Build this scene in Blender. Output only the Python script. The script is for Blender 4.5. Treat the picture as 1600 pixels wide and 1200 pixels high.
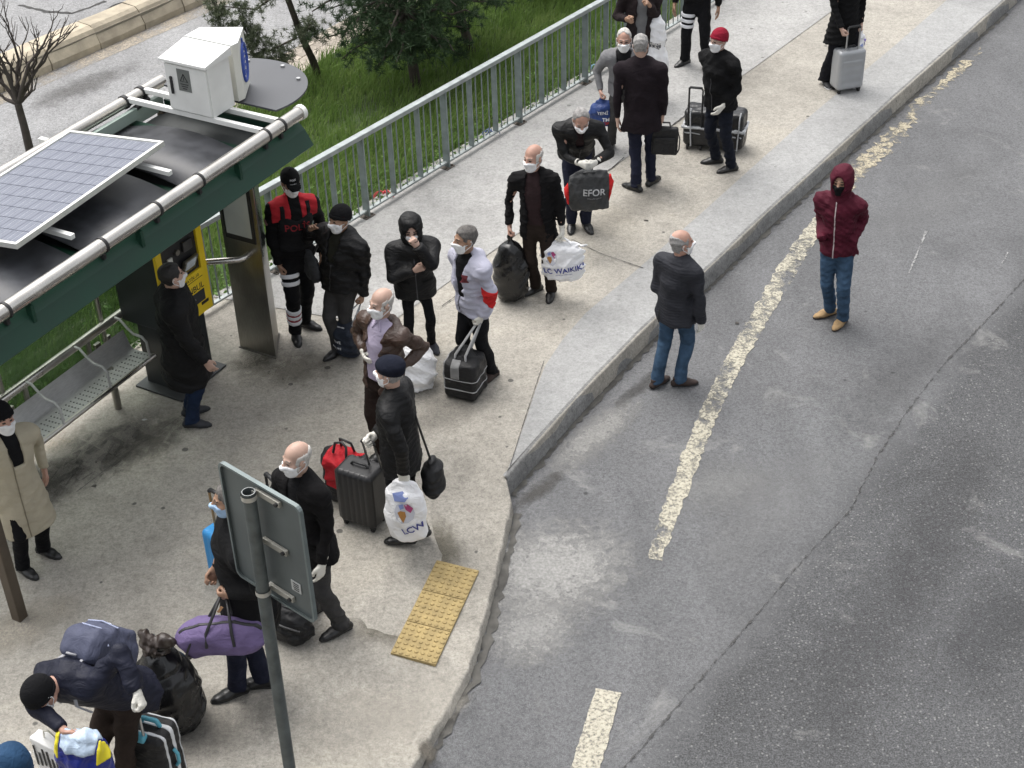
import bpy, bmesh, math, random
import numpy as np
from mathutils import Vector, Matrix
R = math.radians
for o in list(bpy.data.objects): bpy.data.objects.remove(o)
scene = bpy.context.scene
col = scene.collection
rng = np.random.default_rng(7)
random.seed(7)

# ---------------------------------------------------------------- camera
PITCH, ROLL, CAMH, FPX = R(35.118), R(-1.917), 8.325, 2403.0
_fw = np.array([0, math.cos(PITCH), -math.sin(PITCH)])
_up0 = np.array([0, math.sin(PITCH), math.cos(PITCH)]); _rt0 = np.array([1., 0, 0])
_rt = math.cos(ROLL)*_rt0 + math.sin(ROLL)*_up0
_up = -math.sin(ROLL)*_rt0 + math.cos(ROLL)*_up0
CAM = np.array([0, 0, CAMH])
cd = bpy.data.cameras.new('camera'); cam = bpy.data.objects.new('camera', cd); col.objects.link(cam)
cd.sensor_fit = 'HORIZONTAL'; cd.sensor_width = 36; cd.lens = 36*FPX/1600; cd.clip_end = 500; cd.clip_start = .1
m = Matrix.Identity(4)
for i in range(3): m[i][0] = _rt[i]; m[i][1] = _up[i]; m[i][2] = -_fw[i]; m[i][3] = CAM[i]
cam.matrix_world = m
scene.camera = cam
def ray(px, py):
    return _fw + (px-800)/FPX*_rt - (py-600)/FPX*_up
def G(px, py, z=0.):                       # pixel of the photo -> point on the level plane z
    d = ray(px, py); t = (z-CAMH)/d[2]; return CAM + t*d
def GY(px, py, Y):                         # pixel -> point on the upright plane y = Y
    d = ray(px, py); t = Y/d[1]; return CAM + t*d

# ---------------------------------------------------------------- sky, sun, exposure
w = bpy.data.worlds.new('World'); scene.world = w; w.use_nodes = True
nt = w.node_tree; bg = nt.nodes['Background']
sky = nt.nodes.new('ShaderNodeTexSky'); sky.sky_type = 'NISHITA'; sky.sun_disc = False
SUN_EL, SUN_AZ = R(66), R(-40)
sky.sun_elevation = SUN_EL; sky.sun_rotation = SUN_AZ; sky.dust_density = 6; sky.air_density = 1.2; sky.altitude = 50
hs = nt.nodes.new('ShaderNodeHueSaturation'); hs.inputs['Saturation'].default_value = .22
nt.links.new(sky.outputs[0], hs.inputs['Color']); nt.links.new(hs.outputs[0], bg.inputs[0])
bg.inputs[1].default_value = .15
sd = bpy.data.lights.new('sun', 'SUN'); sd.energy = .7; sd.angle = R(50); sd.color = (1, .97, .93)
sun = bpy.data.objects.new('sun', sd); col.objects.link(sun)
_sv = Vector((math.sin(SUN_AZ)*math.cos(SUN_EL), math.cos(SUN_AZ)*math.cos(SUN_EL), math.sin(SUN_EL)))
sun.rotation_euler = (-_sv).to_track_quat('-Z', 'Y').to_euler()
vs = scene.view_settings
vs.view_transform = 'Standard'; vs.look = 'None'; vs.gamma = 1; vs.use_curve_mapping = False; vs.exposure = 0.86

# ---------------------------------------------------------------- materials
MATS = {}
def srgb(r, g, b):
    f = lambda c: (c/255/12.92 if c/255 <= .04045 else ((c/255+.055)/1.055)**2.4)
    return (f(r), f(g), f(b))
def newmat(name):
    M = bpy.data.materials.new(name); M.use_nodes = True
    t = M.node_tree; return M, t, t.nodes['Principled BSDF']
def node(t, kind, **kw):
    n = t.nodes.new(kind)
    for k, v in kw.items():
        if k in n.inputs.keys(): n.inputs[k].default_value = v
        else: setattr(n, k, v)
    return n
def coords(t, scale=None, kind='Object'):
    c = node(t, 'ShaderNodeTexCoord').outputs[kind]
    if scale is not None:
        mp = node(t, 'ShaderNodeMapping'); mp.inputs['Scale'].default_value = scale
        t.links.new(c, mp.inputs[0]); c = mp.outputs[0]
    return c
def noise(t, vec, scale, detail=4, rough=.55, dist=0.):
    n = node(t, 'ShaderNodeTexNoise', Scale=scale, Detail=detail, Roughness=rough, Distortion=dist)
    t.links.new(vec, n.inputs['Vector']); return n.outputs['Fac']
def ramp(t, fac, stops):
    r = node(t, 'ShaderNodeValToRGB'); e = r.color_ramp.elements
    while len(e) < len(stops): e.new(.5)
    for k, (p, c) in enumerate(stops):
        e[k].position = p; c = (c, c, c) if isinstance(c, (int, float)) else c
        e[k].color = (*c, 1)
    t.links.new(fac, r.inputs[0]); return r.outputs[0]
def mix(t, fac, a, b, mode='MIX'):
    n = node(t, 'ShaderNodeMix', data_type='RGBA', blend_type=mode)
    for k, v in ((0, fac), (6, a), (7, b)):
        if hasattr(v, 'is_linked'): t.links.new(v, n.inputs[k])
        elif isinstance(v, (int, float)): n.inputs[k].default_value = v if k == 0 else (v, v, v, 1)
        else: n.inputs[k].default_value = (*v, 1)
    return n.outputs[2]
def bump(t, b, h, strength=.3, dist=.01):
    n = node(t, 'ShaderNodeBump'); n.inputs['Strength'].default_value = strength; n.inputs['Distance'].default_value = dist
    t.links.new(h, n.inputs['Height']); t.links.new(n.outputs[0], b.inputs['Normal'])
def mat(name, c, rough=.6, metal=0., var=.15, scale=6., bmp=0., bscale=60., spec=.5, coat=0.):
    if name in MATS: return MATS[name]
    M, t, b = newmat(name); v = coords(t)
    f = noise(t, v, scale, 5)
    lo = tuple(x*(1-var) for x in c); hi = tuple(min(1, x*(1+var)) for x in c)
    t.links.new(ramp(t, f, [(.3, lo), (.7, hi)]), b.inputs['Base Color'])
    t.links.new(ramp(t, f, [(.25, max(0, rough-.08)), (.75, min(1, rough+.08))]), b.inputs['Roughness'])
    b.inputs['Metallic'].default_value = metal; b.inputs['Specular IOR Level'].default_value = spec
    b.inputs['Coat Weight'].default_value = coat
    if bmp: bump(t, b, noise(t, v, bscale, 3), bmp, .008)
    MATS[name] = M; return M
def cloth(name, c, rough=.85, fold=.45, weave=.2, spec=.18, var=.22, fs=9., quilt=0.):
    """woven or padded cloth: mottled colour, soft creases and a fine weave"""
    if name in MATS: return MATS[name]
    M, t, b = newmat(name); v = coords(t)
    f = noise(t, v, 7, 5)
    lo = tuple(x*(1-var) for x in c); hi = tuple(min(1, x*(1+var)) for x in c)
    t.links.new(ramp(t, f, [(.3, lo), (.7, hi)]), b.inputs['Base Color'])
    b.inputs['Roughness'].default_value = rough; b.inputs['Specular IOR Level'].default_value = spec
    
    n1 = noise(t, coords(t, (1, 1, 1.9)), fs, 3, .5, 1.2)
    n2 = noise(t, v, 240, 2)
    a = node(t, 'ShaderNodeMath', operation='MULTIPLY_ADD'); a.inputs[1].default_value = weave*.12
    t.links.new(n2, a.inputs[0]); t.links.new(n1, a.inputs[2]); h = a.outputs[0]
    if quilt:
        wv = node(t, 'ShaderNodeTexWave', wave_type='BANDS', bands_direction='Z', Scale=quilt, Distortion=.6)
        t.links.new(v, wv.inputs[0])
        a2 = node(t, 'ShaderNodeMath', operation='MULTIPLY_ADD'); a2.inputs[1].default_value = .13
        t.links.new(wv.outputs['Fac'], a2.inputs[0]); t.links.new(h, a2.inputs[2]); h = a2.outputs[0]
    bump(t, b, h, fold, .03)
    MATS[name] = M; return M

# ---------------------------------------------------------------- object helpers
def link(o, parent=None):
    col.objects.link(o)
    if parent is not None: o.parent = parent
    return o
def tag(o, label=None, cat=None, group=None, kind=None):
    if label: o['label'] = label
    if cat: o['category'] = cat
    if group: o['group'] = group
    if kind: o['kind'] = kind
    return o
def empty(name, loc=(0, 0, 0), rz=0.):
    o = bpy.data.objects.new(name, None); o.location = loc; o.rotation_euler = (0, 0, rz); o.empty_display_size = .2
    return link(o)
def meshobj(name, verts, faces, material=None, parent=None, smooth=False):
    me = bpy.data.meshes.new(name); me.from_pydata([tuple(map(float, v)) for v in verts], [], faces); me.update()
    if material: me.materials.append(material)
    if smooth: me.shade_smooth()
    return link(bpy.data.objects.new(name, me), parent)
def npmesh(name, V, Q, material=None, smooth=True):
    """fast mesh from numpy arrays: V (n,3), Q (m,3 or 4)"""
    me = bpy.data.meshes.new(name); k = Q.shape[1]
    me.vertices.add(len(V)); me.vertices.foreach_set('co', np.ascontiguousarray(V, np.float32).ravel())
    me.loops.add(Q.size); me.loops.foreach_set('vertex_index', np.ascontiguousarray(Q, np.int32).ravel())
    me.polygons.add(len(Q)); me.polygons.foreach_set('loop_start', np.arange(0, Q.size, k, dtype=np.int32))
    if smooth: me.polygons.foreach_set('use_smooth', np.ones(len(Q), bool))
    me.update(calc_edges=True)
    for mm in (material if isinstance(material, (list, tuple)) else [material]):
        if mm: me.materials.append(mm)
    return me
class MB:
    """collects boxes, bars, tubes and prisms; build() links them as one mesh object"""
    def __init__(s): s.bm = bmesh.new()
    def add(s, V, F, smooth=False):
        vs_ = [s.bm.verts.new(tuple(map(float, v))) for v in V]
        for f in F:
            try: fc = s.bm.faces.new([vs_[i] for i in f]); fc.smooth = smooth
            except ValueError: pass
        return s
    def box(s, c, size, rot=None, bev=0.):
        h = [x/2 for x in size]
        V = [Vector((sx*h[0], sy*h[1], sz*h[2])) for sx in (-1, 1) for sy in (-1, 1) for sz in (-1, 1)]
        F = [(0, 1, 3, 2), (4, 6, 7, 5), (0, 4, 5, 1), (2, 3, 7, 6), (0, 2, 6, 4), (1, 5, 7, 3)]
        if rot is not None: V = [rot @ v for v in V]
        n0 = len(s.bm.verts)
        s.add([v + Vector(c) for v in V], F)
        if bev:
            s.bm.verts.ensure_lookup_table(); vv = set(s.bm.verts[n0:])
            ed = [e for e in s.bm.edges if e.verts[0] in vv]
            bmesh.ops.bevel(s.bm, geom=ed, offset=bev, segments=2, profile=.6, affect='EDGES')
        return s
    def tube(s, pts, r, n=10, caps=True, ry=None):
        pts = [Vector(tuple(map(float, p))) for p in pts]; V = []; F = []
        rr = r if isinstance(r, (list, tuple)) else [r]*len(pts)
        ref = None
        for i, p in enumerate(pts):
            d = (pts[min(i+1, len(pts)-1)] - pts[max(i-1, 0)]).normalized()
            if ref is None:
                ref = Vector((0, 0, 1)) if abs(d.z) < .9 else Vector((1, 0, 0))
            u = d.cross(ref).normalized(); wv = u.cross(d).normalized(); ref = wv
            for k in range(n):
                a = 2*math.pi*k/n
                V.append(p + u*math.cos(a)*rr[i] + wv*math.sin(a)*(ry if ry else rr[i]))
        for i in range(len(pts)-1):
            for k in range(n):
                F.append((i*n+k, i*n+(k+1) % n, (i+1)*n+(k+1) % n, (i+1)*n+k))
        s.add(V, F, True)
        if caps:
            s.add(V[:n], [tuple(range(n))[::-1]]); s.add(V[-n:], [tuple(range(n))])
        return s
    def prism(s, poly, z0, z1, M=None):
        n = len(poly); V = [Vector((p[0], p[1], z0)) for p in poly] + [Vector((p[0], p[1], z1)) for p in poly]
        if M is not None: V = [M @ v for v in V]
        F = [tuple(range(n))[::-1], tuple(range(n, 2*n))] + [(i, (i+1) % n, n+(i+1) % n, n+i) for i in range(n)]
        return s.add(V, F)
    def mesh(s, name, material=None):
        bmesh.ops.recalc_face_normals(s.bm, faces=s.bm.faces)
        me = bpy.data.meshes.new(name); s.bm.to_mesh(me); s.bm.free()
        if material: me.materials.append(material)
        return me
    def build(s, name, material=None, parent=None):
        return link(bpy.data.objects.new(name, s.mesh(name, material)), parent)
def inst(name, me, parent=None, loc=(0, 0, 0), rot=(0, 0, 0), scale=(1, 1, 1)):
    o = bpy.data.objects.new(name, me); o.location = loc; o.rotation_euler = rot; o.scale = scale
    return link(o, parent)
_txt = {}
def textmesh(s, size=1., bold=0.):
    """lettering as flat triangles in x (along) and y (up), centred"""
    key = (s, bold)
    if key not in _txt:
        c = bpy.data.curves.new('lettering', 'FONT'); c.body = s; c.align_x = 'CENTER'; c.align_y = 'CENTER'; c.offset = bold
        c.resolution_u = 3
        o = bpy.data.objects.new('lettering', c); col.objects.link(o)
        dg = bpy.context.evaluated_depsgraph_get(); dg.update()
        me = bpy.data.meshes.new_from_object(o.evaluated_get(dg))
        _txt[key] = ([v.co.copy() for v in me.vertices], [tuple(p.vertices) for p in me.polygons])
        bpy.data.objects.remove(o)
    V, F = _txt[key]
    return [Vector((v.x*size, v.y*size, 0)) for v in V], F

# ---------------------------------------------------------------- rounded shapes from distance fields
def vec(*a): return np.array(a, np.float32)
class SDF:
    """smooth union of tapered elliptical tubes and ellipsoids, with cuts; mesh() gives one closed surface"""
    def __init__(s): s.ops = []; s.disp = None; s.lo = np.full(3, 9e9); s.hi = -s.lo
    def _grow(s, P, r): s.lo = np.minimum(s.lo, np.min(P, 0)-r); s.hi = np.maximum(s.hi, np.max(P, 0)+r)
    def tube(s, pts, rad, lat=(1, 0, 0), k=.03, op='u'):
        P = np.array(pts, np.float32)
        Rr = np.array([(r, r) if np.isscalar(r) else r for r in rad], np.float32)
        if op == 'u': s._grow(P, Rr.max()+.02)
        s.ops.append(('tube', op, k, P, Rr, np.array(lat, np.float32))); return s
    def ell(s, c, r, k=.02, op='u', rot=None):
        c = np.array(c, np.float32); r = np.array(r if not np.isscalar(r) else (r,)*3, np.float32)
        if op == 'u': s._grow(c[None], r.max()+.02)
        s.ops.append(('ell', op, k, c, r, None if rot is None else np.array(rot, np.float32))); return s
    def box(s, c, h, r, k=.02, op='u', rot=None):
        c = np.array(c, np.float32); h = np.array(h, np.float32)
        if op == 'u': s._grow(c[None], np.linalg.norm(h)+.02)
        s.ops.append(('box', op, k, c, h, r, None if rot is None else np.array(rot, np.float32))); return s
    def cut(s, p, n, k=.004):               # keep the side the normal points away from
        n = np.array(n, np.float32); n /= np.linalg.norm(n)
        s.ops.append(('cut', 'i', k, np.array(p, np.float32), n)); return s
    def fn(s, f, op='i', k=.004): s.ops.append(('fn', op, k, f)); return s
    @staticmethod
    def _prim(o, X):
        if o[0] == 'ell':
            q = X-o[3]
            if o[5] is not None: q = q @ o[5]
            r = o[4]; k0 = np.sqrt(((q/r)**2).sum(1)); k1 = np.sqrt(((q/(r*r))**2).sum(1))
            return k0*(k0-1)/np.maximum(k1, 1e-6)
        if o[0] == 'box':
            q = X-o[3]
            if o[6] is not None: q = q @ o[6]
            q = np.abs(q)-(o[4]-o[5])
            return np.linalg.norm(np.maximum(q, 0), axis=1)+np.minimum(q.max(1), 0)-o[5]
        if o[0] == 'cut': return (X-o[3]) @ o[4]
        if o[0] == 'fn': return o[3](X)
        P, Rr, lat = o[3], o[4], o[5]; best = None
        for i in range(len(P)-1):
            a, b = P[i], P[i+1]; ax = b-a; L2 = float(ax @ ax)
            if L2 < 1e-9: continue
            t = np.clip(((X-a) @ ax)/L2, 0, 1)
            c = X-(a+t[:, None]*ax)
            an = ax/math.sqrt(L2); u = lat-an*float(lat @ an)
            if np.linalg.norm(u) < 1e-3: u = np.array([0, 1, 0], np.float32)-an*an[1]
            u = u/np.linalg.norm(u); v_ = np.cross(an, u)
            ra = Rr[i, 0]+(Rr[i+1, 0]-Rr[i, 0])*t; rb = Rr[i, 1]+(Rr[i+1, 1]-Rr[i, 1])*t; rm = np.minimum(ra, rb)
            cu = c @ u; cv = c @ v_; ca = c @ an
            d = (np.sqrt((cu/ra)**2+(cv/rb)**2+(ca/rm)**2)-1)*rm
            best = d if best is None else np.minimum(best, d)
        return best
    def __call__(s, X):
        X = np.asarray(X, np.float32); D = None
        for o in s.ops:
            d = SDF._prim(o, X); k = o[2]
            if D is None: D = d; continue
            if o[1] == 'u':
                h = np.maximum(k-np.abs(D-d), 0)/k; D = np.minimum(D, d)-h*h*k*.25
            elif o[1] == 's':
                d = -d; h = np.maximum(k-np.abs(D-d), 0)/k; D = np.maximum(D, d)+h*h*k*.25
            else:
                h = np.maximum(k-np.abs(D-d), 0)/k; D = np.maximum(D, d)+h*h*k*.25
        if s.disp is not None: D = D-s.disp(X)
        return D
    def grid(s, h):
        lo = s.lo-2*h; n = np.ceil((s.hi+2*h-lo)/(4*h)).astype(int)+1
        cx = [lo[i]+4*h*(np.arange(n[i])+.5) for i in range(3)]
        Cc = np.stack(np.meshgrid(*cx, indexing='ij'), -1).reshape(-1, 3)
        d = s(Cc); keep = (np.abs(d) < 4*h*1.9+.02).reshape(n)
        N = n*4
        need = np.repeat(np.repeat(np.repeat(keep, 4, 0), 4, 1), 4, 2)
        need2 = need.copy()
        need2[1:] |= need[:-1]; nn = need2.copy(); nn[:, 1:] |= need2[:, :-1]; n3 = nn.copy(); n3[:, :, 1:] |= nn[:, :, :-1]
        sg = np.where(d.reshape(n) < 0, -1., 1.).astype(np.float32)
        D = np.repeat(np.repeat(np.repeat(sg, 4, 0), 4, 1), 4, 2)
        I = np.argwhere(n3)
        D[n3] = s(lo+I*h)
        return lo, D
    def mesh(s, h):
        lo, D = s.grid(h); neg = D < 0
        nx, ny, nz = D.shape
        cs = np.zeros((nx-1, ny-1, nz-1), np.int8)
        for a in (0, 1):
            for b in (0, 1):
                for c in (0, 1): cs += neg[a:nx-1+a, b:ny-1+b, c:nz-1+c]
        act = (cs > 0) & (cs < 8); I = np.argwhere(act)
        idx = -np.ones(act.shape, np.int64); idx[act] = np.arange(len(I))
        cor = {}
        for a in (0, 1):
            for b in (0, 1):
                for c in (0, 1): cor[(a, b, c)] = D[I[:, 0]+a, I[:, 1]+b, I[:, 2]+c]
        acc = np.zeros((len(I), 3)); cnt = np.zeros(len(I))
        for p in cor:
            for ax in range(3):
                if p[ax]: continue
                q = list(p); q[ax] = 1; d0, d1 = cor[p], cor[tuple(q)]
                mk = (d0 < 0) != (d1 < 0); t = np.where(mk, d0/np.where(mk, d0-d1, 1), 0)
                e = np.zeros((len(I), 3)); e[:] = p; e[:, ax] = t
                acc[mk] += e[mk]; cnt[mk] += 1
        V = lo+h*(I+acc/np.maximum(cnt, 1)[:, None])
        Q = []
        for ax in range(3):
            sl0 = [slice(None)]*3; sl1 = [slice(None)]*3; sl0[ax] = slice(0, -1); sl1[ax] = slice(1, None)
            ch = neg[tuple(sl0)] != neg[tuple(sl1)]
            J = np.argwhere(ch); b, c = [(1, 2), (2, 0), (0, 1)][ax]
            ok = (J[:, b] > 0) & (J[:, c] > 0); J = J[ok]
            ok = (J[:, b] < D.shape[b]-1) & (J[:, c] < D.shape[c]-1); J = J[ok]
            def g(db, dc):
                K = J.copy(); K[:, b] -= db; K[:, c] -= dc; return idx[K[:, 0], K[:, 1], K[:, 2]]
            q = np.stack([g(1, 1), g(0, 1), g(0, 0), g(1, 0)], 1)
            fl = ~neg[J[:, 0], J[:, 1], J[:, 2]]
            q[fl] = q[fl][:, ::-1]; Q.append(q)
        Q = np.concatenate(Q); Q = Q[(Q >= 0).all(1)]
        return V, Q
    def obj(s, name, h, material, parent=None):
        V, Q = s.mesh(h); return link(bpy.data.objects.new(name, npmesh(name, V, Q, material)), parent)
    def project(s, P, dr, n=14):
        """move points along direction dr until they lie on the surface"""
        P = np.array(P, np.float32); dr = np.array(dr, np.float32); dr /= np.linalg.norm(dr)
        for _ in range(n):
            P = P+s(P)[:, None]*dr*.8
        return P
def wrinkle(amp, seed=0, f=1., zs=1.):
    r = np.random.default_rng(seed); K = [(r.normal(size=3)*np.array([1, 1, 1.5*zs])*f*s_, r.uniform(0, 6.3)) for s_ in (14, 20, 27, 37)]
    Wv = r.normal(size=(3, 3)).astype(np.float32)*6*f
    def fun(X):
        Y = X+.05*np.sin(X @ Wv); o = 0
        for i, (k_, p) in enumerate(K):
            o = o+(1-2*np.abs(np.sin(Y @ k_.astype(np.float32)*.5+p)))*amp*(.75**i)
        return o*.55
    return fun

# ================================================================ THE SETTING
# ---------------------------------------------------------------- ground materials
def concrete_mat(name, base, warm=(1, 1, 1), spots=.5, patch=.3, gr=1.):
    M, t, b = newmat(name); v = coords(t)
    big = noise(t, v, .55, 6, .62, .6); mid = noise(t, v, 3.3, 6, .65); fine = noise(t, v, 55, 4, .7); agg = noise(t, v, 170, 2, .5)
    c = ramp(t, big, [(.28, tuple(x*.74 for x in base)), (.52, base), (.78, tuple(min(1, x*1.12*k) for x, k in zip(base, warm)))])
    c = mix(t, .55*gr, c, ramp(t, mid, [(.3, .62), (.7, 1.)]), 'MULTIPLY')
    c = mix(t, .8*gr, c, ramp(t, noise(t, v, 11, 5, .7), [(.3, .70), (.5, 1.), (.7, 1.12)]), 'MULTIPLY')
    c = mix(t, .85*gr, c, ramp(t, noise(t, v, 26, 4, .75), [(.3, .62), (.5, 1.), (.7, 1.22)]), 'MULTIPLY')
    c = mix(t, .75*gr, c, ramp(t, fine, [(.28, .5), (.5, .95), (.75, 1.25)]), 'MULTIPLY')
    c = mix(t, .6*gr, c, ramp(t, agg, [(.3, .65), (.7, 1.2)]), 'MULTIPLY')
    # chewing-gum and oil spots: round dark marks with a size of their own
    vo = node(t, 'ShaderNodeTexVoronoi', Scale=3.4, Randomness=1.); t.links.new(v, vo.inputs['Vector'])
    wob = noise(t, v, 20, 2); a = node(t, 'ShaderNodeMath', operation='MULTIPLY_ADD'); a.inputs[1].default_value = .05
    t.links.new(wob, a.inputs[0]); t.links.new(vo.outputs['Distance'], a.inputs[2])
    sep = node(t, 'ShaderNodeSeparateColor'); t.links.new(vo.outputs['Color'], sep.inputs[0])
    rad = node(t, 'ShaderNodeMath', operation='MULTIPLY_ADD'); rad.inputs[1].default_value = .13; rad.inputs[2].default_value = -.005
    t.links.new(sep.outputs[0], rad.inputs[0])
    less = node(t, 'ShaderNodeMapRange'); less.inputs['From Min'].default_value = .012; less.inputs['From Max'].default_value = -.012
    df = node(t, 'ShaderNodeMath', operation='SUBTRACT'); t.links.new(a.outputs[0], df.inputs[0]); t.links.new(rad.outputs[0], df.inputs[1])
    t.links.new(df.outputs[0], less.inputs['Value'])
    ms = node(t, 'ShaderNodeMath', operation='MULTIPLY'); ms.inputs[1].default_value = spots; t.links.new(less.outputs[0], ms.inputs[0])
    c = mix(t, ms.outputs[0], c, (.06, .058, .055))
    # broad dirty patches with ragged edges
    dm = ramp(t, noise(t, v, .9, 8, .68, .8), [(.56, 0.), (.68, 1.)])
    pm = node(t, 'ShaderNodeMath', operation='MULTIPLY'); pm.inputs[1].default_value = patch; t.links.new(dm, pm.inputs[0])
    c = mix(t, pm.outputs[0], c, tuple(x*.42 for x in base))
    t.links.new(c, b.inputs['Base Color']); b.inputs['Roughness'].default_value = .88; b.inputs['Specular IOR Level'].default_value = .3
    bump(t, b, fine, .35, .006)
    return M
def asphalt_mat(name, base, coarse=1., streak=.5, seam=None):
    M, t, b = newmat(name); v = coords(t)
    rot = node(t, 'ShaderNodeMapping'); rot.inputs['Rotation'].default_value = (0, 0, R(35)); rot.inputs['Scale'].default_value = (1.6, .35, 1)
    t.links.new(v, rot.inputs[0])
    lane = noise(t, rot.outputs[0], .9, 6, .6, .4); big = noise(t, v, .8, 7, .66, .5); fine = noise(t, v, 42*coarse, 4, .75); agg = noise(t, v, 130*coarse, 2, .6)
    c = ramp(t, lane, [(.3, tuple(x*.86 for x in base)), (.5, base), (.72, tuple(x*1.14 for x in base))])
    c = mix(t, .8, c, ramp(t, big, [(.3, .78), (.5, 1.), (.75, 1.2)]), 'MULTIPLY')
    c = mix(t, .85, c, ramp(t, fine, [(.3, .5), (.5, 1.), (.72, 1.45)]), 'MULTIPLY')
    c = mix(t, .7, c, ramp(t, agg, [(.32, .5), (.5, 1.), (.7, 1.6)]), 'MULTIPLY')
    if seam:                                    # beyond the seam lies an older, darker and coarser layer
        (sx, sy), (nx, ny), c2 = seam
        dt = node(t, 'ShaderNodeVectorMath', operation='DOT_PRODUCT'); t.links.new(v, dt.inputs[0]); dt.inputs[1].default_value = (nx, ny, 0)
        sb = node(t, 'ShaderNodeMath', operation='SUBTRACT'); t.links.new(dt.outputs['Value'], sb.inputs[0]); sb.inputs[1].default_value = sx*nx+sy*ny
        wb = node(t, 'ShaderNodeMath', operation='MULTIPLY_ADD'); wb.inputs[1].default_value = .5; t.links.new(noise(t, v, 2.2, 6, .7), wb.inputs[0]); t.links.new(sb.outputs[0], wb.inputs[2])
        mr = node(t, 'ShaderNodeMapRange'); mr.inputs['From Min'].default_value = .16; mr.inputs['From Max'].default_value = .5; t.links.new(wb.outputs[0], mr.inputs['Value'])
        f2 = noise(t, v, 30, 4, .8); a2 = noise(t, v, 75, 3, .75)
        d2 = mix(t, .85, mix(t, .9, c2, ramp(t, f2, [(.3, .45), (.5, 1.), (.72, 1.6)]), 'MULTIPLY'), ramp(t, a2, [(.34, .35), (.5, 1.), (.66, 1.9)]), 'MULTIPLY')
        sp = node(t, 'ShaderNodeTexVoronoi', Scale=34.); t.links.new(v, sp.inputs['Vector']); sc_ = node(t, 'ShaderNodeSeparateColor'); t.links.new(sp.outputs['Color'], sc_.inputs[0])
        spm = node(t, 'ShaderNodeMath', operation='MULTIPLY'); t.links.new(ramp(t, sp.outputs['Distance'], [(.22, 1.), (.34, 0.)]), spm.inputs[0]); t.links.new(ramp(t, sc_.outputs[0], [(.66, 0.), (.78, .5)]), spm.inputs[1])
        d2 = mix(t, spm.outputs[0], d2, (.26, .26, .25))
        d2 = mix(t, .8, d2, ramp(t, big, [(.3, .72), (.5, 1.), (.75, 1.25)]), 'MULTIPLY')
        c = mix(t, mr.outputs[0], c, d2)
    # pale dusty wear
    dm = ramp(t, noise(t, v, 1.3, 9, .7, 1.), [(.58, 0.), (.72, streak)])
    c = mix(t, dm, c, (.33, .325, .31))
    vo = node(t, 'ShaderNodeTexVoronoi', Scale=1.7); t.links.new(v, vo.inputs['Vector'])
    c = mix(t, ramp(t, vo.outputs['Distance'], [(.02, .75), (.045, 0.)]), c, (.02, .02, .02))
    t.links.new(c, b.inputs['Base Color']); b.inputs['Roughness'].default_value = .8; b.inputs['Specular IOR Level'].default_value = .35
    bump(t, b, fine, .45, .008)
    return M
M_PAVE = concrete_mat('exposed aggregate concrete', (.395, .371, .325), (1.02, 1, .95), .8, .28, .85)
M_PAVEG = concrete_mat('grey concrete', (.385, .38, .366), (1, 1, 1), .6, .18, .68)
M_KERB = concrete_mat('pale kerb concrete', (.335, .335, .328), (1, 1, 1.0), .35, .15, .58)
_s0, _s1 = G(1500, 548, -.2), G(1060, 1103, -.2); _sd = (_s1-_s0)[:2]/np.linalg.norm((_s1-_s0)[:2]); _sn = (-_sd[1], _sd[0]) if -_sd[1] > 0 else (_sd[1], -_sd[0])
M_ROAD = asphalt_mat('worn asphalt', (.112, .113, .116), 1., .40, ((_s0[0], _s0[1]), _sn, (.066, .067, .069)))
M_ROADF = asphalt_mat('pale far asphalt', (.235, .235, .235), .8, .5)
def smooth(x, a, b):
    x = min(1, max(0, (x-a)/(b-a))); return x*x*(3-2*x)
DIRF = np.array([.615, .788]); FP = np.array([-1.56, 15.19])       # the fence line on the ground
def fence_pt(d): return FP+DIRF*d
# ---------------------------------------------------------------- road
KZ = -.2
kerb_px = [(790, 745), (830, 701), (900, 622), (1000, 520), (1100, 425), (1200, 330), (1300, 240), (1400, 150), (1500, 62), (1570, 0)]
K = [G(x, y)[:2] for x, y in kerb_px]; K.append(K[-1]+(K[-1]-K[-2])*9)
low_px = [(655, 1180), (678, 1140), (702, 1100), (733, 1040), (757, 960), (777, 880), (790, 825), (798, 790)]
L = [G(x, y, -.11)[:2] for x, y in low_px]; L.insert(0, L[0]+(L[0]-L[1])*14)
edge = [(*p, z_) for p, z_ in zip(L, [-.105]*6+[-.10, -.09, -.07])]+[(*K[0], -.02)]+[(*p, 0.) for p in K[1:]]
ln = [(p[0]-.6, p[1]+.3, KZ) for p in edge]
meshobj('ground', [(-90, -60, -1.2), (90, -60, -1.2), (90, 120, -1.2), (-90, 120, -1.2)], [(0, 1, 2, 3)], mat('earth', (.16, .14, .1), .95, var=.3, scale=.6)).__setitem__('kind', 'structure')
rv = []; rf = []
for i, p in enumerate(ln):
    rv += [p, (p[0]+40, p[1]-8, KZ)]
    if i: rf.append((2*i-2, 2*i-1, 2*i+1, 2*i))
tag(meshobj('road', rv, rf, M_ROAD), kind='structure')
crack_px = [(1700, 330), (1600, 437), (1542, 500), (1478, 566), (1420, 640), (1372, 712), (1329, 797), (1292, 836), (1251, 879), (1163, 984), (1076, 1083), (1017, 1153), (940, 1240), (800, 1400)]
cr = [G(x, y, KZ)[:2] for x, y in crack_px]; cr.insert(0, cr[0]+(cr[0]-cr[1])*12)
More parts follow.
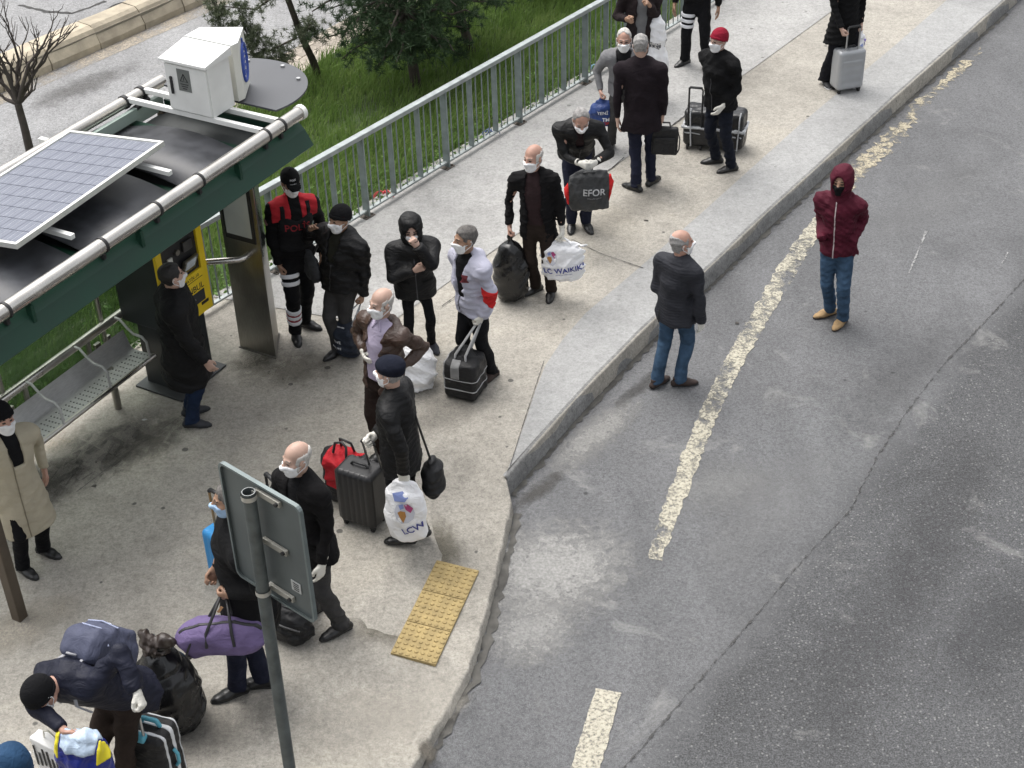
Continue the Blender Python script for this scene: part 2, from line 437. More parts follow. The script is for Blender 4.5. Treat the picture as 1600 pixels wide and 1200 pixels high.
def polystrip(name, pts, wid, z, material, jag=0., sub=.12, parent=None, seed=1):
    """a ribbon along a ground polyline; jag roughens both edges"""
    rr = random.Random(seed); P = []
    for a, b, wa, wb in zip(pts, pts[1:], wid, wid[1:]):
        n = max(1, int(np.linalg.norm(np.array(b)-np.array(a))/sub))
        for k in range(n): P.append((np.array(a)+(np.array(b)-np.array(a))*k/n, wa+(wb-wa)*k/n))
    P.append((np.array(pts[-1]), wid[-1])); V = []; F = []
    for i, (p, wd) in enumerate(P):
        d = P[min(i+1, len(P)-1)][0]-P[max(i-1, 0)][0]; d = d/np.linalg.norm(d); nn = np.array([-d[1], d[0]])
        for s_ in (1, -1):
            q = p+nn*s_*(wd/2+rr.uniform(-jag, jag)); V.append((q[0], q[1], z))
        if i: F.append((2*i-2, 2*i-1, 2*i+1, 2*i))
    return meshobj(name, V, F, material, parent)
def paint_mat(name, c, lo, hi, sc):
    M, t, b = newmat(name); v = coords(t)
    n = mix(t, .5, noise(t, v, sc, 8, .75, .6), noise(t, coords(t, (1.6, .8, 1)), sc*.25, 4, .6))
    al = ramp(t, n, [(lo, 0.), (hi, 1.)])
    t.links.new(ramp(t, noise(t, v, 30, 4), [(.3, tuple(x*.8 for x in c)), (.7, c)]), b.inputs['Base Color']); b.inputs['Roughness'].default_value = .7
    al = mix(t, 1., al, ramp(t, noise(t, v, 38, 3, .7), [(.36, .35), (.55, .95)]), 'MULTIPLY'); t.links.new(al, b.inputs['Alpha']); return M
M_CRACK = mat('dark crack dirt', (.05, .049, .047), .95, var=.4, scale=12)  # dark colour of the crack in the far road
M_CRK2 = paint_mat('broken crack dirt', (.045, .044, .042), .40, .52, 3.5)
tag(polystrip('road_crack', cr[2:], [.010, .012, .014, .012, .012, .010, .008, .008, .008, .010, .012, .010, .008], KZ+.008, M_CRK2, .010, .03), kind='structure')
# grime along the foot of the kerb
gut = [np.array(p)+np.array([.05, -.02]) for p in K[:-1]]
gl = [np.array(p)+np.array([.055, -.01]) for p in L]
tag(polystrip('gutter', gl, [.06]*len(gl), KZ+.0095, mat('gutter dirt', (.075, .072, .065), .95, var=.45, scale=9), .03, .06, seed=8), kind='structure')
tag(polystrip('gutter', gut, [.05]*len(gut), KZ+.009, mat('gutter dirt', (.075, .072, .065), .95, var=.45, scale=9), .028, .06), kind='structure')
M_LINE = paint_mat('worn cream road paint', (.46, .43, .34), .44, .53, 11)
M_LINE2 = paint_mat('worn yellowish road paint', (.44, .39, .28), .475, .55, 9)
ZL = KZ+.0085
lp = [(1290, 335), (1262, 372), (1228, 425), (1190, 490), (1150, 560), (1112, 635), (1080, 715), (1052, 790), (1022, 875)]
tag(polystrip('lane_line', [G(x, y, KZ)[:2] for x, y in lp], [.17, .19, .21, .20, .19, .175, .165, .155, .12], ZL, M_LINE, .016, .05, seed=3), kind='structure')
lp2 = [(1530, 75), (1505, 103), (1466, 138), (1430, 172), (1405, 205), (1372, 238), (1335, 268), (1310, 300), (1288, 335)]
tag(polystrip('lane_line', [G(x, y, KZ)[:2] for x, y in lp2], [.1, .12, .13, .16, .23, .23, .23, .2, .17], ZL, M_LINE2, .05, .05, seed=4), kind='structure')
M_DASH = paint_mat('pale lane dash paint', (.46, .43, .345), .27, .36, 13)
tag(polystrip('lane_dash', [G(x, y, KZ)[:2] for x, y in [(951, 1080), (915, 1200), (890, 1290)]], [.19, .205, .21], ZL, M_DASH, .008, .05, seed=6), kind='structure')
for k, (a, b, wd) in enumerate([((1447, 362), (1420, 428), .028), ((1575, 395), (1562, 420), .02)]):
    tag(polystrip('road_scuff', [G(*a, KZ)[:2], G(*b, KZ)[:2]], [wd, wd*.5], ZL, paint_mat('scuff %d' % k, (.30, .30, .295), .42, .5, 25), .006, .03), kind='structure')

# ---------------------------------------------------------------- pavement with its dropped kerb
def edge_samples(n):
    P = np.array(edge); d = np.r_[0, np.cumsum(np.linalg.norm(np.diff(P[:, :2], axis=0), axis=1))]
    u = np.unique(np.r_[np.linspace(d[1]-2.5, d[9]+.2, n), d[9]-.03, np.linspace(d[9], d[-2], 50), d[0], d[-1]])
    return np.stack([np.interp(u, d, P[:, i]) for i in range(3)], 1)
ES = edge_samples(90)
ac = np.array([-.80, .60]); V = []; F = []; NC = 30
nf = np.array([-DIRF[1], DIRF[0]])
for i, e in enumerate(ES):
    den = ac @ nf; tt = ((FP+nf*.22-e[:2]) @ nf)/den
    wob = .012*math.sin(i*1.7)*math.sin(i*.61) if e[2] < -.065 else 0
    V.append((e[0]+.03, e[1]-.02, KZ-.05)); V.append((e[0]+wob+.010, e[1], e[2]-.018))
    for j in range(NC):
        q = (j/(NC-1))**1.7; p = e[:2]+ac*tt*q; dd = tt*q
        z = e[2]*(1-smooth(dd, .05, 1.25))
        V.append((p[0]+(wob if j == 0 else 0), p[1], z))
n = NC+2
for i in range(len(ES)-1):
    for j in range(n-1): F.append((i*n+j, (i+1)*n+j, (i+1)*n+j+1, i*n+j+1))
pv = tag(meshobj('pavement', V, F, M_PAVE, smooth=True), kind='structure')
def pave_z(x, y):
    """height of the pavement at a point (the dropped kerb slopes down to the road)"""
    P = np.array(edge)[:, :3]; best = 9e9; zz = 0
    for a, b in zip(P, P[1:]):
        ab = b[:2]-a[:2]; t = np.clip(((x-a[0])*ab[0]+(y-a[1])*ab[1])/(ab @ ab), 0, 1); q = a+(b-a)*t
        d = math.hypot(q[0]-x, q[1]-y)
        if d < best: best = d; zz = q[2]
    return zz*(1-smooth(best*1.02, .05, 1.25))
def sheet(name, poly, z, material, kind='structure', parent=None, skirt=0.):
    n = len(poly); V = [(p[0], p[1], z) for p in poly]; F = [tuple(range(n))]
    if skirt: V += [(p[0], p[1], z-skirt) for p in poly]; F += [(i, (i+1) % n, n+(i+1) % n, n+i) for i in range(n)]
    me = MB().add(V, F).build(name, material, parent)
    return tag(me, kind=kind) if kind else me
# kerb: pale strip of poured concrete with an upright face to the road
strip_px = [(792, 738), (806, 700), (822, 655), (836, 612), (852, 572), (880, 530), (915, 490), (1000, 418), (1100, 330), (1250, 195), (1400, 70), (1480, 0)]
Sx = [G(x, y)[:2] for x, y in strip_px]; Sx.append(Sx[-1]+(Sx[-1]-Sx[-2])*8)
mb = MB()
Kp = []
for a, b in zip(K, K[1:]):
    nseg = max(2, int(np.linalg.norm(b-a)/.35))
    for k in range(nseg): Kp.append(a+(b-a)*k/nseg)
Kp.append(K[-1])
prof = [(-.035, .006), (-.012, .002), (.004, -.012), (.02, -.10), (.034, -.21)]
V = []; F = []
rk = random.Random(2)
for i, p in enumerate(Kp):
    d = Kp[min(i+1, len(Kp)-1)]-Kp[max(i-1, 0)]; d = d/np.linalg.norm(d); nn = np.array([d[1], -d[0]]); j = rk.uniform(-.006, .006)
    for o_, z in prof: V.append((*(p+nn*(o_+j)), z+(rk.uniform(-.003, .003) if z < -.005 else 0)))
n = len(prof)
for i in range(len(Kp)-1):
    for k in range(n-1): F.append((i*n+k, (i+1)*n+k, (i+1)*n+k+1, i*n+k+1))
kf = MB().add(V, F, True).build('kerb_face', concrete_mat('shade-darkened grimy kerb face', (.27, .268, .26), (1, 1, 1), .5, .45, 1.)); kf['kind'] = 'structure'  # base colour darkened for the shade on the upright face, plus grime
top = [V[i*n][:2] for i in range(len(Kp))]
tp = [(*p, .006) for p in top]+[(*p, .006) for p in Sx[::-1]]
mb.add(tp, [tuple(range(len(tp)))])
mb.add([(*p, .006) for p in Sx]+[(*p, -.05) for p in Sx], [(i, i+1, len(Sx)+i+1, len(Sx)+i) for i in range(len(Sx)-1)])
mb.add([V[0], V[1], V[2], V[3], V[4], (*Sx[0], -.21), (*Sx[0], .006)], [(0, 1, 2, 3, 4, 5, 6)])
kb = mb.build('kerb', M_KERB); kb['kind'] = 'structure'
# joint lines between the strips and the grey inner lane along the fence
inner_px = [(860, 330), (960, 260), (1060, 190), (1100, 160), (1180, 105), (1290, 25)]
Ii = [G(x, y)[:2] for x, y in inner_px]; Ii.append(Ii[-1]+(Ii[-1]-Ii[-2])*8); Ii.insert(0, Ii[0]+(Ii[0]-Ii[1])*2.2)
fl = [FP+nf*.2+DIRF*d for d in (20, -2.2)]
sheet('pavement', Ii+[np.array(p) for p in fl], .0075, M_PAVEG)
M_JOINT = mat('dark joint', (.055, .053, .05), .95, var=.4, scale=15)
for pts, wd in [([(862, 330), (900, 303), (958, 262), (975, 247)], .012), ([(1040, 205), (1062, 188), (1075, 178)], .014), ([(893, 375), (940, 398), (1005, 420)], .008), ([(690, 480), (715, 462), (762, 440)], .01), ([(850, 565), (822, 650), (797, 730)], .005), ([(300, 640), (205, 705), (120, 770)], .006)]:
    tag(polystrip('pavement_joint', [G(x, y)[:2] for x, y in pts], [wd]*len(pts), .012, M_JOINT, wd*.35, .04), kind='structure')
# stains and dirt, each with a ragged shape of its own
def stain(px, py, rx, ry, ang, c, strength, sc=4., seed=0, z0=None, lo=.35, rise=.004):
    p = G(px, py, 0 if z0 is None else z0)
    M, t, b = newmat('stain %d %d' % (px, py)); v = coords(t); gr = node(t, 'ShaderNodeTexGradient', gradient_type='SPHERICAL')
    mp = node(t, 'ShaderNodeMapping'); mp.inputs['Scale'].default_value = (1/rx, 1/ry, 0); t.links.new(v, mp.inputs[0]); t.links.new(mp.outputs[0], gr.inputs[0])
    nz = noise(t, v, sc, 8, .68, .6); ml = node(t, 'ShaderNodeMath', operation='MULTIPLY_ADD'); ml.inputs[1].default_value = .9; t.links.new(gr.outputs['Fac'], ml.inputs[0]); ml.inputs[2].default_value = -.45
    ad = node(t, 'ShaderNodeMath', operation='ADD'); t.links.new(nz, ad.inputs[0]); t.links.new(ml.outputs[0], ad.inputs[1])
    g2 = node(t, 'ShaderNodeMath', operation='MULTIPLY'); t.links.new(ramp(t, ad.outputs[0], [(lo, 0.), (lo+.42, strength)]), g2.inputs[0]); t.links.new(ramp(t, gr.outputs['Fac'], [(0., 0.), (.45, 1.)]), g2.inputs[1])
    cc_ = ramp(t, noise(t, v, 40, 4, .75), [(.3, tuple(x*.55 for x in c)), (.7, tuple(min(1, x*1.3) for x in c))]); t.links.new(cc_, b.inputs['Base Color']); b.inputs['Roughness'].default_value = .9; t.links.new(g2.outputs[0], b.inputs['Alpha'])
    n_ = 14; V = []; ca_, sa_ = math.cos(ang), math.sin(ang)
    for j in range(n_):
        for i in range(n_):
            x = rx*(2*i/(n_-1)-1); y = ry*(2*j/(n_-1)-1); wx_ = p[0]+x*ca_-y*sa_; wy_ = p[1]+x*sa_+y*ca_
            V.append((x, y, (pave_z(wx_, wy_) if z0 is None else 0)+rise))
    o = meshobj('ground_stain', V, [(j*n_+i, j*n_+i+1, (j+1)*n_+i+1, (j+1)*n_+i) for j in range(n_-1) for i in range(n_-1)], M, smooth=True)
    o.location = (p[0], p[1], 0 if z0 is None else z0); o.rotation_euler = (0, 0, ang); return tag(o, kind='structure')
AX = math.atan2(DIRF[1], DIRF[0]); DK = (.11, .102, .088); LT = (.47, .44, .385)
for q in [(150, 715, 1.3, .6, AX, (.095, .09, .08), .75, 3.5), (60, 760, .8, .5, AX, DK, .6, 4), (240, 690, .9, .4, AX, DK, .5, 5), (455, 575, .8, .6, AX-.6, (.13, .115, .09), .5, 5), (400, 560, .5, .35, AX, (.12, .105, .085), .65, 6),
          (675, 850, .6, .5, AX+.5, (.15, .135, .10), .6, 4), (610, 960, .55, .5, AX, (.16, .145, .11), .6, 4.5), (640, 1085, .8, .5, .4, LT, .35, 7), (560, 1120, .9, .5, .2, LT, .3, 7), (600, 880, .22, .16, .5, LT, .6, 6),
          (668, 1160, .10, .22, .3, (.09, .08, .065), .8, 9), (25, 985, 1., .4, AX-.2, (.42, .38, .31), .5, 4), (95, 690, .4, .25, AX, (.42, .37, .29), .5, 6), (330, 1130, 1., .6, .3, DK, .3, 4), (520, 760, 1.2, .6, .8, DK, .28, 4), (980, 330, 1.4, .5, AX, DK, .22, 4), (700, 640, 1., .5, AX, DK, .28, 4), (1150, 130, 1.8, .5, AX, DK, .15, 3)]:
    stain(*q)
for k, q in enumerate([(860, 890, 1.2, 1.0, .5, (.34, .335, .32), .75, 9), (830, 985, .7, .6, .9, (.34, .335, .32), .6, 12), (930, 680, 1.2, .35, AX, (.30, .295, .28), .65, 10), (1130, 760, .9, .6, .4, (.24, .24, .235), .45, 8), (1000, 605, .7, .14, AX, (.06, .058, .055), .55, 7), (845, 765, .55, .16, AX, (.07, .066, .06), .6, 7),
          (1480, 800, 2.2, .6, AX+.2, (.05, .05, .051), .22, 5), (1350, 1000, 2.0, .7, AX+.1, (.05, .05, .051), .2, 5), (1560, 980, 1.6, .7, AX, (.05, .051, .054), .22, 5), (1400, 600, 2., .6, AX, (.06, .06, .061), .18, 5), (1200, 800, 2., .6, AX, (.24, .24, .24), .25, 3.5), (1450, 320, 2.4, .8, AX, (.22, .22, .22), .25, 3)]):
    stain(*q, z0=KZ, rise=.0042+.0002*k)
stain(130, 135, 1.6, .5, AX, (.11, .105, .10), .45, 3.5, z0=-.55, rise=.004)
# ---------------------------------------------------------------- tactile paving
tl, tr_, bl = G(682, 876, -.06), G(749, 888, -.06), G(628, 1026, -.06)
ex = tr_[:2]-tl[:2]; ey = (bl[:2]-tl[:2])/3; wx = np.linalg.norm(ex); wy = np.linalg.norm(ey)
mb = MB(); mb.box((wx/2, -wy/2, 0), (wx-.006, wy-.006, .04), bev=.004)
for i in range(7):
    for j in range(7):
        c = ((i+.5)*wx/7, -(j+.5)*wy/7); V = []; F = []
        for r_, z in ((.018, .019), (.0165, .0265), (.010, .0285)):
            V += [(c[0]+r_*math.cos(a*R(45)), c[1]+r_*math.sin(a*R(45)), z) for a in range(8)]
        for k in range(2):
            F += [(k*8+a, k*8+(a+1) % 8, (k+1)*8+(a+1) % 8, (k+1)*8+a) for a in range(8)]
        F.append(tuple(range(16, 24))); mb.add(V, F)
tile = mb.mesh('tile', mat('ochre tactile plastic', (.325, .245, .108), .8, var=.28, scale=9, bmp=.25, bscale=70))
tpave = tag(empty('tactile_paving', (tl[0], tl[1], 0)), 'three ochre studded tactile tiles set in the dropped kerb', 'tactile paving')
exn = ex/wx; eyn = ey/wy
zt = [pave_z(*(tl[:2]+ex*u+ey*v_)) for u in (0, 1) for v_ in (0, 3)]
for k in range(3):
    p0 = tl[:2]; nrm_z = [pave_z(*(p0+ey*1.5)), pave_z(*(p0+ex+ey*1.5)), 0]; nrm_z[2] = nrm_z[0]
    X = Vector((ex[0], ex[1], nrm_z[1]-nrm_z[0])).normalized(); Y = -Vector((ey[0], ey[1], nrm_z[2]-nrm_z[0])).normalized()
    Z = X.cross(Y).normalized(); Y = Z.cross(X)
    o = link(bpy.data.objects.new('tile', tile), tpave)
    mm = Matrix.Identity(4)
    for i in range(3): mm[i][0] = X[i]; mm[i][1] = Y[i]; mm[i][2] = Z[i]
    mm.translation = Vector((0, 0, nrm_z[0]+.002))-Y*wy*k; o.matrix_local = mm

# ---------------------------------------------------------------- beyond the fence: grass bank, paver path, far road
pa, pb = G(465, 120, -.45)[:2], G(548, 70, -.45)[:2]; dpv = (pb-pa)/np.linalg.norm(pb-pa); npv = np.array([-dpv[1], dpv[0]])
def path_pt(d, off=0.): return pa+dpv*d+npv*off
V = []; F = []; NR, NCg = 60, 14
def bank(i, j):
    d = -12+34*i/(NR-1); f = FP+DIRF*d+nf*.22; g = path_pt(-17+34*i/(NR-1)); q = j/(NCg-1); p = f+(g-f)*q
    z = -.06-.36*smooth(q, .02, .9)+.03*math.sin(p[0]*2.1)*math.sin(p[1]*1.7)*math.sin(q*math.pi)
    return (p[0], p[1], z)
for i in range(NR):
    for j in range(NCg): V.append(bank(i, j))
for i in range(NR-1):
    for j in range(NCg-1): F.append((i*NCg+j, (i+1)*NCg+j, (i+1)*NCg+j+1, i*NCg+j+1))
tag(meshobj('grass_bank', V, F, mat('grassy soil', (.045, .07, .02), .95, var=.4, scale=3, bmp=.4, bscale=30), smooth=True), kind='structure')
BV = np.array(V, np.float32).reshape(NR, NCg, 3)
def bank_at(u, v_):
    x = u*(NR-1.001); y = v_*(NCg-1.001); i = x.astype(int); j = y.astype(int); a = (x-i)[:, None]; b = (y-j)[:, None]
    return (BV[i, j]*(1-a)+BV[i+1, j]*a)*(1-b)+(BV[i, j+1]*(1-a)+BV[i+1, j+1]*a)*b
def blades(name, P, h0, h1, wdt, material, seed, lean=.5):
    r = np.random.default_rng(seed); n = len(P); H = r.uniform(h0, h1, n); A = r.uniform(0, 6.283, n); Wd = wdt*r.uniform(.6, 1.4, n)
    wind = np.array([.35, -.2]); dr = np.stack([np.cos(A), np.sin(A)], 1)*r.uniform(.1, lean, n)[:, None]+wind*r.uniform(.2, 1., n)[:, None]
    B = A+r.uniform(-1, 1, n); sd_ = np.stack([-np.sin(B), np.cos(B), 0*B], 1)
    V = np.zeros((n, 5, 3), np.float32)
    for k, (f, wf, bend) in enumerate(((0, 1, 0), (0, -1, 0), (.55, .8, .3), (.55, -.8, .3), (1, 0, 1.))):
        V[:, k] = P+sd_*(Wd*wf)[:, None]; V[:, k, 2] = P[:, 2]+H*f*(1-.25*bend*np.linalg.norm(dr, axis=1)); V[:, k, :2] += dr*(H*bend)[:, None]
    b = np.arange(n)[:, None]*5
    T = np.concatenate([b+np.array([[0, 1, 3]]), b+np.array([[0, 3, 2]]), b+np.array([[2, 3, 4]])], 0)
    o = link(bpy.data.objects.new(name, npmesh(name, V.reshape(-1, 3), T, material, False))); return o
def leafy(name, cols, rough=.6, sc=1.2, trans=.25):
    M, t, b = newmat(name); v = coords(t)
    f = mix(t, .45, noise(t, v, sc, 4, .6), noise(t, v, sc*9, 3, .6))
    c = ramp(t, f, [(.3, cols[0]), (.5, cols[1]), (.68, cols[2])])
    t.links.new(c, b.inputs['Base Color']); b.inputs['Roughness'].default_value = rough; b.inputs['Specular IOR Level'].default_value = .3
    tr = node(t, 'ShaderNodeBsdfTranslucent'); t.links.new(c, tr.inputs[0]); ms = node(t, 'ShaderNodeMixShader'); ms.inputs[0].default_value = trans
    t.links.new(b.outputs[0], ms.inputs[1]); t.links.new(tr.outputs[0], ms.inputs[2]); t.links.new(ms.outputs[0], t.nodes['Material Output'].inputs[0]); return M
M_GRASS = leafy('long grass', trans=.4, cols=((.082, .14, .030), (.14, .225, .055), (.235, .30, .105)))
NB = 95000
u = rng.uniform(.13, .86, NB); v_ = rng.uniform(.0, 1, NB)**.9
P = bank_at(u, v_); keep = np.ones(NB, bool)
cl = (np.sin(P[:, 0]*3.1+1)*np.sin(P[:, 1]*2.3)+np.sin(P[:, 0]*1.1-P[:, 1]*1.7)); keep &= rng.uniform(-2.6, 1.2, NB) < cl+.6
tag(blades('grass', P[keep]-np.array([0, 0, .02]), .12, .34, .0065, M_GRASS, 3), 'long green grass covering the bank behind the fence', 'grass', kind='stuff')
# leafy weeds right behind the fence
nw = 4200; d = rng.uniform(-6, 6.5, nw); off = np.abs(rng.normal(.32, .3, nw)).clip(.12, 1.6)
Pw = np.stack([FP[0]+DIRF[0]*d+nf[0]*off, FP[1]+DIRF[1]*d+nf[1]*off, -.08+rng.uniform(0, .16, nw)], 1)
def leaves(name, P, size, material, seed, parent=None, up=.6):
    r = np.random.default_rng(seed); n = len(P); a = r.normal(size=(n, 3)); a[:, 2] += up; a /= np.linalg.norm(a, axis=1)[:, None]
    t_ = np.cross(a, r.normal(size=(n, 3))); t_ /= np.linalg.norm(t_, axis=1)[:, None]; b_ = np.cross(a, t_); s_ = (size*r.uniform(.6, 1.4, n))[:, None]
    V = np.stack([P-t_*s_, P-b_*s_*.45, P+t_*s_, P+b_*s_*.45], 1); Q = np.arange(n*4).reshape(n, 4)
    return link(bpy.data.objects.new(name, npmesh(name, V.reshape(-1, 3), Q, material, False)), parent)
tag(leaves('weeds', Pw, .032, leafy('broad weeds', ((.06, .12, .025), (.10, .19, .04), (.17, .27, .08)), sc=3), 9), 'pale green leafy weeds along the foot of the fence', 'weeds', kind='stuff')
# paver path: kerb edge, single paver stones
M_PVR = [mat('paver stone %d' % i, tuple(c*f for c in (.34, .30, .25)), .9, var=.2, scale=14, bmp=.3) for i, f in enumerate((.85, 1, 1.15))]
path = tag(empty('paver_path', (0, 0, 0)), kind='structure')
meshobj('bedding', [(*path_pt(-20, 0), -.445), (*path_pt(22, 0), -.445), (*path_pt(22, .62), -.445), (*path_pt(-20, .62), -.445)], [(0, 1, 2, 3)], mat('bedding sand', (.16, .14, .11), .95, var=.3, scale=20), path)
pm = [MB().box((0, 0, 0), (.205, .155, .06), bev=.008).mesh('paver', m_) for m_ in M_PVR]
ang = math.atan2(dpv[1], dpv[0])
for i in range(-14, 38):
    for j in range(4):
        p = path_pt(i*.212+(j % 2)*.1, .08+.155*j)
        inst('paver', random.choice(pm), path, (p[0], p[1], -.45+random.uniform(-.006, .006)), (random.uniform(-.02, .02), random.uniform(-.02, .02), ang+random.uniform(-.02, .02)))
FZ = -.55
V = [(*path_pt(-40, .62), FZ), (*path_pt(60, .62), FZ), (*path_pt(60, 40), FZ), (*path_pt(-40, 40), FZ)]
tag(meshobj('far_road', V, [(0, 1, 2, 3)], M_ROADF), kind='structure')
nw = 1500; d = rng.uniform(-8, 6, nw); o_ = .62+np.abs(rng.normal(.03, .06, nw))
Pw = np.stack([pa[0]+dpv[0]*d+npv[0]*o_, pa[1]+dpv[1]*d+npv[1]*o_, np.full(nw, FZ)], 1)
tag(blades('verge_grass', Pw, .04, .12, .006, leafy('dry verge grass', ((.06, .07, .02), (.10, .11, .04), (.17, .15, .07))), 5), 'low grass tufts in the joint beside the paver path', 'grass', kind='stuff')
# stone barrier between the two far carriageways: single cut blocks
ba, bb = G(0, 147, FZ)[:2], G(327, 3, FZ)[:2]; db = (bb-ba)/np.linalg.norm(bb-ba); nb = np.array([-db[1], db[0]]); ab_ = math.atan2(db[1], db[0])
bar = tag(empty('stone_barrier', (ba[0], ba[1], FZ), ab_), 'low pale stone barrier of cut blocks dividing the far road', 'barrier')
M_ST = [mat('cream limestone %d' % i, c, .9, var=.22, scale=5, bmp=.5, bscale=25) for i, c in enumerate(((.42, .36, .27), (.46, .40, .30), (.38, .33, .25)))]
x = -4.5; k = 0
while x < 9:
    l_ = random.uniform(.82, 1.0); mb = MB(); g_ = .012
    pr = [(0, -.05), (.0, .10), (.10, .30), (.17, .34), (.44, .34), (.50, .28), (.52, -.05)]
    V = [(xx+random.uniform(-.01, .01), y+random.uniform(-.008, .008), z+random.uniform(-.008, .008)) for xx in (x+g_, x+l_*.5, x+l_-g_) for y, z in pr]; n = len(pr)
    F = [(a*n+i, a*n+i+1, (a+1)*n+i+1, (a+1)*n+i) for a in range(2) for i in range(n-1)]+[tuple(range(n)), tuple(range(2*n, 3*n))]
    mb.add(V, F); mb.build('stone_block', random.choice(M_ST), bar); x += l_; k += 1
MB().box((2, .26, .1), (13.4, .4, .3)).build('core', mat('barrier mortar', (.2, .18, .14), .95), bar)
sheet('road_edge_dust', [ba+db*-5-nb*.02, ba+db*10-nb*.02, ba+db*10-nb*.34, ba+db*-5-nb*.28], FZ+.005, paint_mat('dust along barrier', (.38, .33, .26), .40, .56, 5))
tag(polystrip('far_road_crack', [G(x, y, FZ)[:2] for x, y in [(30, 8), (70, 18), (112, 21), (140, 12), (165, 2)]], [.05, .07, .07, .06, .05], FZ+.006, M_CRACK, .02, .08), kind='structure')
# manhole lid on the far carriageway
c = G(200, 15, FZ); mb = MB(); mb.tube([(0, 0, 0), (0, 0, .012)], .34, 28); mh = mb.build('manhole_cover', mat('cast iron', (.11, .11, .11), .7, .3, bmp=.5, bscale=40)); mh.location = (c[0], c[1], FZ)
tag(mh, 'round dark iron manhole lid in the road behind the stone barrier', 'manhole cover')
MB().tube([(.0+.30*math.cos(a*R(15)), .30*math.sin(a*R(15)), .013) for a in range(25)], .012, 5).build('rim', mat('cast iron rim', (.06, .06, .06), .8), mh)

# ---------------------------------------------------------------- trees
M_BARK = mat('dark bark', (.055, .045, .035), .95, var=.4, scale=14, bmp=.8, bscale=30)
M_NEED = leafy('dark pine needles', ((.016, .034, .014), (.032, .062, .025), (.06, .10, .04)), sc=2.2, trans=.12)
M_NEED2 = leafy('olive pine needles', ((.05, .065, .038), (.095, .115, .065), (.16, .18, .11)), sc=3, trans=.15)
def limb(mb, pts, r0, r1, n=7):
    m_ = len(pts); mb.tube(pts, [r0+(r1-r0)*i/(m_-1) for i in range(m_)], n)
def curve(a, b, sag=0., wob=.05, n=6, rr=random):
    a = Vector(tuple(a)); b = Vector(tuple(b)); o = []
    for i in range(n):
        t = i/(n-1); p = a.lerp(b, t); p.z += sag*math.sin(math.pi*t)
        if 0 < i < n-1: p += Vector((rr.uniform(-wob, wob), rr.uniform(-wob, wob), rr.uniform(-wob, wob)))
        o.append(p)
    return o
def needles(name, C, material, seed, parent, per=22, ln_=.085, wd=.005):
    """tufts of needles radiating from the points C (n,3) with directions D"""
    r = np.random.default_rng(seed); n = len(C); D = r.normal(size=(n, per, 3)); D[:, :, 2] += .35; D /= np.linalg.norm(D, axis=2)[:, :, None]
    S = np.cross(D, r.normal(size=(n, per, 3))); S /= np.linalg.norm(S, axis=2)[:, :, None]
    B = C[:, None, :]+D*.008; l_ = (ln_*r.uniform(.6, 1.25, (n, per)))[:, :, None]
    V = np.stack([B-S*wd, B+S*wd, B+D*l_], 2).reshape(-1, 3); T = np.arange(len(V)).reshape(-1, 3)
    return link(bpy.data.objects.new(name, npmesh(name, V, T, material, False)), parent)
def pine(base, top, r0, label, tiers, seed, material, tufts, per=20, ln_=.09, low=.25):
    rr = random.Random(seed); base = Vector(tuple(base)); top = Vector(tuple(top))
    root = tag(empty('pine_tree', base), label, 'tree', 'pine trees on the grass bank')
    mb = MB(); tk = [p-base for p in curve(base, top, 0, .05, 8, rr)]; limb(mb, tk, r0, r0*.35, 9)
    C = []
    for (h, n_, rad, drop) in tiers:
        i = h*(len(tk)-1); k = min(int(i), len(tk)-2); p = tk[k].lerp(tk[k+1], i-k)
        for q in range(n_):
            a = 6.283*q/n_+rr.uniform(-.4, .4); l_ = rad*rr.uniform(.7, 1.1)
            e = p+Vector((math.cos(a)*l_, math.sin(a)*l_, drop+rr.uniform(-.15, .15)))
            c = curve(p, e, .08, .05, 6, rr); limb(mb, c, .028, .008, 5)
            for s_ in range(int(tufts)):
                t = rr.uniform(low, 1.); j = min(int(t*5), 4); b = c[j].lerp(c[j+1], t*5-j); sp = .10+.20*math.sin(math.pi*min(1, t*.9+.1))*l_*.6
                C.append(b+Vector((rr.gauss(0, sp), rr.gauss(0, sp), rr.gauss(0, sp*.45))))
    mb.build('trunk', M_BARK, root)
    needles('crown', np.array([tuple(c) for c in C], np.float32), material, seed, root, per, ln_)
    return root
def gb(px, py, z): p = G(px, py, z); return p
b1 = gb(651, 139, -.28)
pine(b1, b1+np.array([-.35, .25, 3.9]), .075, 'dense dark pine with an upright trunk on the grass bank', [(.15, 6, .7, -.1), (.20, 9, 1.0, -.1), (.26, 10, 1.15, -.05), (.33, 10, 1.15, 0), (.42, 8, 1.1, 0), (.55, 7, 1.0, .05), (.75, 6, .7, .1), (.95, 5, .5, .2)], 11, M_NEED, 36, 26)
b2 = gb(737, 84, -.30)
pine(b2, b2+np.array([-.95, .5, 3.6]), .07, 'dark pine with a leaning trunk behind the upright pine', [(.24, 6, .8, -.05), (.32, 8, 1.1, 0), (.42, 8, 1.2, .05), (.6, 7, 1.1, .05), (.85, 6, .9, .1)], 12, M_NEED, 34, 24)
b3 = gb(860, 12, -.32)
pine(b3+np.array([.2, .6, 0]), b3+np.array([-.3, 1.0, 3.4]), .07, 'dark pine whose low boughs hang over the bank near the handrail', [(.14, 6, .8, -.1), (.22, 8, 1.1, -.05), (.34, 8, 1.2, 0), (.55, 7, 1.0, 0), (.8, 6, .9, .1)], 13, M_NEED, 32, 24)
